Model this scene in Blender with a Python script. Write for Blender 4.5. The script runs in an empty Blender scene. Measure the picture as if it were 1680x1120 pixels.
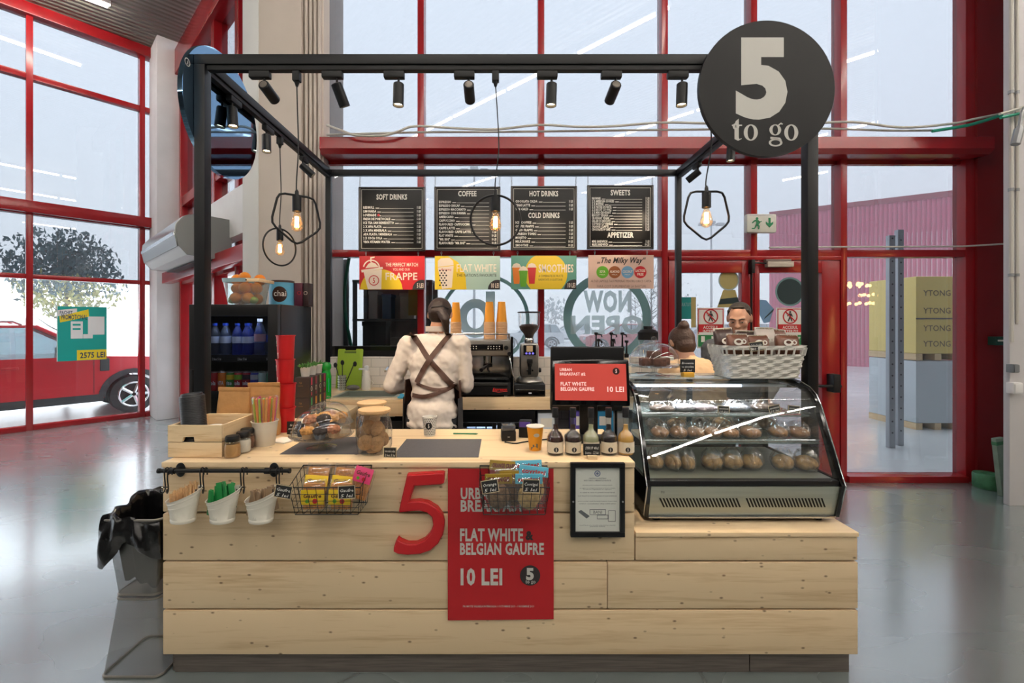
import bpy, bmesh, math, random
from mathutils import Vector, Matrix, Euler
from mathutils.geometry import tessellate_polygon
from mathutils.bvhtree import BVHTree
SC = bpy.context.scene
COL = SC.collection
R = math.radians
PI = math.pi
rnd = random.Random(7)
# ------------------------------------------------------------------ camera
FPX, PX, PY, EYE = 747.0, 822.0, 531.0, 1.5      # focal length, principal point (pixels of a 1680x1120 frame), eye height
cd = bpy.data.cameras.new('camera')
cd.sensor_width = 36.0
cd.lens = FPX * 36.0 / 1680.0
cd.shift_x = (840.0 - PX) / 1680.0
cd.shift_y = -(560.0 - PY) / 1680.0
cd.clip_end = 400
cam = bpy.data.objects.new('camera', cd)
cam.location = (0, 0, EYE)
cam.rotation_euler = (R(90), 0, 0)
COL.objects.link(cam)
SC.camera = cam
# ------------------------------------------------------------------ sky, exposure
wd = bpy.data.worlds.new('foggy_sky')
SC.world = wd
wd.use_nodes = True
wn = wd.node_tree.nodes
wl = wd.node_tree.links
wn.clear()
w_out = wn.new('ShaderNodeOutputWorld')
w_bg = wn.new('ShaderNodeBackground')
w_tc = wn.new('ShaderNodeTexCoord')
w_sep = wn.new('ShaderNodeSeparateXYZ')
w_rmp = wn.new('ShaderNodeValToRGB')
wl.new(w_tc.outputs['Generated'], w_sep.inputs[0])
wl.new(w_sep.outputs['Z'], w_rmp.inputs[0])
w_rmp.color_ramp.elements[0].position = 0.0
w_rmp.color_ramp.elements[0].color = (0.86, 0.90, 0.93, 1)      # white fog near the ground
w_rmp.color_ramp.elements[1].position = 0.30
w_rmp.color_ramp.elements[1].color = (0.79, 0.87, 0.97, 1)       # pale blue overcast higher up
wl.new(w_rmp.outputs[0], w_bg.inputs['Color'])
w_bg.inputs['Strength'].default_value = 4.3
wl.new(w_bg.outputs[0], w_out.inputs['Surface'])
SC.view_settings.view_transform = 'Standard'
SC.view_settings.look = 'None'
SC.view_settings.exposure = 0.0
SC.view_settings.gamma = 1.0
SC.view_settings.use_curve_mapping = False
SC.cycles.max_bounces = 8
SC.cycles.transparent_max_bounces = 24
SC.cycles.glossy_bounces = 4
SC.cycles.diffuse_bounces = 4
SC.cycles.volume_bounces = 3
SC.cycles.caustics_reflective = False
SC.cycles.caustics_refractive = False
SC.cycles.sample_clamp_indirect = 6.0
# ------------------------------------------------------------------ helpers
def at(px, py, d):
 """the point at depth d behind a spot of the photograph"""
 return Vector(((px - PX) * d / FPX, d, EYE - (py - PY) * d / FPX))
def lin(c):
 o = []
 for v in c:
  v = v / 255.0
  o.append(v / 12.92 if v <= 0.04045 else ((v + 0.055) / 1.055) ** 2.4)
 return tuple(o)
MATS = {}
def M(name, rgb=None, rough=0.5, metal=0.0, emit=0.0, bump=0.0, bscale=40.0, vary=0.0, vscale=8.0, stretch=None, coat=0.0, spec=None, alpha=None, sss=0.0):
 """a Principled material, its colour (0-255) broken up by noise"""
 if name in MATS:
  return MATS[name]
 m = bpy.data.materials.new(name)
 MATS[name] = m
 m.use_nodes = True
 nt = m.node_tree
 b = nt.nodes['Principled BSDF']
 c = lin(rgb)
 b.inputs['Base Color'].default_value = (*c, 1)
 b.inputs['Roughness'].default_value = rough
 b.inputs['Metallic'].default_value = metal
 b.inputs['Coat Weight'].default_value = coat
 b.inputs['Coat Roughness'].default_value = 0.04
 if spec is not None:
  b.inputs['Specular IOR Level'].default_value = spec
 if emit:
  b.inputs['Emission Color'].default_value = (*c, 1)
  b.inputs['Emission Strength'].default_value = emit
 if alpha is not None:
  b.inputs['Alpha'].default_value = alpha
 if sss:
  b.inputs['Subsurface Weight'].default_value = sss
  b.inputs['Subsurface Radius'].default_value = (0.01, 0.004, 0.002)
 if vary or bump:
  tc = nt.nodes.new('ShaderNodeTexCoord')
  mp = nt.nodes.new('ShaderNodeMapping')
  nt.links.new(tc.outputs['Object'], mp.inputs[0])
  if stretch:
   mp.inputs['Scale'].default_value = stretch
  if vary:
   n = nt.nodes.new('ShaderNodeTexNoise')
   n.inputs['Scale'].default_value = vscale
   n.inputs['Detail'].default_value = 4
   nt.links.new(mp.outputs[0], n.inputs['Vector'])
   mr = nt.nodes.new('ShaderNodeMapRange')
   mr.inputs[1].default_value = 0.3
   mr.inputs[2].default_value = 0.7
   mr.inputs[3].default_value = 1 - vary
   mr.inputs[4].default_value = 1 + vary
   nt.links.new(n.outputs[0], mr.inputs[0])
   mx = nt.nodes.new('ShaderNodeMix')
   mx.data_type = 'RGBA'
   mx.blend_type = 'MULTIPLY'
   mx.inputs[0].default_value = 1
   mx.inputs[6].default_value = (*c, 1)
   nt.links.new(mr.outputs[0], mx.inputs[7])
   nt.links.new(mx.outputs[2], b.inputs['Base Color'])
  if bump:
   n2 = nt.nodes.new('ShaderNodeTexNoise')
   n2.inputs['Scale'].default_value = bscale
   n2.inputs['Detail'].default_value = 3
   nt.links.new(mp.outputs[0], n2.inputs['Vector'])
   bp = nt.nodes.new('ShaderNodeBump')
   bp.inputs['Strength'].default_value = bump
   bp.inputs['Distance'].default_value = 0.01
   nt.links.new(n2.outputs[0], bp.inputs['Height'])
   nt.links.new(bp.outputs[0], b.inputs['Normal'])
 return m
def glass(name, tint=(255, 255, 255), base=0.04, rough=0.0, body=0.0, gain=1.0):
 """clear sheet or shell: see-through, with a reflection that grows towards grazing angles; body > 0 adds a film colour"""
 if name in MATS:
  return MATS[name]
 m = bpy.data.materials.new(name)
 MATS[name] = m
 m.use_nodes = True
 nt = m.node_tree
 N, L = nt.nodes, nt.links
 N.clear()
 out = N.new('ShaderNodeOutputMaterial')
 tr = N.new('ShaderNodeBsdfTransparent')
 tr.inputs[0].default_value = (*lin(tint), 1)
 gl = N.new('ShaderNodeBsdfGlossy')
 gl.inputs['Roughness'].default_value = rough
 lw = N.new('ShaderNodeLayerWeight')
 lw.inputs[0].default_value = 0.5
 pw = N.new('ShaderNodeMath'); pw.operation = 'POWER'; pw.inputs[1].default_value = 4.0
 L.new(lw.outputs['Facing'], pw.inputs[0])
 mu = N.new('ShaderNodeMath'); mu.operation = 'MULTIPLY_ADD'
 mu.inputs[1].default_value = (1 - base) * gain
 mu.inputs[2].default_value = base
 mu.use_clamp = True
 L.new(pw.outputs[0], mu.inputs[0])
 mix = N.new('ShaderNodeMixShader')
 L.new(mu.outputs[0], mix.inputs[0])
 L.new(tr.outputs[0], mix.inputs[1])
 L.new(gl.outputs[0], mix.inputs[2])
 res = mix
 if body:
  df = N.new('ShaderNodeBsdfDiffuse')
  df.inputs[0].default_value = (*lin(tint), 1)
  m2 = N.new('ShaderNodeMixShader')
  m2.inputs[0].default_value = body
  L.new(mix.outputs[0], m2.inputs[1])
  L.new(df.outputs[0], m2.inputs[2])
  res = m2
 L.new(res.outputs[0], out.inputs[0])
 return m
def pine(name, dark=(176, 133, 84), light=(226, 193, 147), scale=1.0, rough=0.5, axis=0, knots=True):
 """pine boards: long grain along one axis, growth bands and a few dark knots"""
 if name in MATS:
  return MATS[name]
 m = bpy.data.materials.new(name)
 MATS[name] = m
 m.use_nodes = True
 nt = m.node_tree
 N, L = nt.nodes, nt.links
 b = N['Principled BSDF']
 b.inputs['Roughness'].default_value = rough
 tc = N.new('ShaderNodeTexCoord')
 oi = N.new('ShaderNodeObjectInfo')
 ad = N.new('ShaderNodeVectorMath'); ad.operation = 'MULTIPLY_ADD'
 ad.inputs[1].default_value = (1, 1, 1)
 rr = N.new('ShaderNodeMath'); rr.operation = 'MULTIPLY'; rr.inputs[1].default_value = 37.0
 L.new(oi.outputs['Random'], rr.inputs[0])
 L.new(tc.outputs['Object'], ad.inputs[0])
 L.new(rr.outputs[0], ad.inputs[2])
 mp = N.new('ShaderNodeMapping')
 s = [16 * scale, 16 * scale, 16 * scale]
 s[axis] = 0.9 * scale
 mp.inputs['Scale'].default_value = s
 L.new(ad.outputs[0], mp.inputs[0])
 n1 = N.new('ShaderNodeTexNoise')
 n1.inputs['Scale'].default_value = 1.4
 n1.inputs['Detail'].default_value = 5
 n1.inputs['Distortion'].default_value = 0.8
 L.new(mp.outputs[0], n1.inputs['Vector'])
 n2 = N.new('ShaderNodeTexNoise')
 n2.inputs['Scale'].default_value = 9
 n2.inputs['Detail'].default_value = 3
 L.new(mp.outputs[0], n2.inputs['Vector'])
 av = N.new('ShaderNodeMath'); av.operation = 'MULTIPLY_ADD'; av.inputs[1].default_value = 0.35
 L.new(n2.outputs[0], av.inputs[0])
 L.new(n1.outputs[0], av.inputs[2])
 rp = N.new('ShaderNodeValToRGB')
 e = rp.color_ramp.elements
 e[0].position = 0.42; e[0].color = (*lin(dark), 1)
 e[1].position = 0.66; e[1].color = (*lin(light), 1)
 L.new(av.outputs[0], rp.inputs[0])
 res = rp.outputs[0]
 if knots:
  mk = N.new('ShaderNodeMapping')
  sk = [9 * scale, 9 * scale, 11 * scale]
  sk[axis] = 6 * scale
  mk.inputs['Scale'].default_value = sk
  L.new(ad.outputs[0], mk.inputs[0])
  vo = N.new('ShaderNodeTexVoronoi')
  vo.inputs['Scale'].default_value = 3.0
  L.new(mk.outputs[0], vo.inputs['Vector'])
  kr = N.new('ShaderNodeMapRange')
  kr.inputs[1].default_value = 0.07
  kr.inputs[2].default_value = 0.19
  kr.inputs[3].default_value = 0.8
  kr.inputs[4].default_value = 0.0
  L.new(vo.outputs['Distance'], kr.inputs[0])
  gt = N.new('ShaderNodeMath'); gt.operation = 'GREATER_THAN'; gt.inputs[1].default_value = 0.68
  sp = N.new('ShaderNodeSeparateColor')
  L.new(vo.outputs['Color'], sp.inputs[0])
  L.new(sp.outputs[0], gt.inputs[0])
  ml = N.new('ShaderNodeMath'); ml.operation = 'MULTIPLY'
  L.new(kr.outputs[0], ml.inputs[0])
  L.new(gt.outputs[0], ml.inputs[1])
  mx = N.new('ShaderNodeMix'); mx.data_type = 'RGBA'
  L.new(ml.outputs[0], mx.inputs[0])
  L.new(rp.outputs[0], mx.inputs[6])
  mx.inputs[7].default_value = (*lin((92, 58, 34)), 1)
  res = mx.outputs[2]
 L.new(res, b.inputs['Base Color'])
 bp = N.new('ShaderNodeBump')
 bp.inputs['Strength'].default_value = 0.12
 bp.inputs['Distance'].default_value = 0.004
 L.new(av.outputs[0], bp.inputs['Height'])
 L.new(bp.outputs[0], b.inputs['Normal'])
 return m
TXT = {}
def glyphs(s, off=0.0, shear=0.0, res=3):
 """triangles and box of a line of text in the built-in font, cap height 1"""
 k = (s, off, shear, res)
 if k in TXT:
  return TXT[k]
 cu = bpy.data.curves.new('t', 'FONT')
 cu.body = s
 cu.offset = off
 cu.shear = shear
 cu.resolution_u = res
 cu.space_character = 1.0 + 2.2 * off
 cu.fill_mode = 'FRONT'
 ob = bpy.data.objects.new('t', cu)
 COL.objects.link(ob)
 dg = bpy.context.evaluated_depsgraph_get()
 ev = ob.evaluated_get(dg)
 me = bpy.data.meshes.new_from_object(ev)
 vs = [v.co.copy() for v in me.vertices]
 fs = [tuple(p.vertices) for p in me.polygons]
 bpy.data.objects.remove(ob)
 bpy.data.curves.remove(cu)
 bpy.data.meshes.remove(me)
 cap = 0.72
 vs = [Vector((v.x / cap, v.y / cap, 0)) for v in vs]
 x0 = min((v.x for v in vs), default=0)
 x1 = max((v.x for v in vs), default=1)
 TXT[k] = (vs, fs, x0, x1)
 return TXT[k]
class MB:
 """collects shapes for ONE mesh"""
 def __init__(s):
  s.v = []; s.f = []; s.m = []; s.k = 0
 def add(s, vs, fs):
  o = len(s.v)
  s.v += [Vector(v) for v in vs]
  s.f += [tuple(i + o for i in f) for f in fs]
  s.m += [s.k] * len(fs)
  return s
 def mat(s, k):
  s.k = k
  return s
 def quad(s, a, b, c, d):
  return s.add([a, b, c, d], [(0, 1, 2, 3)])
 def box(s, lo, hi, b=0.0, mtx=None):
  lo = Vector(lo); hi = Vector(hi)
  if b <= 0:
   vs = [Vector((x, y, z)) for x in (lo.x, hi.x) for y in (lo.y, hi.y) for z in (lo.z, hi.z)]
   fs = [(0, 1, 3, 2), (4, 6, 7, 5), (0, 4, 5, 1), (2, 3, 7, 6), (0, 2, 6, 4), (1, 5, 7, 3)]
  else:
   bm = bmesh.new()
   bmesh.ops.create_cube(bm, size=1)
   for v in bm.verts:
    v.co = Vector([lo[i] if v.co[i] < 0 else hi[i] for i in range(3)])
   b = min(b, 0.45 * min(hi[i] - lo[i] for i in range(3)))
   bmesh.ops.bevel(bm, geom=bm.edges[:], offset=b, segments=2, profile=0.6, affect='EDGES')
   bm.verts.index_update()
   vs = [v.co.copy() for v in bm.verts]
   fs = [tuple(v.index for v in f.verts) for f in bm.faces]
   bm.free()
  if mtx is not None:
   vs = [mtx @ v for v in vs]
  return s.add(vs, fs)
 def obox(s, c, size, rot=(0, 0, 0), b=0.0):
  h = Vector(size) / 2
  return s.box(-h, h, b, Matrix.Translation(Vector(c)) @ Euler(rot).to_matrix().to_4x4())
 def tube(s, pts, r, n=10, closed=False, caps=True):
  pts = [Vector(p) for p in pts]
  N = len(pts)
  rs = r if isinstance(r, (list, tuple)) else [r] * N
  tans = []
  for i in range(N):
   if closed:
    t = pts[(i + 1) % N] - pts[i - 1]
   else:
    t = pts[min(i + 1, N - 1)] - pts[max(i - 1, 0)]
   tans.append(t.normalized() if t.length > 1e-9 else Vector((0, 0, 1)))
  ref = Vector((0, 0, 1)) if abs(tans[0].z) < 0.9 else Vector((1, 0, 0))
  nr = tans[0].cross(ref).normalized()
  vs = []; fs = []
  for i in range(N):
   nr = (nr - tans[i] * nr.dot(tans[i]))
   nr = nr.normalized() if nr.length > 1e-6 else tans[i].orthogonal().normalized()
   bi = tans[i].cross(nr)
   for j in range(n):
    a = 2 * PI * j / n
    vs.append(pts[i] + (nr * math.cos(a) + bi * math.sin(a)) * rs[i])
  for i in range(N if closed else N - 1):
   p, q = i * n, ((i + 1) % N) * n
   for j in range(n):
    k = (j + 1) % n
    fs.append((p + j, p + k, q + k, q + j))
  if caps and not closed:
   fs.append(tuple(range(n))[::-1])
   fs.append(tuple(range((N - 1) * n, N * n)))
  return s.add(vs, fs)
 def lathe(s, prof, c=(0, 0, 0), n=20, mtx=None, sx=1.0, sy=1.0, cap=True):
  """profile [(radius, z)] turned round z"""
  vs = []; fs = []
  for r, z in prof:
   for j in range(n):
    a = 2 * PI * j / n
    vs.append(Vector((r * math.cos(a) * sx, r * math.sin(a) * sy, z)))
  for i in range(len(prof) - 1):
   for j in range(n):
    k = (j + 1) % n
    fs.append((i * n + j, i * n + k, (i + 1) * n + k, (i + 1) * n + j))
  if cap:
   if prof[0][0] > 1e-5: fs.append(tuple(range(n))[::-1])
   if prof[-1][0] > 1e-5: fs.append(tuple(range((len(prof) - 1) * n, len(prof) * n)))
  if mtx is not None:
   vs = [mtx @ v for v in vs]
  c = Vector(c)
  return s.add([v + c for v in vs], fs)
 def ball(s, c, rad, n=12, m=8, mtx=None, jit=0.0, seed=0):
  if not isinstance(rad, (tuple, list)): rad = (rad,) * 3
  rg = random.Random(seed)
  vs = [Vector((0, 0, -1))]
  for i in range(1, m):
   t = -PI / 2 + PI * i / m
   for j in range(n):
    a = 2 * PI * j / n
    vs.append(Vector((math.cos(t) * math.cos(a), math.cos(t) * math.sin(a), math.sin(t))))
  vs.append(Vector((0, 0, 1)))
  if jit:
   vs = [v * (1 + rg.uniform(-jit, jit)) for v in vs]
  vs = [Vector((v.x * rad[0], v.y * rad[1], v.z * rad[2])) for v in vs]
  fs = [(0, 1 + (j + 1) % n, 1 + j) for j in range(n)]
  for i in range(m - 2):
   for j in range(n):
    k = (j + 1) % n
    fs.append((1 + i * n + j, 1 + i * n + k, 1 + (i + 1) * n + k, 1 + (i + 1) * n + j))
  o = 1 + (m - 2) * n
  fs += [(o + j, o + (j + 1) % n, len(vs) - 1) for j in range(n)]
  if mtx is not None:
   vs = [mtx @ v for v in vs]
  c = Vector(c)
  return s.add([v + c for v in vs], fs)
 def prism(s, poly, d0, d1, mtx=None, plane='xz'):
  """a 2-D outline (x, z) given thickness from y = d0 to d1 (plane 'yz': extruded along x; 'xy': along z)"""
  n = len(poly)
  def pt(p, d):
   if plane == 'xz': return Vector((p[0], d, p[1]))
   if plane == 'yz': return Vector((d, p[0], p[1]))
   return Vector((p[0], p[1], d))
  vs = [pt(p, d0) for p in poly] + [pt(p, d1) for p in poly]
  tri = tessellate_polygon([[Vector((p[0], p[1], 0)) for p in poly]])
  area = sum(poly[i][0] * poly[(i + 1) % n][1] - poly[(i + 1) % n][0] * poly[i][1] for i in range(n))
  fs = [tuple(t) for t in tri] + [tuple(i + n for i in t) for t in tri]
  fs += [(i, (i + 1) % n, (i + 1) % n + n, i + n) for i in range(n)]
  if mtx is not None:
   vs = [mtx @ v for v in vs]
  return s.add(vs, fs)
 def grid(s, fn, nu, nv, closed_u=False):
  vs = [fn(i / (nu if closed_u else nu - 1), j / (nv - 1)) for j in range(nv) for i in range(nu)]
  fs = []
  for j in range(nv - 1):
   for i in range(nu if closed_u else nu - 1):
    k = (i + 1) % nu
    fs.append((j * nu + i, j * nu + k, (j + 1) * nu + k, (j + 1) * nu + i))
  return s.add(vs, fs)
 def ring(s, c, ro, ri, y0, y1, n=36, a0=0.0, a1=2 * PI):
  """a flat ring or arc in the x-z plane; ro / ri may be (rx, rz)"""
  if not isinstance(ro, (tuple, list)): ro = (ro, ro)
  if not isinstance(ri, (tuple, list)): ri = (ri, ri)
  full = abs(a1 - a0 - 2 * PI) < 1e-4
  k = n if full else n + 1
  vs = []
  for y in (y0, y1):
   for rr in (ro, ri):
    for j in range(k):
     a = a0 + (a1 - a0) * j / n
     vs.append(Vector((c[0] + rr[0] * math.cos(a), y, c[1] + rr[1] * math.sin(a))))
  fs = []
  for j in range(n):
   q = (j + 1) % k
   fs.append((j, q, k + q, k + j))
   fs.append((2 * k + j, 3 * k + j, 3 * k + q, 2 * k + q))
   fs.append((j, 2 * k + j, 2 * k + q, q))
   fs.append((k + j, k + q, 3 * k + q, 3 * k + j))
  return s.add(vs, fs)
 def disc(s, c, r, y0, y1, n=36):
  if not isinstance(r, (tuple, list)): r = (r, r)
  return s.prism([(c[0] + r[0] * math.cos(2 * PI * j / n), c[1] + r[1] * math.sin(2 * PI * j / n)) for j in range(n)], y0, y1)
 def text(s, t, x, z, h, w=None, y=0.0, align='L', off=0.0, xs=0.62, mtx=None, flip=False, shear=0.0, res=2):
  """text facing -y, baseline at z, cap height h; w: forced width, else letter width scale xs"""
  vs, fs, x0, x1 = glyphs(t, off, shear, res)
  if not vs: return s
  k = (w / (x1 - x0)) if w else h * xs
  ww = k * (x1 - x0)
  ox = x if align == 'L' else (x - ww / 2 if align == 'C' else x - ww)
  out = []
  for v in vs:
   u = (v.x - x0) * k
   out.append(Vector((ox + (ww - u if flip else u), y, z + v.y * h)))
  if mtx is not None:
   out = [mtx @ v for v in out]
  return s.add(out, fs)
 def move(s, mtx):
  s.v = [mtx @ v for v in s.v]
  return s
 def mesh(s, name, mats, smooth=38):
  me = bpy.data.meshes.new(name)
  me.from_pydata([tuple(v) for v in s.v], [], s.f)
  if not isinstance(mats, (list, tuple)): mats = [mats]
  for m in mats: me.materials.append(m)
  if any(s.m):
   me.polygons.foreach_set('material_index', s.m)
  bm = bmesh.new()
  bm.from_mesh(me)
  bmesh.ops.recalc_face_normals(bm, faces=bm.faces[:])
  bm.to_mesh(me)
  bm.free()
  if smooth:
   me.polygons.foreach_set('use_smooth', [True] * len(me.polygons))
   me.set_sharp_from_angle(angle=R(smooth))
  me.update()
  return me
WLOC = {}
def props(o, label=None, cat=None, group=None, kind=None):
 if label: o['label'] = label
 if cat: o['category'] = cat
 if group: o['group'] = group
 if kind: o['kind'] = kind
 return o
def thing(name, label, cat, loc=(0, 0, 0), rot=(0, 0, 0), group=None, kind=None):
 o = bpy.data.objects.new(name, None)
 o.empty_display_size = 0.05
 o.location = loc
 o.rotation_euler = rot if isinstance(rot, (tuple, list)) else (0, 0, rot)
 COL.objects.link(o)
 WLOC[o.name] = Vector(loc)
 return props(o, label, cat, group, kind)
def part(name, mb, mats, parent, world=False, label=None, kind=None, smooth=38, loc=(0, 0, 0), rot=(0, 0, 0)):
 """one mesh object under its thing; world=True: the shape was given in world coordinates"""
 if world:
  off = Vector((0, 0, 0))
  p = parent
  while p is not None:
   off += Vector(p.location)
   p = p.parent
  mb.v = [v - off for v in mb.v]
 o = bpy.data.objects.new(name, mb.mesh(name, mats, smooth))
 COL.objects.link(o)
 o.parent = parent
 o.location = loc
 o.rotation_euler = rot
 return props(o, label, None, None, kind)
def single(name, mb, mats, label, cat, loc=(0, 0, 0), rot=(0, 0, 0), group=None, kind=None, world=False, smooth=38):
 """a thing that is one mesh"""
 if world:
  mb.v = [v - Vector(loc) for v in mb.v]
 o = bpy.data.objects.new(name, mb.mesh(name, mats, smooth))
 o.location = loc
 o.rotation_euler = rot if isinstance(rot, (tuple, list)) else (0, 0, rot)
 COL.objects.link(o)
 return props(o, label, cat, group, kind)
def struct(name, mb, mats, parent=None, smooth=38):
 o = bpy.data.objects.new(name, mb.mesh(name, mats, smooth))
 COL.objects.link(o)
 o.parent = parent
 if parent is None: o['kind'] = 'structure'
 return o
def dup(root, loc, rot=None, label=None, group=None):
 """a copy of a thing with copies of its parts and sub-parts"""
 r = root.copy()
 COL.objects.link(r)
 r.location = loc
 if rot is not None:
  r.rotation_euler = rot if isinstance(rot, (tuple, list)) else (0, 0, rot)
 if label: r['label'] = label
 if group: r['group'] = group
 for ch in list(root.children):
  c = ch.copy(); COL.objects.link(c); c.parent = r
  for g in list(ch.children):
   d = g.copy(); COL.objects.link(d); d.parent = c
 return r
def arc(c, r, a0, a1, n, plane='xz', y=0.0):
 out = []
 for i in range(n + 1):
  a = a0 + (a1 - a0) * i / n
  u, v = c[0] + r * math.cos(a), c[1] + r * math.sin(a)
  out.append(Vector((u, y, v)) if plane == 'xz' else (Vector((y, u, v)) if plane == 'yz' else Vector((u, v, y))))
 return out
def smooth_path(pts, n=8, closed=False):
 """Catmull-Rom through points"""
 P = [Vector(p) for p in pts]
 out = []
 N = len(P)
 for i in range(N if closed else N - 1):
  p1, p2 = P[i], P[(i + 1) % N]
  p0 = P[i - 1] if (i > 0 or closed) else p1 * 2 - p2
  p3 = P[(i + 2) % N] if (i + 2 < N or closed) else p2 * 2 - p1
  for j in range(n):
   t = j / n
   out.append(0.5 * ((2 * p1) + (p2 - p0) * t + (2 * p0 - 5 * p1 + 4 * p2 - p3) * t * t + (3 * p1 - p0 - 3 * p2 + p3) * t ** 3))
 if not closed: out.append(P[-1])
 return out
# ------------------------------------------------------------------ materials of the hall
red = M('red_lacquer', (150, 24, 30), 0.22, vary=0.06, vscale=3)
red_panel = M('red_sheet_panel', (120, 20, 24), 0.4, vary=0.08, vscale=2)
pane_up = glass('film_tinted_glass', (137, 139, 142), 0.05, gain=1.0)
pane_mid = glass('film_tinted_glass_light', (147, 149, 151), 0.05)
pane_low = glass('clear_glass', (250, 252, 251), 0.05)
plaster = M('painted_concrete', (205, 202, 204), 0.7, vary=0.05, vscale=3, bump=0.05, bscale=25)
beige = M('beige_painted_concrete', (196, 184, 174), 0.7, vary=0.03, vscale=4)
white_paint = M('white_paint', (225, 224, 224), 0.55, vary=0.02)
black = M('black_steel', (17, 18, 21), 0.4, vary=0.05, spec=0.3)
black_soft = M('black_plastic', (16, 16, 18), 0.5, spec=0.35)
black_gloss = M('black_gloss', (8, 8, 10), 0.12)
chrome = M('polished_steel', (205, 207, 210), 0.18, metal=1.0)
steel = M('brushed_steel', (176, 182, 172), 0.42, metal=0.8, vary=0.06, vscale=3, stretch=(1, 30, 30))
grey_metal = M('grey_metal', (150, 152, 154), 0.45, metal=0.6)
rubber = M('rubber', (18, 18, 19), 0.75)
def floor_material():
 m = M('polished_concrete', (118, 126, 124), 0.16)
 nt = m.node_tree; N, L = nt.nodes, nt.links
 b = N['Principled BSDF']
 tc = N.new('ShaderNodeTexCoord')
 n1 = N.new('ShaderNodeTexNoise'); n1.inputs['Scale'].default_value = 0.5; n1.inputs['Detail'].default_value = 4
 n1.inputs['Roughness'].default_value = 0.5
 mp = N.new('ShaderNodeMapping'); mp.inputs['Scale'].default_value = (1.0, 2.2, 1)
 mp.inputs['Rotation'].default_value = (0, 0, R(20))
 L.new(tc.outputs['Object'], mp.inputs[0])
 L.new(mp.outputs[0], n1.inputs['Vector'])
 rp = N.new('ShaderNodeValToRGB')
 rp.color_ramp.elements[0].position = 0.3; rp.color_ramp.elements[0].color = (*lin((98, 108, 107)), 1)
 rp.color_ramp.elements[1].position = 0.72; rp.color_ramp.elements[1].color = (*lin((124, 134, 134)), 1)
 L.new(n1.outputs[0], rp.inputs[0])
 n2 = N.new('ShaderNodeTexNoise'); n2.inputs['Scale'].default_value = 1.6; n2.inputs['Detail'].default_value = 1
 L.new(mp.outputs[0], n2.inputs['Vector'])
 mr = N.new('ShaderNodeMapRange'); mr.inputs[3].default_value = 0.24; mr.inputs[4].default_value = 0.30
 L.new(n2.outputs[0], mr.inputs[0])
 L.new(mr.outputs[0], b.inputs['Roughness'])
 vo = N.new('ShaderNodeTexVoronoi'); vo.feature = 'DISTANCE_TO_EDGE'; vo.inputs['Scale'].default_value = 0.28
 wv = N.new('ShaderNodeMix'); wv.data_type = 'VECTOR'; wv.inputs[0].default_value = 0.04
 L.new(tc.outputs['Object'], wv.inputs[4]); L.new(n2.outputs['Color'], wv.inputs[5])
 L.new(wv.outputs[1], vo.inputs['Vector'])
 cr = N.new('ShaderNodeMapRange'); cr.inputs[1].default_value = 0.0; cr.inputs[2].default_value = 0.0035
 cr.inputs[3].default_value = 0.4; cr.inputs[4].default_value = 0.0
 L.new(vo.outputs['Distance'], cr.inputs[0])
 mx = N.new('ShaderNodeMix'); mx.data_type = 'RGBA'
 L.new(cr.outputs[0], mx.inputs[0]); L.new(rp.outputs[0], mx.inputs[6]); mx.inputs[7].default_value = (*lin((70, 76, 78)), 1)
 L.new(mx.outputs[2], b.inputs['Base Color'])
 b.inputs['IOR'].default_value = 2.1
 b.inputs['Coat Weight'].default_value = 1.0
 b.inputs['Coat IOR'].default_value = 2.3
 b.inputs['Coat Roughness'].default_value = 0.15
 return m
def corrugated(name, rgb, axis_rot, scale, strength=0.6, rough=0.5):
 m = M(name, rgb, rough)
 nt = m.node_tree; N, L = nt.nodes, nt.links
 tc = N.new('ShaderNodeTexCoord')
 mp = N.new('ShaderNodeMapping'); mp.inputs['Rotation'].default_value = (0, 0, axis_rot)
 wv = N.new('ShaderNodeTexWave'); wv.inputs['Scale'].default_value = scale
 L.new(tc.outputs['Object'], mp.inputs[0]); L.new(mp.outputs[0], wv.inputs['Vector'])
 bp = N.new('ShaderNodeBump'); bp.inputs['Strength'].default_value = strength; bp.inputs['Distance'].default_value = 0.03
 L.new(wv.outputs[0], bp.inputs['Height']); L.new(bp.outputs[0], N['Principled BSDF'].inputs['Normal'])
 return m
CEIL = 5.98
outline = [(16, -14), (16, 4.36), (-2.05, 4.36), (-2.05, 4.42), (-5.09, 7.33), (-5.75, 7.56), (-12.55, -0.5), (-12.55, -14)]
struct('floor', MB().prism(outline, -0.12, 0.0, plane='xy'), floor_material(), smooth=0)
struct('ceiling', MB().prism(outline, CEIL, CEIL + 0.15, plane='xy'), corrugated('profiled_ceiling_sheet', (122, 120, 112), R(45), 3.0), smooth=0)
store_grey = M('store_wall_paint', (120, 118, 116), 0.8, vary=0.15, vscale=0.8)
struct('wall_rear', MB().box((-12.6, -14.2, 0), (16, -14, CEIL)), store_grey)
struct('wall_side', MB().box((16, -14, 0), (16.2, 4.4, CEIL)), store_grey)
struct('wall_far_side', MB().box((-12.75, -14, 0), (-12.55, -0.5, CEIL)), store_grey)
struct('wall_back_solid', MB().box((4.80, 4.34, 0), (16, 4.5, CEIL)), store_grey)
struct('reflection_blocker', MB().box((3.6, -2.6, 0), (5.0, -0.9, 3.4), 0.02), store_grey)  # added block out of view, keeps chandelier reflections off the side glazing
struct('wall_back_panel', MB().box((4.50, 4.30, 0), (4.80, 4.42, CEIL), 0.004), red_panel)
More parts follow.
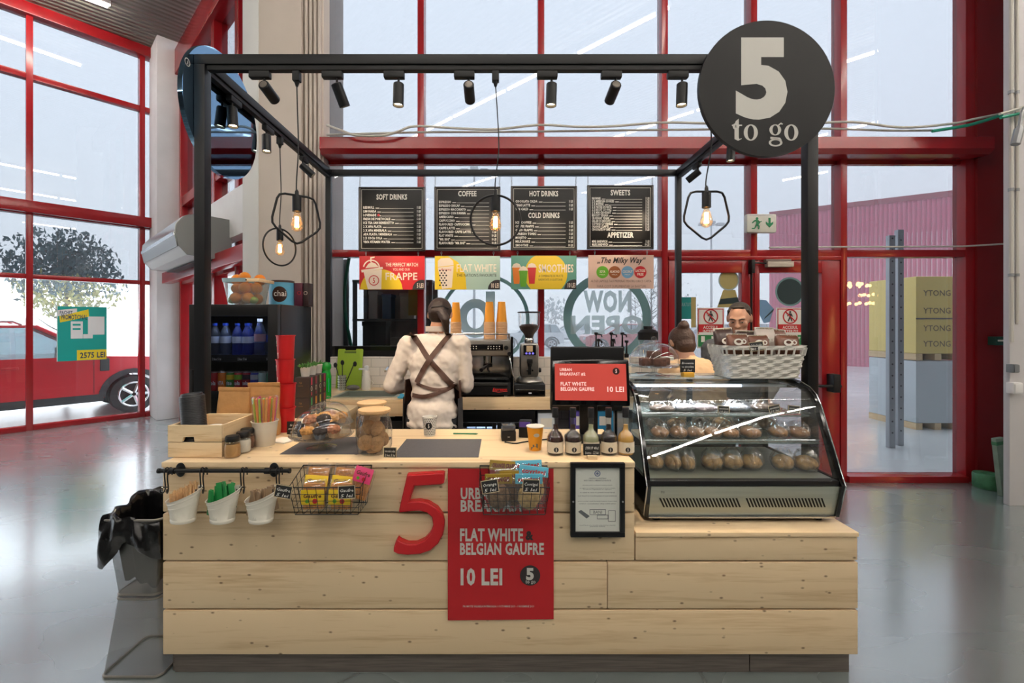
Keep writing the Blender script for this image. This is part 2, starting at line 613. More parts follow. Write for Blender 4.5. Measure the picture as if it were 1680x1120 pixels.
# ------------------------------------------------------------------ back glazing: mullions, beam, bays of panes
YB = 4.32
trim_n = [0]
def trim(mb, m, world=True):
 trim_n[0] += 1
 return struct('trim_%d' % trim_n[0], mb, m)
mull = [-1.90, -0.763, 0.381, 1.555, 2.402, 3.255, 4.455]
for i, x in enumerate(mull):
 w = 0.03 if i < 6 else 0.045
 z0 = 2.14 if i == 4 else 0.0
 trim(MB().box((x - w, YB, z0), (x + w, YB + 0.13, CEIL), 0.004), red)
# heavy horizontal beam with a folded profile
prof = [(4.15, 3.205), (4.15, 3.10), (4.19, 3.06), (4.37, 3.06), (4.37, 3.03), (4.42, 3.03), (4.42, 3.24), (4.37, 3.205)]
trim(MB().prism(prof, -1.655, 4.50, plane='yz'), red)
win_n = [0]
def window(frame_boxes, panes, mtx=None):
 win_n[0] += 1
 mb = MB()
 for lo, hi in frame_boxes: mb.box(lo, hi, 0.003)
 if mtx is not None: mb.move(mtx)
 o = struct('window_%d' % win_n[0], mb, red)
 for lo, hi, mat in panes:
  y = (lo[1] + hi[1]) / 2
  p = MB().quad((lo[0], y, lo[2]), (hi[0], y, lo[2]), (hi[0], y, hi[2]), (lo[0], y, hi[2]))
  if mtx is not None: p.move(mtx)
  struct('pane', p, mat, o, smooth=0)
 return o
for i in range(6):
 a, b = mull[i] + 0.03, mull[i + 1] - (0.03 if i < 5 else 0.045)
 fb = [((a, YB + 0.005, 2.137), (b, YB + 0.11, 2.203)), ((a, YB + 0.02, CEIL - 0.08), (b, YB + 0.11, CEIL))]
 pn = [((a, YB + 0.085, 2.20), (b, YB + 0.09, 3.04), pane_up), ((a, YB + 0.085, 3.22), (b, YB + 0.09, CEIL - 0.07), pane_up)]
 if i not in (3, 4):
  fb.append(((a, YB - 0.03, 0.0), (b, YB + 0.11, 0.06)))
  pn.append(((a, YB + 0.085, 0.05), (b, YB + 0.09, 2.14), pane_mid))
 window(fb, pn)
# double door in the fourth and fifth bay
def door_leaf(n, x0, x1, gx0, gx1, hx):
 mb = MB()
 z1, g0, g1 = 2.10, 0.18, 1.985
 mb.box((x0, YB + 0.0, 0.01), (gx0, YB + 0.07, z1), 0.004)
 mb.box((gx1, YB + 0.0, 0.01), (x1, YB + 0.07, z1), 0.004)
 mb.box((gx0, YB + 0.0, g1), (gx1, YB + 0.07, z1), 0.004)
 mb.box((gx0, YB + 0.0, 0.01), (gx1, YB + 0.07, g0), 0.004)
 o = struct('door_%d' % n, mb, red)
 struct('door_pane', MB().quad((gx0, YB + 0.035, g0), (gx1, YB + 0.035, g0), (gx1, YB + 0.035, g1), (gx0, YB + 0.035, g1)), pane_mid, o, smooth=0)
 h = MB()
 h.tube([(x0 + 0.05, YB - 0.08, 0.92), (x1 - 0.05, YB - 0.08, 0.92)], 0.014, 10)
 h.box((hx - 0.035, YB - 0.10, 0.86), (hx + 0.035, YB + 0.0, 1.03), 0.012)
 h.box((x0 + 0.03, YB - 0.10, 0.88), (x0 + 0.075, YB, 0.97), 0.01)
 struct('push_bar', h, black_soft, o)
 return o
door_leaf(1, 1.59, 2.395, 1.70, 2.285, 2.34)
door_leaf(2, 2.405, 3.215, 2.455, 3.045, 3.12)
trim(MB().box((1.588, YB - 0.01, 2.103), (3.222, YB + 0.10, 2.14), 0.003), red)
# ------------------------------------------------------------------ glazed side wall beyond the kiosk
Lm = Matrix.Translation((-5.74, 7.47, 0)) @ Matrix.Rotation(math.atan2(0.764, 0.645), 4, 'Z')
ticks = [-0.12 - 1.27 * k for k in range(8)]
for t in ticks:
 trim(MB().box((t - 0.035, -0.03, 0), (t + 0.035, 0.11, CEIL), 0.004).move(Lm), red)
trim(MB().box((ticks[-1], -0.16, 3.05), (0, -0.03, 3.21), 0.008).move(Lm), red)
trim(MB().box((ticks[-1], -0.10, 5.82), (0.0, 0.10, CEIL), 0.008).move(Lm), red)
edges_l = [0.0] + ticks
for k in range(len(edges_l) - 1):
 a, b = edges_l[k + 1] + 0.035, edges_l[k] - (0.035 if k else 0.0)
 fb = [((a, -0.02, 2.135), (b, 0.09, 2.20)), ((a, -0.02, 4.94), (b, 0.09, 5.02)), ((a, -0.04, 0), (b, 0.09, 0.07)), ((a, -0.03, 3.04), (b, 0.09, 3.16))]
 pn = [((a, 0.06, 0.06), (b, 0.065, 2.15), pane_low), ((a, 0.06, 2.19), (b, 0.065, 3.08), pane_up),
          ((a, 0.06, 3.15), (b, 0.065, 4.96), pane_up), ((a, 0.06, 5.0), (b, 0.065, 5.85), pane_up)]
 window(fb, pn, Lm)
# concrete column in the corner, then the entrance wall that runs back towards the kiosk
Cm = Matrix.Translation((-5.33, 7.05, 0)) @ Matrix.Rotation(math.atan2(0.72, 0.69), 4, 'Z')
struct('column_corner', MB().box((0, 0, 0), (0.9, 0.62, CEIL), 0.012).move(Cm), plaster)
Vm = Matrix.Translation((-5.09, 7.30, 0)) @ Matrix.Rotation(math.atan2(-0.69, 0.72), 4, 'Z')
trim(MB().box((0.0, -0.12, 5.45), (4.2, 0.14, 5.85), 0.01).move(Vm), red)
for t in (0.04, 1.88, 2.86, 4.1):
 trim(MB().box((t - 0.07, -0.06, 0), (t + 0.07, 0.10, 5.5), 0.005).move(Vm), red)
tv = [0.04, 1.88, 2.86, 4.1]
for k in range(3):
 a, b = tv[k] + 0.07, tv[k + 1] - 0.07
 window([((a, -0.05, 2.12), (b, 0.09, 2.34)), ((a, -0.05, 3.35), (b, 0.09, 3.5)), ((a, -0.05, 0), (b, 0.09, 0.08))],
           [((a, 0.03, 0.07), (b, 0.035, 2.14), pane_low), ((a, 0.03, 2.32), (b, 0.035, 3.38), pane_up), ((a, 0.03, 3.48), (b, 0.035, 5.5), pane_up)], Vm)
# header beam in front of the entrance doors and the white fascia above it
trim(MB().box((0.34, -0.34, 2.10), (4.0, -0.22, 2.26), 0.008).move(Vm), red)
struct('wall_entrance_fascia', MB().box((1.5, -0.20, 2.44), (3.6, -0.07, 2.95), 0.01).move(Vm), white_paint)
# beige column between entrance and back glazing
Bx0, Bx1, By0, By1 = -2.345, -1.66, 4.20, 4.80
struct('column_beige', MB().box((Bx0, By0, 0), (Bx0 + 0.50, By1, CEIL), 0.01), beige)
mb = MB()
mb.box((Bx0 + 0.502, By0 + 0.06, 0), (Bx1, By1, CEIL), 0.01)
for k in range(4):
 mb.box((Bx0 + 0.525 + k * 0.04, By0 + 0.02, 0), (Bx0 + 0.55 + k * 0.04, By0 + 0.07, CEIL), 0.008)
struct('column_beige_cladding', mb, beige)
struct('column_edge_strip', MB().box((Bx0 - 0.035, By0 - 0.01, 0), (Bx0 + 0.11, By0 + 0.02, CEIL), 0.006), M('pale_strip', (206, 206, 206), 0.5))
struct('column_white', MB().box((4.19, 3.75, 0), (5.3, 3.80, CEIL), 0.006).box((4.9, 3.801, 0), (5.3, 4.29, CEIL)), plaster)
# ------------------------------------------------------------------ ceiling tubes in long rows
tube_lit = M('fluorescent_glow', (255, 247, 236), 0.5, emit=92.0)
proto_tube = None
rows_ = [(-11.65, -1.8, -0.05), (-6.6, -10, 1.5), (-0.22, -9.0, 2.5), (4.5, -8.5, 3.9), (9.15, -7.5, 3.3), (13.6, -6.0, 1.6)]
n_t = 0
for off, y_a, y_b in rows_:
 if off == -11.65:
  ys = [6.22 - 1.2 * k for k in range(9)]
 else:
  n_ = int((y_b - y_a) / 1.12)
  ys = [y_b - 1.12 * k for k in range(n_)]
 for j, y in enumerate(ys):
  x = y + off
  if not (-12 < x - 0.6 and x < 15.5): continue
  lab = 'lit fluorescent tube fixture in a row on the ceiling'
  if n_t == 0 and off == -11.65:
   lab = 'fluorescent tube at the wall end of its ceiling row, by the corner column'
  if proto_tube is None:
   proto_tube = thing('fluorescent_tube', lab, 'ceiling light', (x - 0.5, y - 0.5, CEIL - 0.12), R(45), 'ceiling tube rows')
   part('housing', MB().box((-0.78, -0.035, 0.02), (0.78, 0.035, 0.07), 0.006), white_paint, proto_tube)
   for hx in (-0.6, 0.6):
    part('hanger', MB().box((hx - 0.01, -0.01, 0.065), (hx + 0.01, 0.01, 0.125)), white_paint, proto_tube)
   part('tube', MB().tube([(-0.75, 0, 0), (0.75, 0, 0)], 0.026, 8), tube_lit, proto_tube)
  else:
   dup(proto_tube, (x - 0.5, y - 0.5, CEIL - 0.12), R(45), lab, 'ceiling tube rows')
  n_t += 1
# ------------------------------------------------------------------ outside ground (wet asphalt of the car park)
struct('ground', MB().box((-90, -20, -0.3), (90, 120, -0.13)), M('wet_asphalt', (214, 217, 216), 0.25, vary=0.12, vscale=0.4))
# ------------------------------------------------------------------ front counter
pine_x = pine('pine_boards', (198, 168, 128), (220, 195, 158))
pine_top = pine('pine_worktop', (214, 180, 136), (236, 208, 168), rough=0.42)
pine_y = pine('pine_side_grain', (204, 168, 122), (226, 196, 152), axis=1, knots=False)
pine_pale = pine('pale_pine', (206, 168, 118), (236, 208, 166), scale=2.5, knots=False)
CT = 0.916                                        # height of the counter top
LT = 0.619                                        # height of the lower top that carries the display case
counter = thing('service_counter', 'long pine plank service counter with a lower end under the display case', 'counter', (0.04, 2.2, 0))
part('worktop', MB().box((-1.434, 1.922, 0.893), (0.566, 2.53, CT), 0.003), pine_top, counter, True)
part('low_worktop', MB().box((0.570, 1.922, 0.600), (1.512, 2.64, LT), 0.003), pine_top, counter, True)
for x0, x1, z0, z1 in ((-1.434, 0.566, 0.703, 0.890), (-1.434, 0.566, 0.497, 0.695), (0.570, 1.512, 0.497, 0.598),
                       (-1.434, 0.450, 0.293, 0.489), (0.452, 1.514, 0.293, 0.489), (-1.434, 1.514, 0.098, 0.285)):
 part('front_plank', MB().box((x0, 1.93, z0), (x1, 1.955, z1), 0.005), pine_x, counter, True)
dark_core = M('dark_carcass', (40, 34, 30), 0.8)
part('carcass', MB().box((-1.424, 1.956, 0.10), (0.56, 2.515, 0.892)).box((0.561, 1.956, 0.10), (1.50, 2.62, 0.599)), dark_core, counter, True)
for z0, z1 in ((0.703, 0.890), (0.497, 0.695), (0.293, 0.489), (0.098, 0.285)):
 part('side_plank', MB().box((-1.436, 1.957, z0), (-1.425, 2.52, z1), 0.003), pine_y, counter, True)
 if z1 < 0.6:
  part('side_plank', MB().box((1.501, 1.957, z0), (1.514, 2.63, z1), 0.003), pine_y, counter, True)
pl = M('grey_wood_laminate', (98, 90, 84), 0.55, vary=0.28, vscale=5, stretch=(1.2, 30, 30))
mb = MB()
for a, b in ((-1.405, 1.07), (1.073, 1.50)):
 mb.box((a, 1.962, 0.0), (b, 1.98, 0.088), 0.002)
mb.box((-1.42, 1.97, 0.0), (-1.406, 2.5, 0.088), 0.002)
part('plinth', mb, pl, counter, True)
part('plinth_strip', MB().box((-1.41, 1.958, 0.088), (1.505, 1.985, 0.098)), M('aluminium_strip', (176, 168, 160), 0.4, metal=0.4), counter, True)
# side counter that joins front and back
sc_ = thing('side_counter', 'short pine side counter carrying the boxed teas and buckets', 'counter', (-1.24, 2.9, 0))
part('worktop', MB().box((-1.434, 2.532, 0.87), (-1.02, 3.28, CT), 0.003), pine_top, sc_, True)
part('cabinet', MB().box((-1.42, 2.534, 0.0), (-1.04, 3.27, 0.869), 0.002), pine_y, sc_, True)
# back counter with the tiled splashback
bk = thing('back_counter', 'pine back counter under the espresso machine and grinder', 'counter', (0.5, 3.74, 0))
part('worktop', MB().box((-0.47, 3.52, 0.835), (1.50, 3.945, 0.93), 0.004), pine_top, bk, True)
part('end_panel', MB().box((1.46, 3.53, 0.0), (1.50, 3.94, 0.834), 0.003), pine_y, bk, True)
snk = thing('sink_counter', 'pine sink counter with steel basin beside the green cutting board', 'counter', (-0.9, 3.6, 0))
mb = MB()
x0, x1, y0, y1, z0, z1 = -1.46, -0.475, 3.30, 3.945, 0.83, 0.95
bx0, bx1, by0, by1 = -1.24, -0.80, 3.42, 3.70
mb.box((x0, y0, z0), (x1, by0, z1), 0.003).box((x0, by1, z0), (x1, y1, z1), 0.003)
mb.box((x0, by0, z0), (bx0, by1, z1)).box((bx1, by0, z0), (x1, by1, z1))
part('worktop', mb, pine_top, snk, True)
mb = MB()
t = 0.004
mb.box((bx0 + t, by0 + t, 0.80), (bx1 - t, by1 - t, 0.806))
mb.box((bx0, by0, 0.80), (bx0 + t, by1, 0.953)).box((bx1 - t, by0, 0.80), (bx1, by1, 0.953))
mb.box((bx0, by0, 0.80), (bx1, by0 + t, 0.953)).box((bx0, by1 - t, 0.80), (bx1, by1, 0.953))
mb.box((bx0 - 0.02, by0 - 0.02, 0.9505), (bx1 + 0.02, by0, 0.955)).box((bx0 - 0.02, by1, 0.9505), (bx1 + 0.02, by1 + 0.02, 0.955))
mb.box((bx0 - 0.02, by0, 0.9505), (bx0, by1, 0.955)).box((bx1, by0, 0.9505), (bx1 + 0.02, by1, 0.955))
part('basin', mb, steel, snk, True)
part('cabinet', MB().box((x0 + 0.01, y0 + 0.03, 0.0), (x1 - 0.01, y1, 0.79), 0.003), black_soft, snk, True)
part('tap', MB().tube(smooth_path([(-0.93, 3.80, 0.95), (-0.93, 3.80, 1.10), (-0.93, 3.77, 1.14), (-0.93, 3.66, 1.12)], 6), 0.011, 10), chrome, snk, True)
def tile_material():
 m = M('white_tiles', (226, 218, 208), 0.25)
 nt = m.node_tree; N, L = nt.nodes, nt.links
 tc = N.new('ShaderNodeTexCoord'); mp = N.new('ShaderNodeMapping')
 mp.inputs['Rotation'].default_value = (R(90), 0, 0)
 br = N.new('ShaderNodeTexBrick')
 br.offset = 0.5
 for k, v in (('Scale', 1.0), ('Mortar Size', 0.0022), ('Brick Width', 0.15), ('Row Height', 0.075)):
  br.inputs[k].default_value = v
 br.inputs['Color1'].default_value = (*lin((228, 220, 210)), 1)
 br.inputs['Color2'].default_value = (*lin((222, 213, 203)), 1)
 br.inputs['Mortar'].default_value = (*lin((182, 174, 166)), 1)
 L.new(tc.outputs['Object'], mp.inputs[0]); L.new(mp.outputs[0], br.inputs['Vector'])
 L.new(br.outputs['Color'], N['Principled BSDF'].inputs['Base Color'])
 return m
mb = MB().box((-1.48, 3.946, 0.0), (1.50, 3.975, 1.215), 0.003)
struct('wall_splashback', mb, tile_material())
# ------------------------------------------------------------------ black steel frame over the kiosk
FX0, FX1, FY0, FY1, FZ = -1.552, 1.604, 2.30, 4.06, 2.863
kf = thing('kiosk_frame', 'black square-tube steel frame standing round the kiosk', 'frame', (0.03, 3.18, 0))
for x, y in ((FX0, FY0), (FX1 - 0.054, FY0), (FX0, FY1 - 0.04), (FX1 - 0.054, FY1 - 0.04)):
 w = 0.054 if y == FY0 else 0.046
 part('post', MB().box((x, y, 0.0), (x + w, y + w, FZ - 0.05), 0.003), black, kf, True)
part('front_rail', MB().box((FX0, FY0, FZ - 0.05), (FX1, FY0 + 0.05, FZ), 0.003), black, kf, True)
part('back_rail', MB().box((FX0, FY1 - 0.04, FZ - 0.05), (FX1, FY1 + 0.006, FZ), 0.003), black, kf, True)
for x in (FX0, FX1 - 0.054):
 part('side_rail', MB().box((x, FY0 + 0.05, FZ - 0.05), (x + 0.054, FY1 - 0.04, FZ), 0.003), black, kf, True)
part('light_track', MB().box((FX0 + 0.06, FY0 + 0.008, FZ - 0.076), (FX1 - 0.06, FY0 + 0.042, FZ - 0.051), 0.002), black_soft, kf, True)
for x in (FX0 + 0.01, FX1 - 0.044):
 part('light_track', MB().box((x, FY0 + 0.06, FZ - 0.076), (x + 0.034, FY1 - 0.06, FZ - 0.051), 0.002), black_soft, kf, True)
TZ = FZ - 0.0775
# ------------------------------------------------------------------ round signs
sign_black = M('sign_black_laminate', (22, 22, 23), 0.42, vary=0.15, vscale=1.5, spec=0.22)
sign_mirror = M('sign_mirror_acrylic', (116, 150, 180), 0.03, metal=1.0)
sign_cream = M('sign_cream_print', (196, 194, 188), 0.5)
def five_logo(mb, c, r, y, serif=True):
 """the bold numeral 5 with the small lowercase words below it, on a disc of radius r in the x-z plane, front at y"""
 mb.text('5', c[0] - 0.02 * r, c[1] - 0.37 * r, 1.10 * r, w=0.76 * r, y=y, align='C', off=0.05, res=4)
 if not serif: return
 h = 0.24 * r
 zb = c[1] - 0.77 * r
 def o(cx):
  mb.ring((cx, zb + h * 0.5), (h * 0.43, h * 0.5), (h * 0.2, h * 0.43), y, y - 0.0004, 28)
 x = c[0] - 0.42 * r
 mb.prism([(x, zb + 0.1 * h), (x + 0.22 * h, zb), (x + 0.44 * h, zb + 0.1 * h), (x + 0.44 * h, zb + 0.16 * h), (x + 0.3 * h, zb + 0.1 * h), (x + 0.26 * h, zb + 0.2 * h),
              (x + 0.26 * h, zb + 1.35 * h), (x + 0.08 * h, zb + 1.2 * h), (x, zb + 1.0 * h)], y, y - 0.0004)
 mb.box((x - 0.16 * h, y - 0.0006, zb + 0.9 * h), (x + 0.46 * h, y, zb + 0.98 * h))
 o(x + 1.0 * h)
 xg = c[0] + 0.18 * r
 mb.ring((xg, zb + 0.66 * h), (h * 0.36, h * 0.34), (h * 0.17, h * 0.28), y, y - 0.0004, 28)
 mb.ring((xg + 0.02 * h, zb - 0.12 * h), (h * 0.42, h * 0.24), (h * 0.28, h * 0.15), y, y - 0.0004, 28)
 mb.prism([(xg - 0.3 * h, zb + 0.24 * h), (xg + 0.3 * h, zb + 0.18 * h), (xg + 0.4 * h, zb + 0.02 * h), (xg - 0.3 * h, zb + 0.1 * h)], y, y - 0.0004)
 mb.tube([(xg + 0.2 * h, y - 0.0003, zb + 0.95 * h), (xg + 0.34 * h, y - 0.0003, zb + 1.06 * h), (xg + 0.44 * h, y - 0.0003, zb + 1.0 * h)], h * 0.045, 6)
 o(xg + 0.98 * h)
DR = 0.339
dc = at(1256, 147, 2.285)
ds = thing('round_sign', 'large round black sign with pale numeral on the front of the frame', 'sign', dc)
part('disc', MB().disc((0, 0), DR, -0.012, 0.012, 64), sign_black, ds)
mb = MB(); five_logo(mb, (-0.02, 0), DR, -0.0125)
part('lettering', mb, sign_cream, ds, smooth=0)
mb = MB().disc((-0.155, -0.19), 0.0165, -0.0124, -0.0128, 20)
part('trademark_dot', mb, sign_cream, ds)
part('trademark_letter', MB().text('R', -0.155, -0.198, 0.016, y=-0.0132, align='C', off=0.01), sign_black, ds, smooth=0)
sd = thing('round_sign', 'glossy black round sign seen edge-on, bolted outside the frame post', 'sign', (FX0 - 0.013, 2.556, 2.665))
mt = Matrix.Rotation(R(-90), 4, 'Z')
part('disc', MB().disc((0, 0), DR, -0.012, 0.012, 64).move(mt), sign_mirror, sd)
mb = MB(); five_logo(mb, (-0.02, 0), DR, -0.0125)
part('lettering', mb.move(mt), sign_cream, sd, smooth=0)
mb = MB().ring((0.302, 0.13), (0.02, 0.02), (0.016, 0.016), 0.0122, 0.0128, 20).text('R', 0.302, 0.119, 0.02, y=0.0132, align='C', off=0.01)
part('trademark', mb.move(Matrix.Rotation(R(-90), 4, 'Z')), sign_cream, sd, smooth=0)
# ------------------------------------------------------------------ track spotlights
lens_glow = M('spot_lens_glow', (255, 224, 176), 0.4, emit=14.0)
lens_cap = M('spot_back_cap', (120, 112, 104), 0.4, metal=0.5)
def spot(loc, d, along, label, power, blend=0.6, cone=42):
 """head hanging from the track at loc, shining along d"""
 t = thing('track_spotlight', label, 'spotlight', loc, (0, 0, 0), 'track spotlights on the kiosk frame')
 mb = MB()
 if along == 'x': mb.box((-0.075, -0.017, -0.034), (0.03, 0.017, 0.0), 0.006)
 else: mb.box((-0.017, -0.03, -0.034), (0.017, 0.075, 0.0), 0.006)
 part('adapter', mb, black_soft, t)
 part('stem', MB().tube([(0, 0, -0.034), (0, 0, -0.062)], 0.006, 8), black_soft, t)
 d = Vector(d).normalized()
 q = Vector((0, 0, -1)).rotation_difference(d).to_matrix().to_4x4()
 base = Vector((0, 0, -0.072)) + d * 0.0
 mm = Matrix.Translation(base) @ q
 part('head', MB().lathe([(0.0, 0.012), (0.024, 0.012), (0.0275, 0.008), (0.0275, -0.10), (0.0245, -0.10), (0.0235, -0.085), (0, -0.085)], n=22).move(mm), black, t)
 part('lens', MB().lathe([(0.0, -0.0865), (0.0232, -0.0865)], n=18, cap=False).move(mm), lens_glow, t)
 part('rear_cap', MB().lathe([(0, 0.0135), (0.019, 0.0135), (0.019, 0.0118)], n=18).move(mm), lens_cap, t)
 l = bpy.data.lights.new('spot_beam', 'SPOT')
 l.energy = power; l.color = (1.0, 0.80, 0.56); l.spot_size = R(cone); l.spot_blend = blend; l.shadow_soft_size = 0.02
 lo = bpy.data.objects.new('spot_beam', l)
 COL.objects.link(lo)
 lo.parent = t
 lo.matrix_local = Matrix.Translation(base + d * 0.104) @ q
 return t
yt = FY0 + 0.025
def fx(px, d=2.325): return (px - PX) * d / FPX
def aim(px, tx, ty, tz): 
 p = Vector((fx(px), yt, TZ - 0.07)); return Vector((tx, ty, tz)) - p
B = 30.0
spot((fx(434), yt, TZ), aim(434, -1.12, 4.06, 2.28), 'x', 'track spotlight nearest the corner post, aimed back at the soft drinks board', 1.8 * B, 0.8, 26)
spot((fx(553), yt, TZ), aim(553, -0.40, 2.95, 1.30), 'x', 'track spotlight tilted sideways towards the barista', 2.4 * B)
spot((fx(654), yt, TZ), (-0.02, 0.0, -1), 'x', 'straight-down track spotlight between tilted ones above the barista', 2 * B)
spot((fx(769), yt, TZ), aim(769, -0.16, 4.06, 2.22), 'x', 'track spotlight beside the ring pendant cable, aimed at the coffee board', 2.4 * B, 0.8, 24)
spot((fx(905), yt, TZ), (-0.03, 0.02, -1), 'x', 'straight-down track spotlight just past the ring pendant cable', 2 * B)
spot((fx(1010), yt, TZ), aim(1010, 0.42, 4.06, 2.15), 'x', 'track spotlight with its rear cap showing, aimed at the hot drinks board', 1.8 * B, 0.8, 24)
spot((fx(1119), yt, TZ), (-0.03, 0.0, -1), 'x', 'straight-down track spotlight beside the round front sign', 2 * B)
xl, xr = FX0 + 0.027, FX1 - 0.027
spot((xl, 2.58, TZ), (0.1, -0.05, -1), 'y', 'side track spotlight in front of the edge-on round sign', 2 * B)
spot((xl, 2.96, TZ), (0.06, -0.1, -1), 'y', 'side track spotlight between the edge-on sign and small ring pendant', 2 * B)
spot((xl, 3.50, TZ), (0.62, 0.25, -0.6), 'y', 'side track spotlight tilted inwards near the back corner post', 3 * B)
spot((xr, 3.12, TZ), (-0.05, 0.0, -1), 'y', 'side track spotlight glowing just under the round front sign', 2 * B)
spot((xr, 3.64, TZ), (1.03 - xr, 0.42, -0.45), 'y', 'tilted side track spotlight aimed at the sweets board', 1.2 * B, 0.7, 36)
# ------------------------------------------------------------------ pendant lamps with filament bulbs
bulb_glass = glass('bulb_glass', (255, 240, 218), 0.05, body=0.04)
filament = M('filament_glow', (255, 196, 120), 0.4, emit=40.0)
brass = M('bulb_brass', (170, 130, 70), 0.35, metal=1.0)
def pendant(loc, drop, shape, rz, label, sway=0.0, name='pendant_lamp', group='filament pendants on the kiosk frame'):
 t = thing(name, label, 'lamp', loc, (0, 0, 0), group)
 part('adapter', MB().box((-0.018, -0.017, -0.05), (0.018, 0.017, 0.0), 0.004).lathe([(0.014, -0.05), (0.006, -0.075)], n=10), black_soft, t)
 part('cable', MB().tube(smooth_path([(0, 0, -0.07), (0.004 + sway, 0, -drop * 0.35), (0.008 + sway * 1.4, 0, -drop * 0.62), (-0.002, 0, -drop * 0.9), (0, 0, -drop)], 5), 0.0032, 6), black_soft, t)
 m = Matrix.Translation((0, 0, -drop)) @ Matrix.Rotation(rz, 4, 'Z')
 part('socket', MB().lathe([(0.004, 0.03), (0.009, 0.02), (0.010, -0.004), (0.022, -0.006), (0.022, -0.082), (0.018, -0.084)], n=18).move(m), black, t)
 part('bulb', MB().lathe([(0.013, -0.082), (0.014, -0.095), (0.021, -0.115), (0.029, -0.145), (0.030, -0.158), (0.024, -0.174), (0.010, -0.183), (0, -0.184)], n=18, cap=False).move(m), bulb_glass, t)
 mb = MB()
 for k in range(6):
  a = k * PI / 3
  mb.tube([(0.007 * math.cos(a), 0.007 * math.sin(a), -0.108), (0.010 * math.cos(a + .4), 0.010 * math.sin(a + .4), -0.162)], 0.0022, 6)
 part('filament', mb.move(m), filament, t)
 if shape == 'ring':
  pts = arc((0, -0.126), 0.127, 0, 2 * PI, 48)[:-1]
  f = MB().tube(pts, 0.0058, 8, closed=True)
 else:
  vs = [(-0.086, 0.0), (0.086, 0.0), (0.121, -0.155), (0.0, -0.255), (-0.121, -0.155)]
  pts = []
  for i in range(5):
   p, a, b = Vector((vs[i][0], 0, vs[i][1])), Vector((vs[i - 1][0], 0, vs[i - 1][1])), Vector((vs[(i + 1) % 5][0], 0, vs[(i + 1) % 5][1]))
   u, w = p + (a - p).normalized() * 0.03, p + (b - p).normalized() * 0.03
   pts += [u, u * 0.25 + p * 0.5 + w * 0.25, w]
  f = MB().tube(pts, 0.0058, 8, closed=True)
 part('cage', f.move(m), black, t)
 return t
zt = 2.155
pendant((fx(487), yt, TZ), TZ - zt, 'pentagon', R(38), 'pentagon pendant lamp hanging in front of the beige column')
pendant((fx(813), yt, TZ), TZ - zt, 'ring', R(3), 'ring pendant lamp hanging in front of the coffee and hot drinks boards', 0.006)
pendant((fx(1159), yt, TZ), TZ - zt - 0.02, 'pentagon', R(0), 'pentagon pendant lamp hanging below the round front sign', 0.012)
pendant((xl, 3.14, TZ), TZ - zt, 'ring', R(63), 'ring pendant lamp turned narrow, behind the pentagon one by the column')
# ------------------------------------------------------------------ menu boards hung on chains from the back rail
board_black = M('menu_board_black', (22, 20, 19), 0.42, vary=0.06, vscale=4, spec=0.3)
board_frame = M('menu_board_frame', (70, 66, 64), 0.35, metal=0.4)
print_white = M('white_print', (226, 222, 214), 0.6)
print_dark = M('dark_print', (40, 34, 36), 0.6)
heart_red = M('red_print', (186, 30, 38), 0.5)
S_B = FPX / 4.04
def bx(px): return (px - PX) / S_B
def bz(py): return EYE - (py - PY) / S_B
BW, BH = 0.578, 0.562
def links(mb, x, y, z0, z1, r=0.0075):
 n = max(2, int((z1 - z0) / 0.022))
 s = (z1 - z0) / n
 for i in range(n):
  c = z0 + s * (i + 0.5)
  pts = []
  for k in range(8):
   a = 2 * PI * k / 8
   u, v = 0.006 * math.cos(a), 0.62 * s * math.sin(a)
   pts.append((x + (u if i % 2 else 0), y + (0 if i % 2 else u), c + v))
  mb.tube(pts, 0.0017, 4, closed=True)
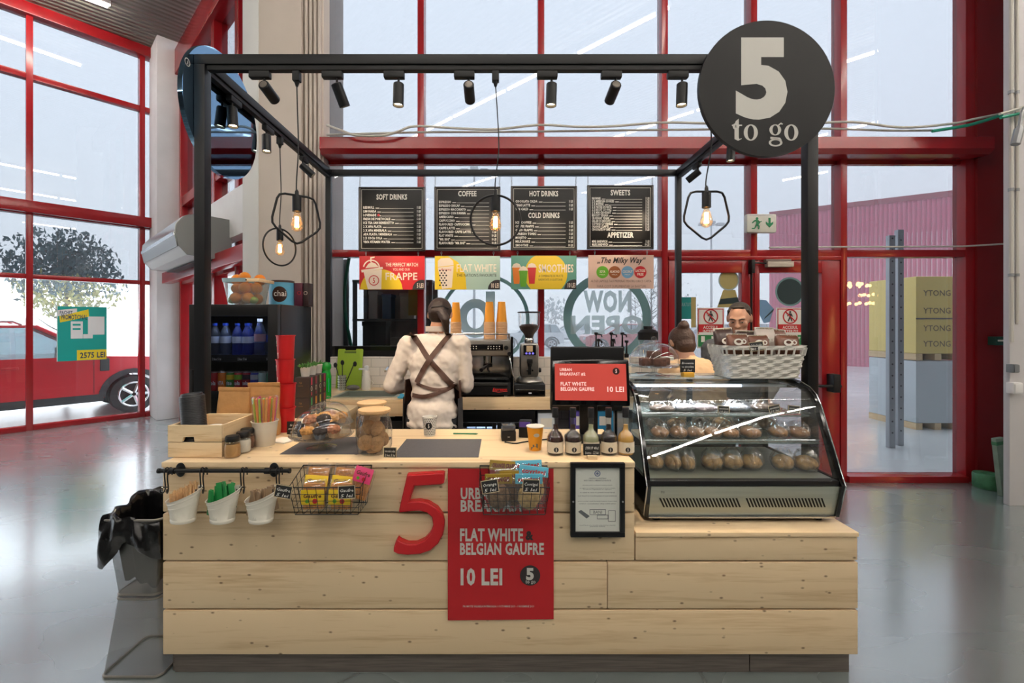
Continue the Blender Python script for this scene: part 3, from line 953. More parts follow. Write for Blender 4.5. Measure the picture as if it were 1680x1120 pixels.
def menu_board(px, py, label, rows, group='menu boards over the back counter'):
 """rows: ('head', text, y) or ('item', name, price, y) with y measured in pixels down the board"""
 t = thing('menu_sign', label, 'menu board', (bx(px), 4.035, bz(py)), 0, group)
 k = 1 / S_B
 part('panel', MB().box((-BW / 2, -0.012, -BH), (BW / 2, 0.012, 0), 0.002), board_black, t)
 mb = MB()
 w = 0.009
 for a, b in (((-BW / 2, -BH), (BW / 2, -BH + w)), ((-BW / 2, -w), (BW / 2, 0)), ((-BW / 2, -BH), (-BW / 2 + w, 0)), ((BW / 2 - w, -BH), (BW / 2, 0))):
  mb.box((a[0] - 0.004, -0.018, a[1]), (b[0] + 0.004, 0.014, b[1] + 0.002), 0.002)
 part('frame', mb, board_frame, t)
 mb = MB()
 e = 0.020
 for a, b in (((-BW / 2 + e, -BH + e), (BW / 2 - e, -BH + e + 0.003)), ((-BW / 2 + e, -e - 0.003), (BW / 2 - e, -e)),
                 ((-BW / 2 + e, -BH + e), (-BW / 2 + e + 0.003, -e)), ((BW / 2 - e - 0.003, -BH + e), (BW / 2 - e, -e))):
  mb.box((a[0], -0.0132, a[1]), (b[0], -0.0121, b[1]))
 part('border_line', mb, print_white, t)
 mi = MB()
 red_m = MB()
 for r in rows:
  if r[0] == 'head':
   _, s, y, wpx = r
   mh = MB().text(s, 0, -(y + 4) * k, 8.6 * k, w=wpx * k, y=-0.0132, align='C', off=0.035)
   part('heading', mh, print_white, t, smooth=0)
  else:
   _, s, pr, y, wpx = r
   x0 = -BW / 2 + 7 * k
   mi.text(s, x0, -(y + 1.9) * k, 3.9 * k, w=wpx * k, y=-0.0132, off=0.04, res=1)
   mi.text(pr, BW / 2 - 6.2 * k, -(y + 1.9) * k, 3.9 * k, xs=0.52, y=-0.0132, align='R', off=0.04, res=1)
   mi.box((x0 + (wpx + 9) * k, -0.0134, -(y + 1.9) * k), (BW / 2 - 18 * k, -0.0125, -(y + 1.3) * k))
   if s == 'LOVENADE':
    red_m.disc((x0 + (wpx + 4) * k, -y * k), 2.2 * k, -0.0125, -0.0138, 10)
   mi.box((x0 + (wpx + 2) * k, -0.0134, -(y + 1.8) * k), (x0 + (wpx + 8) * k, -0.0125, -(y + 0.6) * k))
 part('menu_lines', mi, print_white, t, smooth=0)
 if red_m.v: part('heart_mark', red_m, heart_red, t)
 for sx in (-1, 1):
  c = MB()
  links(c, sx * (BW / 2 - 0.004), 0, 0.0, FZ - 0.060 - bz(py))
  part('chain', c, grey_metal, t)
 return t
L5 = '5 LEI'
menu_board(643.5, 308, 'hanging black menu board headed SOFT DRINKS', [('head', 'SOFT DRINKS', 16, 50)] + [('item', s, L5, 33 + 6.25 * i, w) for i, (s, w) in enumerate(
 [('REDBULL', 18), ('LIMONADA', 21), ('LOVENADE', 21), ('FRESH DE PORTOCALE', 44), ('ICE TEA SAN BENEDETTO', 50), ('2 X APA PLATA', 30), ('2 X APA MINERALA', 38), ('APA PLATA / MINERALA', 47), ('2 X COCA COLA', 31), ('VIVA VITAMIN WATER', 44)])])
menu_board(767, 307.5, 'hanging black menu board headed COFFEE, behind the ring pendant', [('head', 'COFFEE', 11, 30)] + [('item', s, '10 LEI' if i > 8 else L5, 24.5 + 6.1 * i, w) for i, (s, w) in enumerate(
 [('ESPRESSO', 20), ('ESPRESSO DECAF', 34), ('ESPRESSO MACCHIATO', 44), ('ESPRESSO CON PANNA', 44), ('AMERICANO', 24), ('CAPPUCCINO', 26), ('FLAVOURED CAPPUCCINO', 52), ('CAFFE LATTE', 26), ('FLAVOURED CAFFE LATTE', 52), ('FLAT WHITE', 23), ('"MR BIG"', 18), ('FLAVOURED "MR BIG"', 43)])])
menu_board(892, 306.5, 'hanging black menu board headed HOT DRINKS and COLD DRINKS', [('head', 'HOT DRINKS', 12, 47), ('head', 'COLD DRINKS', 47.5, 51)] +
 [('item', s, L5, 24.5 + 6.3 * i, w) for i, (s, w) in enumerate([('CIOCOLATA CALDA', 36), ('CHAI LATTE', 24), ('VIN CALD', 21)])] +
 [('item', s, '10 LEI' if i > 4 else L5, 59 + 6.2 * i, w) for i, (s, w) in enumerate([('ICE COFFEE', 26), ('COFFEE FRAPPE', 30), ('OREO FRAPPE', 28), ('ESPRESSO TONIC', 34), ('MOJITO', 18), ('MILKSHAKE', 24), ('SMOOTHIE', 21)])])
menu_board(1017, 305, 'hanging black menu board headed SWEETS and APPETIZER', [('head', 'SWEETS', 12, 32), ('head', 'APPETIZER', 81, 43)] +
 [('item', s, L5, 21.2 + 4.6 * i, w) for i, (s, w) in enumerate([('BROWNIE', 14), ('2 X AMERICAN COOKIES', 36), ('2 X MUFFINS', 19), ('2 X PASTEIS DE NATA', 32), ('2 X BISCUIT CU OVAZ', 32), ('2 X MINI CROISSANT', 31), ('BISCUIT VEGAN', 26), ('CROISSANT VEGAN', 28), ('SALAM DE BISCUITI', 30), ('COVRIGI CU VANILIE', 34), ('ORANGE CRAPTE', 27), ('CHOCOLATE OF CAKE', 30)])] +
 [('item', 'MINI SANDWICH', L5, 91.5, 25), ('item', 'MAXI SANDWICH', '10 LEI', 96.5, 26)])
# ------------------------------------------------------------------ promotional cards hung below the boards
teal_pale = M('pale_teal_print', (164, 190, 178), 0.45)
teal_mid = M('teal_print', (92, 150, 134), 0.45)
yellow_p = M('yellow_print', (226, 190, 34), 0.45)
red_p = M('poster_red', (196, 32, 40), 0.45)
pink_p = M('peach_print', (214, 180, 164), 0.45)
cream_p = M('cream_print', (232, 214, 196), 0.5)
orange_p = M('orange_print', (226, 126, 42), 0.45)
green_p = M('green_print', (96, 164, 40), 0.45)
blue_p = M('blue_print', (110, 160, 196), 0.45)
brown_p = M('brown_print', (150, 84, 40), 0.45)
PW, PH = 107 / S_B, 55 / S_B
K = 1 / S_B
def card(px, py, label, base):
 t = thing('promotional_sign', label, 'poster', (bx(px), 4.035, bz(py)), 0, 'promotional cards under the menu boards')
 part('card', MB().box((-PW / 2, -0.004, -PH), (PW / 2, 0.004, 0)), base, t)
 for sx in (-1, 1):
  c = MB(); links(c, sx * PW * 0.4, 0, 0.0, 0.036); part('link', c, grey_metal, t)
 return t
def X(u): return -PW / 2 + u * K            # pixels from the card's corner
def Z(v): return -v * K
Y1, Y2, Y3 = -0.0052, -0.0062, -0.0072
def clip_disc(cx, cz, r, n=40):
 out = []
 for j in range(n):
  a = 2 * PI * j / n
  out.append((min(max(cx + r * math.cos(a), 0.3), 106.7), min(max(cz + r * math.sin(a), 0.3), 54.7)))
 res = [out[0]]
 for p in out[1:]:
  if (p[0] - res[-1][0]) ** 2 + (p[1] - res[-1][1]) ** 2 > 0.01: res.append(p)
 return [(X(a), Z(b)) for a, b in res]
def price(t, s):
 part('price_spot', MB().prism(clip_disc(103, 55, 16), Y1, Y2), print_dark, t)
 part('price', MB().text(s, X(105), Z(52), 7.5 * K, xs=0.5, y=Y3, align='R', off=0.02), cream_p, t, smooth=0)
def P2(pts): return [(X(a), Z(b)) for a, b in pts]
c = card(643.5, 420, 'red promotional card reading FRAPPE below the soft drinks board', red_p)
part('yellow_swirl', MB().prism(clip_disc(36, 57, 35), -0.0045, Y1), yellow_p, c)
mb = MB().prism(P2([(7, 26), (37, 22), (36, 54.5), (14, 54.5)]), Y1, Y2).prism(P2([(3, 23), (38, 18), (39, 21), (4, 27)]), Y1, Y2)
mb.ring((X(20), Z(20)), 14 * K, 12 * K, Y1, Y2, 20, R(5), R(170)).prism(P2([(10, 20), (15, 13), (20, 10), (26, 12), (32, 18)]), Y1, Y2).prism(P2([(18, 10), (18, 2), (25, 1), (25, 3), (20, 4), (20, 10)]), Y1, Y2)
part('cup_picture', mb, cream_p, c)
part('cup_mark', MB().ring((X(24), Z(40)), 8.5 * K, 7.2 * K, Y2, Y3, 24).text('5', X(24), Z(44.5), 9 * K, y=Y3, align='C', xs=0.7, off=0.01), red_p, c, smooth=0)
mb = MB().text('THE PERFECT MATCH', X(43), Z(17), 6 * K, w=53 * K, y=Y2, off=0.01).text('YOU AND OUR', X(55), Z(24), 4.2 * K, w=28 * K, y=Y2)
mb.text('FRAPPE', X(43), Z(39), 12 * K, w=52 * K, y=Y2, off=0.015)
part('lettering', mb, cream_p, c, smooth=0)
price(c, '5 LEI')
c = card(767, 420, 'pale teal and yellow promotional card reading FLAT WHITE', teal_pale)
part('yellow_field', MB().prism(P2([(0.3, 0.3), (22, 0.3), (38, 10), (50, 30), (52, 54.7), (0.3, 54.7)]), -0.0045, Y1), yellow_p, c)
part('cup_picture', MB().prism(P2([(5, 19), (31, 16), (28, 52), (12, 54)]), Y1, Y2).prism(P2([(5, 8), (10, 4), (24, 3), (30, 8), (31, 15), (5, 18)]), Y1, Y2), cream_p, c)
mb = MB()
for i in range(5):
 for j in range(7):
  if (i + j) % 2: continue
  mb.disc((X(8.5 + i * 2.6), Z(24 + j * 4)), 1.5 * K, Y2, Y3, 6)
part('cup_dots', mb, print_dark, c)
part('cup_script', MB().text('Aroma', X(9), Z(24), 4 * K, w=18 * K, y=Y3, shear=0.3), red_p, c, smooth=0)
part('lettering', MB().text('FLAT WHITE', X(36), Z(26), 13 * K, w=65 * K, y=Y2, off=0.0), cream_p, c, smooth=0)
part('small_lettering', MB().text("THE NATION'S FAVOURITE", X(36), Z(34), 5.2 * K, w=65 * K, y=Y2), print_dark, c, smooth=0)
price(c, '10 LEI')
c = card(892, 419.5, 'teal promotional card with yellow spot reading SMOOTHIES', teal_mid)
part('yellow_spot', MB().prism(clip_disc(57, 30, 35), -0.0045, Y1), yellow_p, c)
for m_, x_, z_, k_ in ((orange_p, 2, 16, 1), (red_p, 27, 16, 1), (green_p, 13, 21, 1)):
 part('glass_picture', MB().prism(P2([(x_, z_ + 3), (x_ + 14, z_ + 3), (x_ + 11.5, z_ + 30), (x_ + 2.5, z_ + 30)]), Y1, Y2 - (0.0006 if m_ is green_p else 0)), m_, c)
 part('foam_picture', MB().prism(P2([(x_ - 1, z_ + 3.5), (x_ + 2, z_ - 2), (x_ + 7, z_ - 4), (x_ + 12, z_ - 2), (x_ + 15, z_ + 3.5)]), Y1, Y2 - 0.0008), cream_p, c)
part('lettering', MB().text('SMOOTHIES', X(45), Z(27), 13 * K, w=57 * K, y=Y2, off=0.02), cream_p, c, smooth=0)
part('small_lettering', MB().text('A COMBINATIE DE FRUCTE', X(45), Z(35), 3.8 * K, w=40 * K, y=Y2).text('RASFATATE SI GUSTOASE', X(45), Z(41), 3.8 * K, w=39 * K, y=Y2), print_dark, c, smooth=0)
price(c, '10 LEI')
c = card(1018.5, 418.5, 'peach promotional card with four coloured spots and script heading', pink_p)
part('script_heading', MB().text('\u201eThe Milky Way\u201c', X(14), Z(13), 9.5 * K, w=80 * K, y=Y2, shear=0.35, off=0.02), print_dark, c, smooth=0)
for m_, u_, s_ in ((green_p, 23, 'SOYA'), (brown_p, 43, 'ALMOND'), (blue_p, 64, 'COCONUT'), (red_p, 85, 'LACTOSE')):
 q = part('milk_spot', MB().disc((X(u_), Z(28)), 10 * K, -0.0045, Y1, 28), m_, c)
 b_ = MB().text(s_, X(u_), Z(29 if s_ != 'LACTOSE' else 27.5), 4 * K, w=(16 if len(s_) > 4 else 9) * K, y=Y2, align='C', off=0.03)
 if s_ == 'LACTOSE': b_.text('FREE', X(u_), Z(33.5), 4 * K, w=10 * K, y=Y2, align='C', off=0.03)
 else: b_.text('MILK', X(u_), Z(33), 2 * K, w=9 * K, y=Y2, align='C')
 part('spot_lettering', b_, cream_p, q, smooth=0)
part('small_lettering', MB().text('ALEGE LAPTELE TAU PREFERAT PENTRU ORICE CAFEA', X(4), Z(44.5), 4 * K, w=99 * K, y=Y2).text('FARA COST SUPLIMENTAR LA BAUTURI', X(14), Z(53), 4 * K, w=80 * K, y=Y2), M('grey_brown_print', (128, 104, 96), 0.6), c, smooth=0)
# ------------------------------------------------------------------ exit sign, door closer and prohibition signs at the double door
S_W = FPX / YB
def wx(px): return (px - PX) / S_W
def wz(py): return EYE - (py - PY) / S_W
ex = thing('exit_sign', 'pale emergency exit sign with green running figure above the double door', 'exit sign', (wx(1244), YB - 0.03, wz(368)))
kk = 1 / S_W
part('casing', MB().box((-24 * kk, -0.03, -15.5 * kk), (24.5 * kk, 0.028, 15.5 * kk), 0.02), M('exit_sign_casing', (206, 204, 194), 0.4), ex)
part('lamp_bar', MB().box((-21 * kk, -0.033, 12 * kk), (18 * kk, -0.029, 14 * kk)), white_paint, ex)
green_sign = M('safety_green', (0, 120, 74), 0.5)
mb = MB()
def q(a, b): return (a * kk, b * kk)
mb.disc(q(-8, 7.2), 2.2 * kk, -0.031, -0.0325, 14)
mb.prism([q(-13, 4), q(-9, 5.6), q(-5.5, 4.2), q(-3, 1), q(-5, -2), q(-7, -4.5), q(-10, -3), q(-9.2, 0), q(-9.5, 3), q(-12, 2)], -0.031, -0.0325)
mb.prism([q(-6, -2), q(-3.6, -5), q(-4.4, -10), q(-6.3, -10), q(-6, -6), q(-8.5, -4)], -0.031, -0.0325)
mb.prism([q(-9.8, -2), q(-8, -4), q(-11.5, -9.6), q(-16.5, -9.6), q(-16.5, -8), q(-12.5, -8)], -0.031, -0.0325)
mb.prism([q(-5.8, 4), q(-3.2, 2.5), q(-0.5, 3.5), q(-0.3, 2), q(-3.4, 0.6), q(-5.8, 2.2)], -0.031, -0.0325)
mb.prism([q(-13, 4), q(-12, 2), q(-15, -0.6), q(-16.4, 0.4)], -0.031, -0.0325)
part('running_figure', mb, green_sign, ex, smooth=0)
part('arrow', MB().prism([q(10.5, 8.5), q(14, 8.5), q(14, -0.5), q(18, 2.2), q(18, -1.5), q(12.2, -7.5), q(6.4, -1.5), q(6.4, 2.2), q(10.5, -0.5)], -0.031, -0.0325), green_sign, ex, smooth=0)
cl = thing('door_closer', 'beige door closer with toothed strip on the double door head', 'door closer', (wx(1274), YB - 0.03, wz(433)))
part('body', MB().box((-20 * kk, -0.03, -5.5 * kk), (22 * kk, 0.028, 3 * kk), 0.004), M('closer_cream', (196, 184, 168), 0.45), cl)
part('strip', MB().box((-22 * kk, -0.02, 3.2 * kk), (19 * kk, 0.028, 7 * kk), 0.003), M('closer_grey', (120, 108, 100), 0.5), cl)
part('arm', MB().tube([(-19 * kk, 0.0, 0.5 * kk), (-48 * kk, 0.0, 1.5 * kk)], 0.008, 8), black_soft, cl)
part('bolt_rod', MB().tube([(-44 * kk, 0.0, 4 * kk), (-44 * kk, 0.0, -0.80)], 0.010, 8).box((-47 * kk, -0.035, -16 * kk), (-41 * kk, 0.028, 6 * kk), 0.006), black_soft, cl)
sign_white = M('sign_white', (224, 220, 214), 0.5)
sign_red = M('sign_red', (188, 26, 34), 0.5)
sign_green = M('sign_green', (24, 116, 62), 0.5)
def no_entry(px, py, label):
 t = thing('prohibition_sign', label, 'sign', (wx(px), YB + 0.028, wz(py)), 0, 'no-access stickers on the double door')
 h = 0.5 * 45 * kk
 part('plate', MB().box((-h, -0.003, -h - 22 * kk), (h, 0.0025, h)), sign_white, t)
 mb = MB()
 a = h - 1.6 * kk
 for lo, hi in (((-a, a - 1.3 * kk), (a, a)), ((-a, -a), (-a + 1.3 * kk, a)), ((a - 1.3 * kk, -a), (a, a)), ((-a, -a + 3 * kk), (a, -a + 16 * kk))):
  mb.box((lo[0], -0.0046, lo[1]), (hi[0], -0.0035, hi[1]))
 mb.ring((0, 8 * kk), 12.2 * kk, 10.2 * kk, -0.0035, -0.0056, 32)
 mb.prism([(-8.4 * kk, 15 * kk), (-7 * kk, 16.4 * kk), (8.4 * kk, 1.0 * kk), (7 * kk, -0.4 * kk)], -0.0062, -0.0066)
 part('red_frame', mb, sign_red, t)
 mb = MB().disc((0, 15.4 * kk), 1.7 * kk, -0.0036, -0.0055, 12)
 mb.prism([q(-2, 13.4), q(2, 13.4), q(4.6, 8), q(3.6, 7.6), q(2, 10), q(1.8, 7), q(3.6, 0), q(2, 0), q(0, 5.4), q(-2.6, 0), q(-4.2, 0.2), q(-1.6, 7), q(-2, 10.4), q(-4.4, 8), q(-5, 9)], -0.0036, -0.0055)
 part('walking_figure', mb, print_dark, t, smooth=0)
 part('lettering', MB().text('ACCESUL', 0, -12.0 * kk, 4.8 * kk, w=25 * kk, y=-0.005, align='C', off=0.02).text('INTERZIS', 0, -18.6 * kk, 4.8 * kk, w=26 * kk, y=-0.005, align='C', off=0.02), sign_white, t, smooth=0)
 part('green_frame', MB().box((-a, -0.0046, -a - 21 * kk), (a, -0.0035, -a - 1.5 * kk)), sign_green, t)
 part('green_marks', MB().box((-a + 5 * kk, -0.006, -a - 13 * kk), (-a + 11 * kk, -0.005, -a - 3.5 * kk)).box((-a + 22 * kk, -0.006, -a - 13 * kk), (-a + 25 * kk, -0.005, -a - 3.5 * kk)).prism([(a - 12 * kk, -a - 12 * kk), (a - 9 * kk, -a - 13 * kk), (a - 4 * kk, -a - 5 * kk), (a - 7 * kk, -a - 4 * kk)], -0.005, -0.006), sign_white, t)
no_entry(1168, 527, 'no-pedestrians sign on the door leaf beside the man with short hair')
no_entry(1299, 527, 'no-pedestrians sign on the door leaf by the black frame post')
# ------------------------------------------------------------------ stickers on the glass, printed to be read from outside
sticker_teal = glass('sticker_film_teal', (150, 184, 186), 0.04, body=0.55)
sticker_pale = glass('sticker_film_pale', (200, 216, 220), 0.04, body=0.5)
sticker_gold = glass('sticker_film_gold', (196, 180, 128), 0.04, body=0.6)
sticker_dark = glass('sticker_film_dark', (70, 82, 84), 0.04, body=0.7)
yg = YB + 0.082
def dz(px0, px1): return (px1 - px0) / (FPX / yg)
def gx(px): return (px - PX) * yg / FPX
def gz(py): return EYE - (py - PY) * yg / FPX
st = thing('window_sticker', 'round logo sticker outlined on the glass above the espresso machine', 'sticker', (gx(795), yg, gz(524)))
part('outline', MB().ring((0, 0), dz(0, 74), dz(0, 68), -0.001, 0.0, 48), sticker_teal, st)
part('letter', MB().ring((dz(795, 780) , dz(524, 522) * -1), (dz(0, 28), dz(0, 32)), (dz(0, 14), dz(0, 17)), -0.0012, 0.0, 36).box((dz(795, 797), -0.0012, 0.0), (dz(795, 812), 0, dz(0, 46))), sticker_pale, st)
st = thing('window_sticker', 'round opening sticker with mirrored lettering on the glass behind the till', 'sticker', (gx(996), yg, gz(520)))
part('outline', MB().ring((0, 0), dz(0, 72), dz(0, 58), -0.001, 0.0, 48), sticker_teal, st)
part('lettering', MB().text('NOW', 0, dz(0, 10), dz(0, 33), w=dz(0, 78), y=-0.0014, align='C', off=0.05, flip=True).text('OPEN', 0, -dz(0, 26), dz(0, 28), w=dz(0, 120), y=-0.0014, align='C', off=0.05, flip=True), sticker_pale, st, smooth=0)
def round_sticker(px, py, r, mats, label):
 t = thing('door_sticker', label, 'sticker', (wx(px), YB + 0.03, wz(py)), 0)
 part('face', MB().disc((0, 0), r, -0.0006, 0.0, 36), mats[0], t)
 part('rim', MB().ring((0, 0), r, r * 0.88, -0.0014, -0.0008, 36), mats[1], t)
 return t
round_sticker(1198, 459, 17 * kk, (sticker_gold, sticker_pale), 'round straw-coloured sticker at the top of the door glass')
t = round_sticker(1299, 478, 24 * kk, (sticker_dark, sticker_teal), 'round dark green sticker on the door glass by the frame post')
t = thing('door_sticker', 'straw and grey striped sticker shaped like a cone on the door glass', 'sticker', (wx(1197), YB + 0.03, wz(490)))
part('face', MB().prism([q(-8, 15), q(12, 15), q(20, -14), q(-18, -14)], -0.0006, 0), sticker_gold, t)
part('stripe', MB().prism([q(-12.5, 0), q(16, 3), q(18.5, -7), q(-16, -9)], -0.0014, -0.0008), sticker_dark, t)
t = thing('door_sticker', 'teal and yellow sale sticker on the edge of the door glass', 'sticker', (wx(1128), YB + 0.03, wz(505)))
part('face', MB().box((-11 * kk, -0.0006, -18 * kk), (8 * kk, 0, 18 * kk)), glass('sticker_film_green', (60, 150, 148), 0.04, body=0.7), t)
part('stripe', MB().box((8 * kk, -0.0006, -32 * kk), (16 * kk, 0, 18 * kk)), sticker_gold, t)
part('lettering', MB().text('GRATUIT', -10 * kk, 3 * kk, 6 * kk, w=18 * kk, y=-0.0012), sticker_pale, t, smooth=0)
t = thing('door_sticker', 'pale folded-paper sticker on the door glass beside the dark round one', 'sticker', (wx(1262), YB + 0.03, wz(508)))
part('face', MB().prism([q(-14, 17), q(-2, 16), q(10, 2), q(4, -20), q(-6, -22), q(-14, -6)], -0.0006, 0), glass('sticker_film_blue', (140, 172, 200), 0.04, body=0.6), t)
part('fold', MB().prism([q(-6, -16), q(-4, -12), q(11, 3), q(10, -2)], -0.0014, -0.0008), sticker_dark, t)
# ------------------------------------------------------------------ teal sale poster on the side glazing
# pane plane of the side wall: local y = 0.06
pm = thing('window_poster', 'teal sale poster with white cabinets and a price on the side window', 'poster', (0, 0, 0))
def on_left(px, py):
 """where the sight line through a spot of the photograph meets the inside of the side glazing"""
 dv = Vector(((px - PX) / FPX, 1.0, -(py - PY) / FPX))
 n = Vector((-0.764, 0.645, 0)); n.normalize()
 p0 = Lm @ Vector((0, 0.055, 0))
 o = Vector((0, 0, EYE))
 return o + dv * ((p0 - o).dot(n) / dv.dot(n))
a_, b_ = on_left(93, 547), on_left(175, 547)
loc = (a_ + b_) / 2
pm.location = loc; pm.rotation_euler = (0, 0, math.atan2(0.764, 0.645))
hw = (b_ - a_).length / 2
hz = 44 * (loc.y / FPX)
u = hw / 41.0; v = hz / 44.0
teal = M('poster_teal', (0, 158, 148), 0.4)
part('sheet', MB().box((-hw, -0.003, -hz), (hw, 0.0, hz)), teal, pm)
part('edge_strip', MB().box((-hw, -0.004, -hz), (-hw + 1.2 * u, -0.0032, hz)), white_paint, pm)
poster_yellow = M('poster_yellow', (236, 208, 40), 0.4)
part('banner', MB().prism([(-36 * u, 18 * v), (-37 * u, 28 * v), (10 * u, 40 * v), (11 * u, 28 * v)], -0.0034, -0.0042).box((-9 * u, -0.0042, -43.5 * v), (40.6 * u, -0.0034, -27 * v)), poster_yellow, pm)
part('banner_white', MB().prism([(-40 * u, 28 * v), (-39 * u, 38 * v), (-9 * u, 41 * v), (-9 * u, 33 * v)], -0.0034, -0.0040), white_paint, pm)
part('cabinet_picture', MB().box((-19 * u, -0.0040, -8 * v), (0.5 * u, -0.0034, 20 * v)).box((9 * u, -0.0040, -2 * v), (37 * u, -0.0034, 28 * v)).box((1 * u, -0.0040, -8 * v), (17 * u, -0.0034, -1 * v)), white_paint, pm)
part('cabinet_lines', MB().box((-16 * u, -0.0046, 13 * v), (-3 * u, -0.0041, 16 * v)).box((-16 * u, -0.0046, 6 * v), (-3 * u, -0.0041, 9 * v)), teal, pm)
part('lettering', MB().text('PACHET', -36 * u, 31.5 * v, 5.5 * v, w=20 * u, y=-0.0046, off=0.02).text('PROMOTIONAL', -34 * u, 23 * v, 8 * v, w=42 * u, y=-0.0046, off=0.02).text('2575 LEI', -4 * u, -40 * v, 9 * v, w=42 * u, y=-0.0046, off=0.03), M('navy_print', (40, 60, 92), 0.5), pm, smooth=0)
# ------------------------------------------------------------------ on the counter front: numeral, poster, framed notice
YC = 1.93
def cx(px): return (px - PX) * YC / FPX
def cz(py): return EYE - (py - PY) * YC / FPX
def crop5(pts): return [(cx(540 + a / 3.7325), cz(740 + b / 3.7325)) for a, b in pts]
five = [(487, 128), (700, 116), (711, 122), (708, 180), (690, 188), (530, 197), (500, 292), (560, 286), (615, 298), (668, 330), (700, 375), (711, 425), (703, 490), (672, 545), (625, 585),
  (565, 606), (490, 612), (430, 606), (405, 592), (406, 570), (418, 530), (428, 515), (445, 528), (490, 546), (540, 545), (590, 522), (628, 480), (644, 430), (636, 385), (605, 357), (560, 346), (500, 350), (440, 357), (437, 345)]
bm = bmesh.new()
pts5 = crop5(five)
c5 = Vector((sum(p[0] for p in pts5) / len(pts5), YC, sum(p[1] for p in pts5) / len(pts5)))
fv = [bm.verts.new((p[0] - c5.x, -0.0345, p[1] - c5.z)) for p in pts5]
bm.faces.new(fv)
ret = bmesh.ops.extrude_face_region(bm, geom=bm.faces[:])
for v_ in [g for g in ret['geom'] if isinstance(g, bmesh.types.BMVert)]: v_.co.y = -0.0005
es = [e for e in bm.edges if abs(e.verts[0].co.y + 0.0345) < 1e-5 and abs(e.verts[1].co.y + 0.0345) < 1e-5]
bmesh.ops.bevel(bm, geom=es, offset=0.005, segments=3, affect='EDGES')
bmesh.ops.triangulate(bm, faces=[f for f in bm.faces if len(f.verts) > 4])
mb = MB()
bm.verts.index_update()
mb.add([v_.co.copy() for v_ in bm.verts], [tuple(v_.index for v_ in f.verts) for f in bm.faces])
bm.free()
single('numeral_sign', mb, M('red_painted_foam', (190, 26, 34), 0.4), 'big raised red numeral five fixed to the counter planks', 'sign', c5)
cp = thing('promotional_sign', 'long red poster advertising a flat white and waffle on the counter front', 'poster', (cx(821), YC - 0.0, cz(890)))
kc = YC / FPX
def CX_(px): return (px - 821) * kc
def CZ_(py): return -(py - 890) * kc
mb = MB()
def bow(uu, vv):
 return Vector((CX_(735 + 173 * uu), -0.0035 - 0.004 * math.sin(PI * vv) - 0.006 * vv * vv, CZ_(768 + 245 * vv + 2 * (1 - uu) * vv)))
mb.grid(bow, 6, 14)
mb.grid(lambda a, b: bow(a, b) + Vector((0, 0.0012, 0)), 6, 14)
part('sheet', mb, M('poster_matt_red', (176, 24, 32), 0.55), cp)
def on_sheet(mb):
 for v_ in mb.v:
  vv = max(0.0, min(1.0, (CZ_(768) - v_.z) / (248 * kc)))
  v_.y += -0.0042 - 0.004 * math.sin(PI * vv) - 0.006 * vv * vv
 return mb
for s_, u_, v_, h_, w_, o_, q_ in (('URBAN', 756, 817, 18, 58, 0.035, 2), ('BREAKFAST', 756, 837, 18, 104, 0.035, 2), ('FLAT WHITE', 755, 885, 20, 103, 0.035, 2), ('BELGIAN GAUFRE', 755, 907, 18.5, 137, 0.035, 2), ('10 LEI', 756, 956, 26, 68, 0.04, 2),
                               ('PROMOTIE VALABILA IN PERIOADA 1 OCTOMBRIE 2019 - 1 NOIEMBRIE 2019', 760, 993.5, 3.4, 116, 0.01, 1)):
 part('lettering', on_sheet(MB().text(s_, CX_(u_), CZ_(v_), h_ * kc, w=w_ * kc, off=o_, res=q_)), sign_cream, cp, smooth=0)
part('ampersand', on_sheet(MB().text('&', CX_(862), CZ_(883), 14 * kc, w=13 * kc, off=0.05)), print_dark, cp, smooth=0)
part('logo_disc', on_sheet(MB().disc((CX_(869.5), CZ_(941.5)), 16.5 * kc, 0.0004, -0.0004, 36)), print_dark, cp)
mb = MB(); five_logo(mb, (CX_(869.5), CZ_(941.5)), 16.5 * kc, -0.0006)
part('logo_lettering', on_sheet(mb), sign_cream, cp, smooth=0)
nf = thing('framed_notice', 'black framed notice sheet screwed to the counter front', 'framed notice', (cx(978.5), YC - 0.0095, cz(816)))
def nx(px): return (px - 978.5) * kc
def nz(py): return -(py - 816) * kc
mb = MB()
x0, x1, z0, z1 = nx(934.5), nx(1022.5), nz(876), nz(756)
w = 8 * kc
for lo, hi in (((x0, z0), (x1, z0 + w)), ((x0, z1 - w), (x1, z1)), ((x0, z0 + w), (x0 + w, z1 - w)), ((x1 - w, z0 + w), (x1, z1 - w))):
 mb.box((lo[0], -0.022, lo[1]), (hi[0], -0.001, hi[1]), 0.003)
part('frame', mb, black, nf)
part('sheet', MB().box((x0 + w * .8, -0.010, z0 + w * .8), (x1 - w * .8, -0.004, z1 - w * .8)), M('notice_paper', (214, 216, 208), 0.5), nf)
mb = MB()
ink = M('notice_ink', (96, 100, 104), 0.6)
for yy, w_, h_, s_ in ((783, 28, 2.2, 'CENTRUL JUDETEAN'), (786.5, 44, 2.4, 'INSPECTORATUL COMISARIATULUI PROTECTIE'), (793.5, 48, 1.6, 'informare pentru consumatori privind produsele'), (798.5, 58, 1.6, 'va rugam sa solicitati bonul fiscal la fiecare achizitie'), (800.5, 46, 1.6, 'conform legislatiei in vigoare'),
                       (805.5, 56, 1.8, 'in cazul in care nu primiti bonul fiscal'), (811, 63, 1.8, 'aveti dreptul de a beneficia gratuit de bunul achizitionat'), (819.5, 63, 1.6, 'pentru sesizari sunati la numarul gratuit al autoritatii'), (823.5, 60, 1.6, 'telefon consumator disponibil zilnic'), (858.5, 58, 1.6, 'bonul fiscal este dovada cumpararii produsului'), (860.5, 24, 1.6, 'pastrati bonul')):
 mb.text(s_, 0, nz(yy), h_ * kc, w=w_ * kc, y=-0.0106, align='C', off=0.01, res=1)
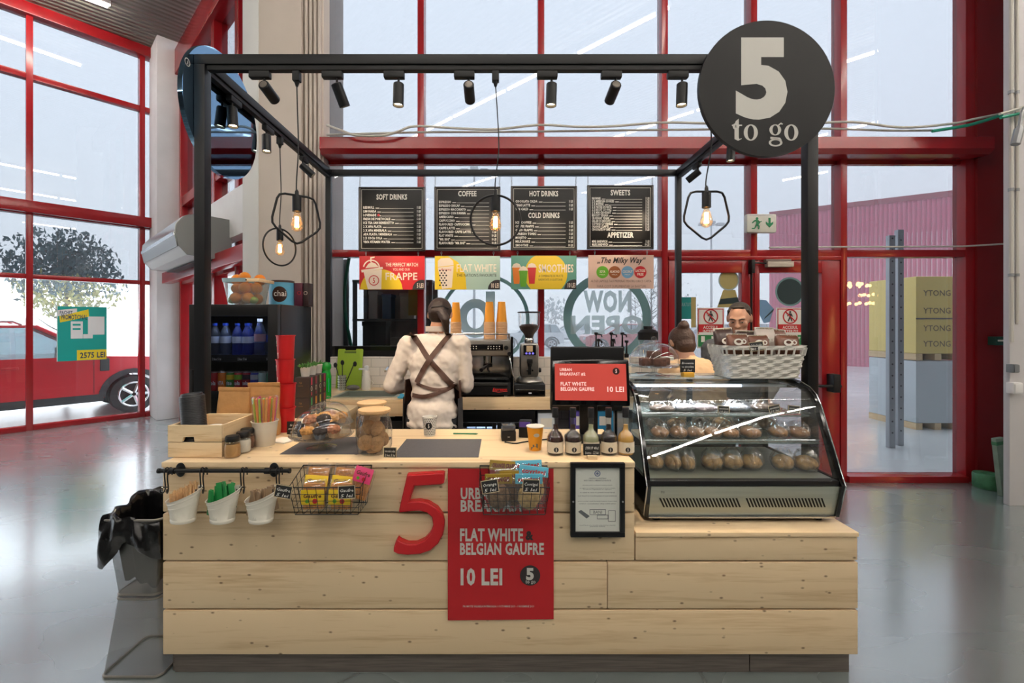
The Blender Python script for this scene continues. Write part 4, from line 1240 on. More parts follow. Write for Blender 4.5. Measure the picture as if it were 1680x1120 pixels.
part('print', mb, ink, nf, smooth=0)
part('crest', MB().ring((0, nz(774)), 5 * kc, 3.4 * kc, -0.0102, -0.0108, 20).disc((0, nz(774)), 2.2 * kc, -0.0102, -0.0108, 10), M('crest_blue', (110, 122, 150), 0.6), nf)
mb = MB()
def frame_line(a, b, c_, d_, t_=0.7):
 for lo, hi in (((a, b), (c_, b + t_)), ((a, d_ - t_), (c_, d_)), ((a, b), (a + t_, d_)), ((c_ - t_, b), (c_, d_))):
  mb.box((nx(lo[0]), -0.0108, nz(hi[1])), (nx(hi[0]), -0.0102, nz(lo[1])))
frame_line(966, 832, 992, 841); frame_line(996, 834, 1008, 852); frame_line(978, 841, 996, 848)
mb.text('BANI', nx(979), nz(839), 5 * kc, w=14 * kc, y=-0.0108, align='C')
mb.prism([(nx(947), nz(836)), (nx(952), nz(833)), (nx(966), nz(843)), (nx(961), nz(847))], -0.0102, -0.0108)
part('drawing', mb, ink, nf, smooth=0)
for px_ in (938.5, 1018.5):
 part('screw', MB().disc((nx(px_), nz(818)), 0.004, -0.0222, -0.0235, 12), grey_metal, nf)
# ------------------------------------------------------------------ things on the counter top
def top(px, d, z=CT):
 return Vector(((px - PX) * d / FPX, d, z))
clear = glass('clear_glass_ware', (250, 251, 250), 0.07, body=0.012, gain=1.0)
film = glass('clear_wrapping_film', (248, 248, 248), 0.10, rough=0.08, body=0.03, gain=1.0)
paper_white = M('white_card', (232, 226, 216), 0.6)
chalk = M('chalkboard', (22, 22, 23), 0.6)
chalk_w = M('chalk_print', (222, 220, 214), 0.8)
kraft = M('kraft_paper', (188, 138, 82), 0.65, vary=0.1, vscale=14, bump=0.5, bscale=16)
# wooden crate
cr = thing('wooden_crate', 'slatted pine crate holding black lids at the end of the counter', 'crate', (-1.335, 2.12, CT))
hx, hy = 0.112, 0.135
mb = MB()
def slat(name, lo, hi, m=pine_pale): part(name, MB().box(lo, hi, 0.002), m, cr)
for z0, z1 in ((0.002, 0.066), (0.070, 0.141)):
 for sx in (-1, 1):
  slat('side_slat', (sx * hx - 0.006, -hy + 0.012, z0), (sx * hx + 0.006, hy - 0.012, z1), pine_y)
 slat('end_slat', (-hx, hy - 0.012, z0), (hx, hy, z1))
slat('end_slat', (-hx - 0.006, -hy, 0.002), (hx + 0.006, -hy + 0.0119, 0.066))
part('end_slat', MB().prism([(-hx - 0.006, 0.070), (-0.055, 0.070), (-0.048, 0.091), (-0.004, 0.091), (-0.002, 0.070), (hx + 0.006, 0.070), (hx + 0.006, 0.141), (-hx - 0.006, 0.141)], -hy, -hy + 0.0119), pine_pale, cr)
slat('base', (-hx + 0.006, -hy + 0.012, 0.002), (hx - 0.006, hy - 0.012, 0.010))
def lid_stack(n, loc, r, pitch, label, m, rot=(0, 0, 0)):
 t = thing('cup_lid_stack', label, 'cup lids', loc, rot)
 prof = [(0, 0.0)]
 for i in range(n):
  z = i * pitch
  prof += [(r * 0.97, z), (r, z + pitch * 0.25), (r, z + pitch * 0.6), (r * 0.975, z + pitch * 0.95)]
 z = n * pitch
 prof += [(r * 0.86, z + 0.002), (r * 0.82, z + 0.010), (r * 0.7, z + 0.011), (r * 0.66, z + 0.004), (0, z + 0.004)]
 part('lids', MB().lathe(prof, n=32), m, t)
 return t
lid_black = M('black_lid_plastic', (26, 28, 32), 0.42)
lid_stack(34, Vector((-1.376, 2.056, CT + 0.0165)), 0.050, 0.0072, 'tall stack of black cup lids leaning in the pine crate', lid_black, (R(1), R(-4), 0))
lid_stack(7, Vector((-1.292, 2.06, CT + 0.0115)), 0.040, 0.0125, 'short stack of black cup lids in the pine crate', lid_black)
single('cup_cover', MB().lathe([(0, 0), (0.03, 0), (0.034, 0.006), (0.03, 0.011), (0, 0.011)], n=28), paper_white, 'white paper lid lying on the short stack of black lids', 'cup lid', (-1.292, 2.06, CT + 0.114), (0, R(3), 0))
def kraft_bag(px, d, z, w, h, label, rz):
 t = thing('paper_bag', label, 'paper bag', top(px, d, z), (0, 0, rz), 'kraft paper bags beside the crate')
 mb = MB()
 def fn(u, v):
  a = 2 * PI * u
  cx_, sy_ = math.cos(a), math.sin(a)
  x = w / 2 * (abs(cx_) ** 0.35) * (1 if cx_ > 0 else -1)
  th = 0.026 * (1 - v) ** 0.8 + 0.002
  return Vector((x + 0.003 * math.sin(9 * v), th * (abs(sy_) ** 0.6) * (1 if sy_ > 0 else -1) + 0.004 * math.sin(5 * v + 3 * u), h * v))
 mb.grid(fn, 28, 12, True)
 part('pouch', mb, kraft, t)
 part('folded_top', MB().box((-w / 2, -0.0045, h - 0.016), (w / 2, 0.0045, h + 0.004), 0.002), kraft, t)
 return t
kraft_bag(384, 2.305, CT + 0.001, 0.165, 0.258, 'kraft paper bag standing behind the crate, in front of the fridge', R(-4))
kraft_bag(433, 2.395, CT + 0.001, 0.16, 0.27, 'kraft paper bag standing behind the cup of straws', R(6))
# three small shaker jars
def shaker(px, d, rgb, label):
 t = thing('shaker_jar', label, 'jar', top(px, d), 0, 'shaker jars beside the crate')
 part('glass', MB().lathe([(0.026, 0.0), (0.032, 0.006), (0.033, 0.045), (0.029, 0.066), (0.026, 0.072)], n=24), clear, t)
 part('powder', MB().lathe([(0, 0.004), (0.028, 0.004), (0.0305, 0.010), (0.031, 0.045), (0.028, 0.058), (0, 0.06)], n=20), M('powder_%d' % rgb[0], rgb, 0.8), t)
 part('cap', MB().lathe([(0.028, 0.070), (0.0295, 0.073), (0.0295, 0.086), (0.026, 0.094), (0.0, 0.097)], n=24), black_soft, t)
shaker(381.5, 1.998, (176, 132, 78), 'shaker jar of light brown powder at the front of the three')
shaker(399, 2.075, (222, 214, 200), 'shaker jar of white powder in the middle of the three')
shaker(405.5, 2.137, (108, 70, 46), 'shaker jar of dark brown powder at the back of the three')
# paper bucket of straws
def tub(t, r0, r1, h, m, n=28, rim=0.004):
 part('tub', MB().lathe([(0, 0.002), (r0, 0.002), (r0, 0), (r0 + 0.001, 0.002), (r1, h - rim), (r1 + rim, h - rim), (r1 + rim, h), (r1 - 0.001, h), (r0 - 0.003, 0.006), (0, 0.006)], n=n), m, t)
sb = thing('paper_tub', 'white paper tub of coloured straws beside the crate', 'tub', top(434.5, 2.20))
tub(sb, 0.044, 0.058, 0.118, M('tub_cream', (224, 214, 196), 0.55))
cols = [(168, 200, 60), (226, 70, 150), (242, 140, 60), (226, 70, 150), (242, 150, 60), (246, 150, 70), (150, 206, 70), (190, 60, 130), (246, 170, 70), (236, 130, 50), (242, 140, 60), (176, 206, 60), (230, 90, 160), (246, 150, 60), (168, 200, 60), (242, 160, 60), (250, 180, 90), (236, 120, 60), (200, 70, 140), (246, 150, 70)]
nm = {168: 'lime', 226: 'pink', 242: 'orange', 246: 'light orange', 150: 'green', 190: 'purple', 236: 'deep orange', 176: 'yellow green', 230: 'rose', 250: 'apricot', 200: 'magenta'}
rg = random.Random(3)
base = top(434.5, 2.20)
for i, c_ in enumerate(cols):
 a = 2 * PI * i / 20 * 1.0 + 0.2
 rr = 0.037 if i % 3 else 0.022
 p0 = Vector((rr * 0.75 * math.cos(a), rr * 0.75 * math.sin(a), 0.008))
 p1 = Vector((rr * 1.45 * math.cos(a), rr * 1.1 * math.sin(a), 0.226 + rg.uniform(-0.006, 0.006)))
 mb = MB().tube([Vector((0, 0, 0)), p1 - p0], 0.0052, 8)
 single('drinking_straw', mb, M('straw_%d_%d' % (c_[0], c_[1]), c_, 0.35), nm[c_[0]] + ' drinking straw in the white paper tub', 'straw', base + p0, 0, 'straws in the paper tub, ' + nm[c_[0]])
part('straw_wrapper', MB().lathe([(0.051, 0.119), (0.060, 0.232), (0.050, 0.236)], n=22, cap=False), film, sb)
# stack of red paper buckets
rb_red = M('bucket_red', (200, 26, 32), 0.4)
for i in range(4):
 t = thing('paper_bucket', ['bottom red paper bucket of the stack of four', 'second red paper bucket from the bottom of its stack', 'third red paper bucket from the bottom of its stack', 'topmost red paper bucket of the stack of four'][i],
              'bucket', top(469, 2.484, CT + i * 0.1305) + Vector((0.004 * math.sin(i * 2), 0, 0)), R(10 * i), 'stacked red paper buckets')
 tub(t, 0.040, 0.047, 0.130, rb_red)
 mb = MB()
 for k, (a, z, r_) in enumerate(((-2.3, 0.095, 0.010), (-2.15, 0.03, 0.012))):
  aa = a - R(10 * i)
  for s_ in range(3):
   rr_ = 0.0412 + 0.007 * (z - 0.008 * s_) / 0.13 + 0.0012
   mb.ball((rr_ * math.cos(aa), rr_ * math.sin(aa), z - 0.010 * s_), (0.002, 0.002, 0.004 + 0.004 * (s_ == 0)), 6, 4)
 part('print', mb, paper_white, t)
# cards, pad, placemats
def stand_card(px, d, w, h, lines, label, rz=0.0, z=CT, wood=False, name='price_card', border=True, tilt=0.0):
 t = thing(name, label, 'price card', top(px, d, z), (tilt, 0, rz))
 zb = 0.014 if wood else 0.0
 part('card', MB().box((-w / 2, -0.002, zb), (w / 2, 0.002, zb + h), 0.001), chalk, t)
 if wood: part('wooden_base', MB().box((-w * 0.28, -0.02, 0), (w * 0.28, 0.02, 0.016), 0.002), pine_pale, t)
 if border:
  mb = MB(); e = 0.0022
  for lo, hi in (((-w / 2, zb), (w / 2, zb + e)), ((-w / 2, zb + h - e), (w / 2, zb + h)), ((-w / 2, zb), (-w / 2 + e, zb + h)), ((w / 2 - e, zb), (w / 2, zb + h))):
   mb.box((lo[0], -0.0032, lo[1]), (hi[0], -0.0021, hi[1]))
  part('border', mb, M('card_border', (206, 186, 150), 0.6), t)
 mb = MB()
 n = len(lines)
 for i, s in enumerate(lines):
  hh = h * 0.62 / n
  mb.text(s, 0, zb + h * 0.86 - (i + 0.85) * h * 0.8 / n, hh * 0.8, w=min(w * 0.8, 0.62 * hh * len(s)), y=-0.0028, align='C', off=0.01, shear=0.2, res=1)
 part('writing', mb, chalk_w, t, smooth=0)
 return t
stand_card(483, 2.41, 0.075, 0.068, ['fresh', 'muffins', '5 lei'], 'black price card between the red buckets and the cake dome', R(4), border=False)
single('note_pad', MB().box((-0.05, -0.045, 0), (0.05, 0.045, 0.007), 0.002), paper_white, 'white note pad on the counter beside the straw tub', 'note pad', top(465, 2.27), R(-20))
mat_m = M('woven_slate_mat', (84, 82, 86), 0.8, vary=0.12, vscale=60, stretch=(1, 6, 1), bump=0.3, bscale=160)
def mat(loc, w, l, label, rz):
 single('placemat', MB().box((-w / 2, -l / 2, 0), (w / 2, l / 2, 0.0025), 0.001), mat_m, label, 'placemat', loc, rz, 'woven grey placemats')
mat(Vector((-0.775, 2.19, CT)), 0.43, 0.31, 'woven grey placemat under the muffin dome', 0)
mat(Vector((-0.288, 2.145, CT)), 0.38, 0.31, 'woven grey placemat in the middle of the counter', 0)
# cake stand with dome and muffins
def cake_dome(loc, r, hstem, hd, label, bow=True):
 t = thing('cake_stand', label, 'cake stand', loc)
 part('stand', MB().lathe([(0, 0.004), (r * 0.46, 0.002), (r * 0.52, 0.0), (r * 0.52, 0.003), (r * 0.35, 0.010), (0.014, 0.02), (0.010, hstem * 0.6), (0.016, hstem - 0.008), (r * 0.6, hstem - 0.004), (r * 1.06, hstem + 0.003), (r * 1.12, hstem + 0.012), (r * 1.10, hstem + 0.012), (r * 1.02, hstem + 0.006), (0, hstem + 0.003)], n=40), clear, t)
 prof = [(r, 0.0), (r * 1.02, 0.004)]
 for k in range(11):
  a = PI / 2 * k / 10
  prof.append((r * math.cos(a) ** 0.75 if k < 10 else 0.012, hd * 0.12 + hd * 0.86 * math.sin(a)))
 zd = hstem + 0.0065
 part('dome', MB().lathe([(a, b + zd) for a, b in prof], n=40, cap=False), clear, t)
 part('knob', MB().lathe([(0.010, hd * 0.98 + zd), (0.008, hd + 0.006 + zd), (0.015, hd + 0.016 + zd), (0.013, hd + 0.026 + zd), (0, hd + 0.03 + zd)], n=18, cap=False), clear, t)
 return t, loc.z + hstem + 0.004
c0 = top(528, 2.14, CT + 0.0035)
cake_dome(c0, 0.130, 0.054, 0.125, 'glass cake stand with low dome full of muffins on the counter')
_, zp = None, c0.z + 0.0595
crust_c = M('chocolate_crumb', (46, 32, 28), 0.75, bump=0.6, bscale=60)
crust_g = M('golden_crumb', (206, 146, 76), 0.85, vary=0.4, vscale=60, bump=0.6, bscale=60)
crust_r = M('berry_crumb', (178, 116, 84), 0.85, vary=0.45, vscale=60, bump=0.6, bscale=60)
case_dark = M('paper_case_slate', (86, 92, 104), 0.7)
case_pale = M('paper_case_pale', (206, 168, 128), 0.7)
def muffin(loc, crust, case, label, rot=(0, 0, 0), grp='muffins under the glass dome'):
 t = thing('muffin', label, 'muffin', loc, rot, grp)
 mb = MB()
 pr = []
 n = 32
 vs = []; fs = []
 for r_, z in ((0.0, 0.0), (0.020, 0.0), (0.028, 0.034)):
  for j in range(n):
   k = r_ * (1 + 0.05 * (j % 2) * (r_ > 0))
   vs.append((k * math.cos(2 * PI * j / n), k * math.sin(2 * PI * j / n), z))
 for i in range(2):
  for j in range(n):
   fs.append((i * n + j, i * n + (j + 1) % n, (i + 1) * n + (j + 1) % n, (i + 1) * n + j))
 mb.add(vs, fs)
 part('paper_case', mb, case, t)
 part('cake', MB().ball((0, 0, 0.034), (0.032, 0.032, 0.022), 18, 12, jit=0.10, seed=int(loc.x * 999)), crust, t, smooth=28)
 return t
flav = [(crust_c, case_dark, 'chocolate muffin'), (crust_g, case_pale, 'golden muffin'), (crust_r, case_pale, 'berry muffin')]
ring1 = [(-0.088, -0.028, 0, 'dark chocolate muffin at the glass edge towards the straws'), (-0.042, -0.078, 1, 'golden muffin in front under the dome'), (0.022, -0.080, 0, 'chocolate muffin in front under the dome'), (0.078, -0.046, 2, 'berry muffin at the dome edge towards the cookie jars'),
         (-0.07, 0.042, 1, 'golden muffin behind the dark one under the dome'), (-0.014, 0.0, 1, 'golden muffin in the centre of the glass stand'), (0.048, 0.022, 0, 'chocolate muffin behind the berry one'), (0.0, 0.076, 1, 'golden muffin at the back of the glass stand')]
for x, y, k, lab in ring1:
 muffin(Vector((c0.x + x * 0.9, c0.y + y * 0.9, zp)), flav[k][0], flav[k][1], lab)
for x, y, k, lab in ((-0.036, -0.034, 2, 'berry muffin on top of the heap under the dome'), (0.022, -0.022, 0, 'chocolate muffin on top of the heap under the dome'), (0.004, 0.034, 1, 'golden muffin on top at the back under the dome')):
 muffin(Vector((c0.x + x, c0.y + y, zp + 0.047)), flav[k][0], flav[k][1], lab, (R(8), R(-6), 0))
# a second stand behind the first
c2 = top(538, 2.428, CT + 0.0005)
cake_dome(c2, 0.118, 0.05, 0.112, 'second glass cake stand with dome behind the muffin one')
for x, y, k, lab in ((-0.05, -0.04, 1, 'golden muffin at the bucket side under the rear dome'), (0.045, -0.042, 1, 'golden muffin at the jar side under the rear dome'), (0.0, 0.045, 2, 'berry muffin at the back under the rear dome'), (0.064, 0.024, 1, 'golden muffin by the glass under the rear dome'), (-0.002, -0.066, 0, 'chocolate muffin in front under the rear dome')):
 muffin(Vector((c2.x + x, c2.y + y, c2.z + 0.0555)), flav[k][0], flav[k][1], lab, grp='muffins under the rear dome')
# cookie jars
cookie_m = M('cookie_crumb', (156, 116, 74), 0.8, vary=0.25, vscale=50, bump=0.7, bscale=70)
beech = pine('pale_beech', (206, 160, 108), (226, 184, 134), scale=3, knots=False)
def cookie_jar(px, d, label, seed, where):
 L = top(px, d)
 t = thing('cookie_jar', label, 'jar', L)
 part('glass', MB().lathe([(0, 0.003), (0.058, 0.002), (0.072, 0.010), (0.079, 0.04), (0.079, 0.11), (0.074, 0.145), (0.066, 0.165), (0.063, 0.178), (0.066, 0.182)], n=36, cap=False), clear, t)
 part('lid', MB().lathe([(0, 0.180), (0.060, 0.180), (0.060, 0.186), (0.071, 0.187), (0.072, 0.190), (0.072, 0.198), (0.070, 0.200), (0, 0.200)], n=36), beech, t)
 rr = random.Random(seed)
 cn = ['lying flat at the bottom of', 'leaning at the front of', 'standing on edge in', 'tilted in the middle of', 'at the back of', 'near the top of', 'resting on top in']
 spots = [(0, 0, 0.012, 0, 0), (-0.030, -0.034, 0.055, 78, 12), (0.022, -0.036, 0.052, 72, -16), (0.034, 0.022, 0.06, 70, 60), (-0.03, 0.03, 0.06, 74, 120), (0.018, -0.018, 0.115, 64, -30), (-0.024, 0.010, 0.115, 58, 40)]
 for i, (x, y, z, tilt, az) in enumerate(spots):
  single('cookie', MB().lathe([(0, -0.006), (0.028, -0.006), (0.034, -0.002), (0.034, 0.002), (0.026, 0.007), (0, 0.008)], n=22), cookie_m, 'oat cookie %s the %s' % (cn[i], where), 'cookie', L + Vector((x, y, z)), (R(tilt), R(rr.uniform(-8, 8)), R(az)), 'cookies in the ' + where)
cookie_jar(614, 2.06, 'round cookie jar with flat wooden lid in front of its twin', 1, 'front cookie jar')
cookie_jar(610, 2.245, 'round cookie jar with wooden lid behind the first one', 2, 'rear cookie jar')
stand_card(640, 1.99, 0.058, 0.045, ['home made cookies', '2 buc 5 lei'], 'small black price card leaning at the foot of the cookie jar', R(-6))
# takeaway cups
dot_m = M('dotted_print', (40, 38, 38), 0.6)
L = top(705, 2.385)
t = thing('paper_cup', 'small dotted paper cup with a black numeral spot on the counter', 'cup', L)
r0, r1, h = 0.028, 0.037, 0.098
part('cup', MB().lathe([(0, 0.003), (r0, 0.0), (r1, h), (r1 + 0.0025, h + 0.002), (r1 - 0.001, h + 0.003), (r0 - 0.002, 0.006), (0, 0.006)], n=30), paper_white, t)
mb = MB()
for i in range(10):
 z = 0.008 + i * 0.0088
 rr_ = r0 + (r1 - r0) * z / h + 0.0004
 for j in range(22):
  a = 2 * PI * (j + 0.5 * (i % 2)) / 22
  s_ = 0.0022
  c_, w_ = Vector((rr_ * math.cos(a), rr_ * math.sin(a), z)), Vector((-math.sin(a), math.cos(a), 0)) * s_
  mb.quad(c_ - w_, c_ + w_, c_ + w_ + Vector((0, 0, 2.0 * s_)), c_ - w_ + Vector((0, 0, 2.0 * s_)))
part('dots', mb, dot_m, t, smooth=0)
mb = MB()
def wrap(mb, r0, r1, h, out):
 for v_ in mb.v:
  rr_ = r0 + (r1 - r0) * v_.z / h + out - v_.y
  a = -PI / 2 + v_.x / rr_
  v_.x, v_.y = rr_ * math.cos(a), rr_ * math.sin(a)
 return mb
mb = MB()
for k in range(8):
 mb.ring((0, 0.056), 0.0022 * (k + 1), 0.0022 * k + 1e-5, 0.0, 0.0, 24)
part('spot', wrap(mb, r0, r1, h, 0.0012), dot_m, t, smooth=0)
part('numeral', wrap(MB().text('5', 0, 0.046, 0.020, y=-0.0008, align='C', off=0.03), r0, r1, h, 0.0012), paper_white, t, smooth=0)
single('pencil', MB().tube([(-0.066, 0, 0.004), (0.055, 0, 0.004), (0.066, 0, 0.004)], [0.004, 0.004, 0.0008], 6), M('pencil_green', (40, 120, 84), 0.4), 'green pencil lying on the counter beside the dotted cup', 'pencil', top(764, 2.405), R(-4))
cup_orange = M('cup_orange', (238, 158, 34), 0.45)
L = top(878, 2.115)
t = thing('paper_cup', 'tall orange paper cup with cartoon print behind the wire basket', 'cup', L)
r0, r1, h = 0.027, 0.0385, 0.108
def cup_shell(r0, r1, h):
 return MB().lathe([(0, 0.003), (r0, 0.0), (r1, h), (r1 + 0.0025, h + 0.002), (r1 - 0.001, h + 0.003), (r0 - 0.002, 0.006), (0, 0.006)], n=30)
part('cup', cup_shell(r0, r1, h), cup_orange, t)
part('rim', MB().lathe([(r1 - 0.001, h - 0.002), (r1 + 0.003, h), (r1 + 0.003, h + 0.0035), (r1 - 0.0015, h + 0.0035)], n=30), paper_white, t)
mb = MB()
for k in range(4): mb.ring((0.004, 0.074), (0.0035 * (k + 1), 0.0022 * (k + 1)), (0.0035 * k + 1e-5, 0.0022 * k + 1e-5), 0, 0, 20)
part('cloud_print', wrap(mb, r0, r1, h, 0.0008), paper_white, t, smooth=0)
part('skyline_print', wrap(MB().prism([(-0.022, 0.004), (-0.022, 0.018), (-0.014, 0.018), (-0.014, 0.03), (-0.006, 0.03), (-0.006, 0.022), (0.002, 0.022), (0.002, 0.036), (0.01, 0.034), (0.01, 0.014), (0.02, 0.014), (0.02, 0.004)], 0, 0.0001), r0, r1, h, 0.0008), M('print_grey', (112, 104, 96), 0.6), t, smooth=0)
# card terminal and small boxes
t = thing('card_terminal', 'small black receipt box on the counter behind the bar basket', 'card terminal', top(834, 2.30), R(3))
part('body', MB().box((-0.036, -0.04, 0), (0.036, 0.04, 0.05), 0.006), black_soft, t)
part('lid', MB().box((-0.034, -0.038, 0.0505), (0.034, 0.038, 0.078), 0.008), glass('smoked_cover', (150, 150, 152), 0.06, body=0.2), t)
part('label', MB().text('PAY', 0, 0.018, 0.008, y=-0.0405, align='C'), chalk_w, t, smooth=0)
t = thing('card_terminal', 'dark card terminal with violet top behind the orange cup', 'card terminal', top(862, 2.36), R(-8))
part('body', MB().box((-0.032, -0.03, 0), (0.032, 0.03, 0.085), 0.006), black_soft, t)
part('screen', MB().box((-0.028, -0.032, 0.055), (0.028, -0.0301, 0.082), 0.001), M('violet_panel', (84, 66, 150), 0.35), t)
single('terminal_cable', MB().tube(smooth_path([(-0.03, 0, 0.004), (0.02, -0.03, 0.004), (0.07, 0.0, 0.004), (0.2, 0.06, 0.004), (0.24, 0.11, 0.004)], 8), 0.003, 6), black_soft, 'thin black cable lying on the counter by the card terminal', 'cable', top(838, 2.24))
# syrup bottles
label_cream = M('bottle_label', (222, 208, 184), 0.55)
def syrup(px, rgb, label, seed):
 t = thing('syrup_bottle', label, 'bottle', top(px, 2.045), 0, 'syrup bottles at the end of the counter')
 r = 0.037
 body = [(0, 0.004), (r * 0.9, 0.0), (r, 0.006), (r, 0.064), (r * 0.97, 0.078), (r * 0.75, 0.094), (0.015, 0.108), (0.0125, 0.120), (0.0125, 0.168), (0.0145, 0.170)]
 part('glass', MB().lathe(body, n=28, cap=False), clear, t)
 part('syrup', MB().lathe([(0, 0.004), (r * 0.86, 0.003), (r * 0.94, 0.008), (r * 0.94, 0.064), (r * 0.9, 0.078), (r * 0.68, 0.093), (0.012, 0.106), (0.010, 0.120), (0.010, 0.132), (0, 0.132)], n=24), M('syrup_%d_%d' % (rgb[0], seed), rgb, 0.12, spec=0.6), t)
 part('cap', MB().lathe([(0, 0.208), (0.0135, 0.208), (0.0145, 0.206), (0.0145, 0.165), (0.0135, 0.165)], n=20), black_soft, t)
 vs = MB()
 def lab(u, v):
  a = -PI / 2 + (u - 0.5) * 2.5
  return Vector((0.0375 * math.cos(a), 0.0375 * math.sin(a), 0.012 + 0.048 * v))
 vs.grid(lab, 16, 2)
 part('paper_label', vs, label_cream, t)
 mb = MB()
 for k in range(5): mb.ring((0, 0.028), 0.0022 * (k + 1), 0.0022 * k + 1e-5, 0, 0, 20)
 part('label_spot', wrap(mb, 0.0375, 0.0375, 1, 0.0006), dot_m, t, smooth=0)
 part('label_print', wrap(MB().text('5', 0, 0.022, 0.0125, y=-0.0006, align='C', off=0.03).text(label.split()[0], 0, 0.048, 0.006, y=0.0, align='C', shear=0.3, res=1), 0.0375, 0.0375, 1, 0.0006), paper_white, t, smooth=0)
 return t
syrup(911, (56, 24, 16), 'dark syrup bottle, the one beside the orange cup', 1)
syrup(940, (48, 22, 16), 'dark brown syrup bottle second from the orange cup', 2)
syrup(969.5, (176, 176, 140), 'clear pale syrup bottle behind the small chalk sign', 3)
syrup(998.5, (34, 18, 18), 'nearly black syrup bottle between the chalk sign and the amber one', 4)
syrup(1026.5, (206, 158, 82), 'amber syrup bottle at the very end of the counter', 5)
stand_card(971, 1.975, 0.072, 0.050, ['SYRUP 40cl', 'home - 22 lei'], 'chalk price sign on a wooden foot in front of the syrup bottles', 0, wood=True, border=False)
# till with two screens
t = thing('till_display', 'black till with a red customer screen behind the syrup bottles', 'till', top(968, 2.235), R(-3))
part('base', MB().box((-0.12, -0.03, 0.0005), (0.12, 0.066, 0.03), 0.01), black_soft, t)
part('stand', MB().box((-0.045, 0.04, 0.03), (0.045, 0.066, 0.30), 0.008), black_soft, t)
tm = Matrix.Translation((0.0, -0.02, 0.185)) @ Matrix.Rotation(R(-9), 4, 'X')
sw, sh = 0.188, 0.225
part('customer_screen', MB().box((-sw, -0.015, 0), (sw, 0.015, sh), 0.008).move(tm), black_gloss, t)
scr_red = M('screen_red', (176, 66, 58), 0.25, emit=0.55)
scr_txt = M('screen_text', (226, 190, 184), 0.3, emit=0.6)
pw, pz0, pz1 = sw - 0.015, 0.026, sh - 0.022
part('screen_picture', MB().box((-pw, -0.0162, pz0), (pw, -0.0153, pz1)).move(tm), scr_red, t)
for s_, u_, v_, h_, w_ in (('URBAN', 0.07, 0.80, 0.078, 0.17), ('BREAKFAST #2', 0.07, 0.68, 0.078, 0.36), ('FLAT WHITE', 0.08, 0.40, 0.10, 0.36), ('BELGIAN GAUFRE', 0.08, 0.26, 0.10, 0.47), ('10 LEI', 0.73, 0.24, 0.14, 0.23)):
 part('screen_lettering', MB().text(s_, -pw + u_ * 2 * pw, pz0 + v_ * (pz1 - pz0), h_ * (pz1 - pz0), w=w_ * 2 * pw, y=-0.017, off=0.03).move(tm), scr_txt, t, smooth=0)
part('screen_logo', MB().disc((pw * 0.72, pz0 + 0.80 * (pz1 - pz0)), 0.017, -0.0168, -0.0164, 24).move(tm), M('screen_dark', (60, 34, 34), 0.3), t)
part('screen_logo_numeral', MB().text('5', pw * 0.72, pz0 + 0.755 * (pz1 - pz0), 0.018, y=-0.0174, align='C', off=0.03).move(tm), scr_txt, t, smooth=0)
tm2 = Matrix.Translation((-0.008, 0.085, 0.145)) @ Matrix.Rotation(R(6), 4, 'X')
part('cashier_screen', MB().box((-0.182, -0.018, 0.0), (0.182, 0.018, 0.325), 0.010).move(tm2), black_soft, t)
# ------------------------------------------------------------------ rail with hanging buckets on the counter front
rl = thing('utensil_rail', 'black metal rail screwed to the counter front above the trash bin', 'rail', Vector((-1.14, 1.93, 0.897)))
ry, rz_ = 1.868, 0.897
part('bar', MB().tube([(-1.403, ry, rz_), (-0.868, ry, rz_)], 0.008, 12), black, rl, True)
for x in (-1.403, -0.868):
 part('end_cap', MB().tube([(x - 0.004, ry, rz_), (x + 0.004, ry, rz_)], 0.0105, 12), black, rl, True)
for px_ in (291, 446):
 x = (px_ - PX) * 1.90 / FPX
 mb = MB().lathe([(0, 0.0), (0.020, 0.0), (0.020, 0.004), (0.013, 0.008), (0, 0.008)], n=22, sy=1.5, mtx=Matrix.Translation((x, 1.921, rz_ - 0.012)) @ Matrix.Rotation(R(90), 4, 'X'))
 mb.tube([(x, 1.916, rz_ - 0.004), (x, ry, rz_)], 0.007, 10)
 mb.tube([(x - 0.012, ry, rz_), (x + 0.012, ry, rz_)], 0.0125, 12)
 part('bracket', mb, black, rl, True)
def hook(px, lab):
 x = (px - PX) * ry / FPX
 m_ = MB()
 for s_ in (-0.007, 0.007):
  pts = [Vector((x + s_, ry + 0.0125 * math.cos(a), rz_ + 0.0125 * math.sin(a))) for a in (PI * 1.1, PI * 0.75, PI * 0.4, PI * 0.1)]
  pts = [Vector((x + s_, ry + 0.0125, rz_ - 0.02))] + pts[::-1] + [Vector((x + s_ * 0.8, ry - 0.012, rz_ - 0.03)), Vector((x + s_ * 0.9, ry - 0.008, rz_ - 0.07)), Vector((x + s_ * 1.4, ry - 0.018, rz_ - 0.085)), Vector((x + s_ * 1.9, ry - 0.026, rz_ - 0.076)), Vector((x + s_ * 1.9, ry - 0.026, rz_ - 0.066))]
  m_.tube(smooth_path(pts, 4), 0.0026, 6)
 m_.tube([(x - 0.010, ry - 0.014, rz_ - 0.062), (x + 0.010, ry - 0.014, rz_ - 0.062)], 0.0026, 6)
 single('rail_hook', m_, black, lab, 'hook', Vector((x, ry, rz_)), 0, 'double hooks on the rail', world=True)
hook(276, 'black double hook at the outer end of the rail')
hook(334, 'black double hook between the first and second bucket')
hook(400, 'black double hook between the second and third bucket')
hook(458, 'black double hook at the rail end by the waffle basket')
enamel = M('cream_enamel', (226, 220, 206), 0.35)
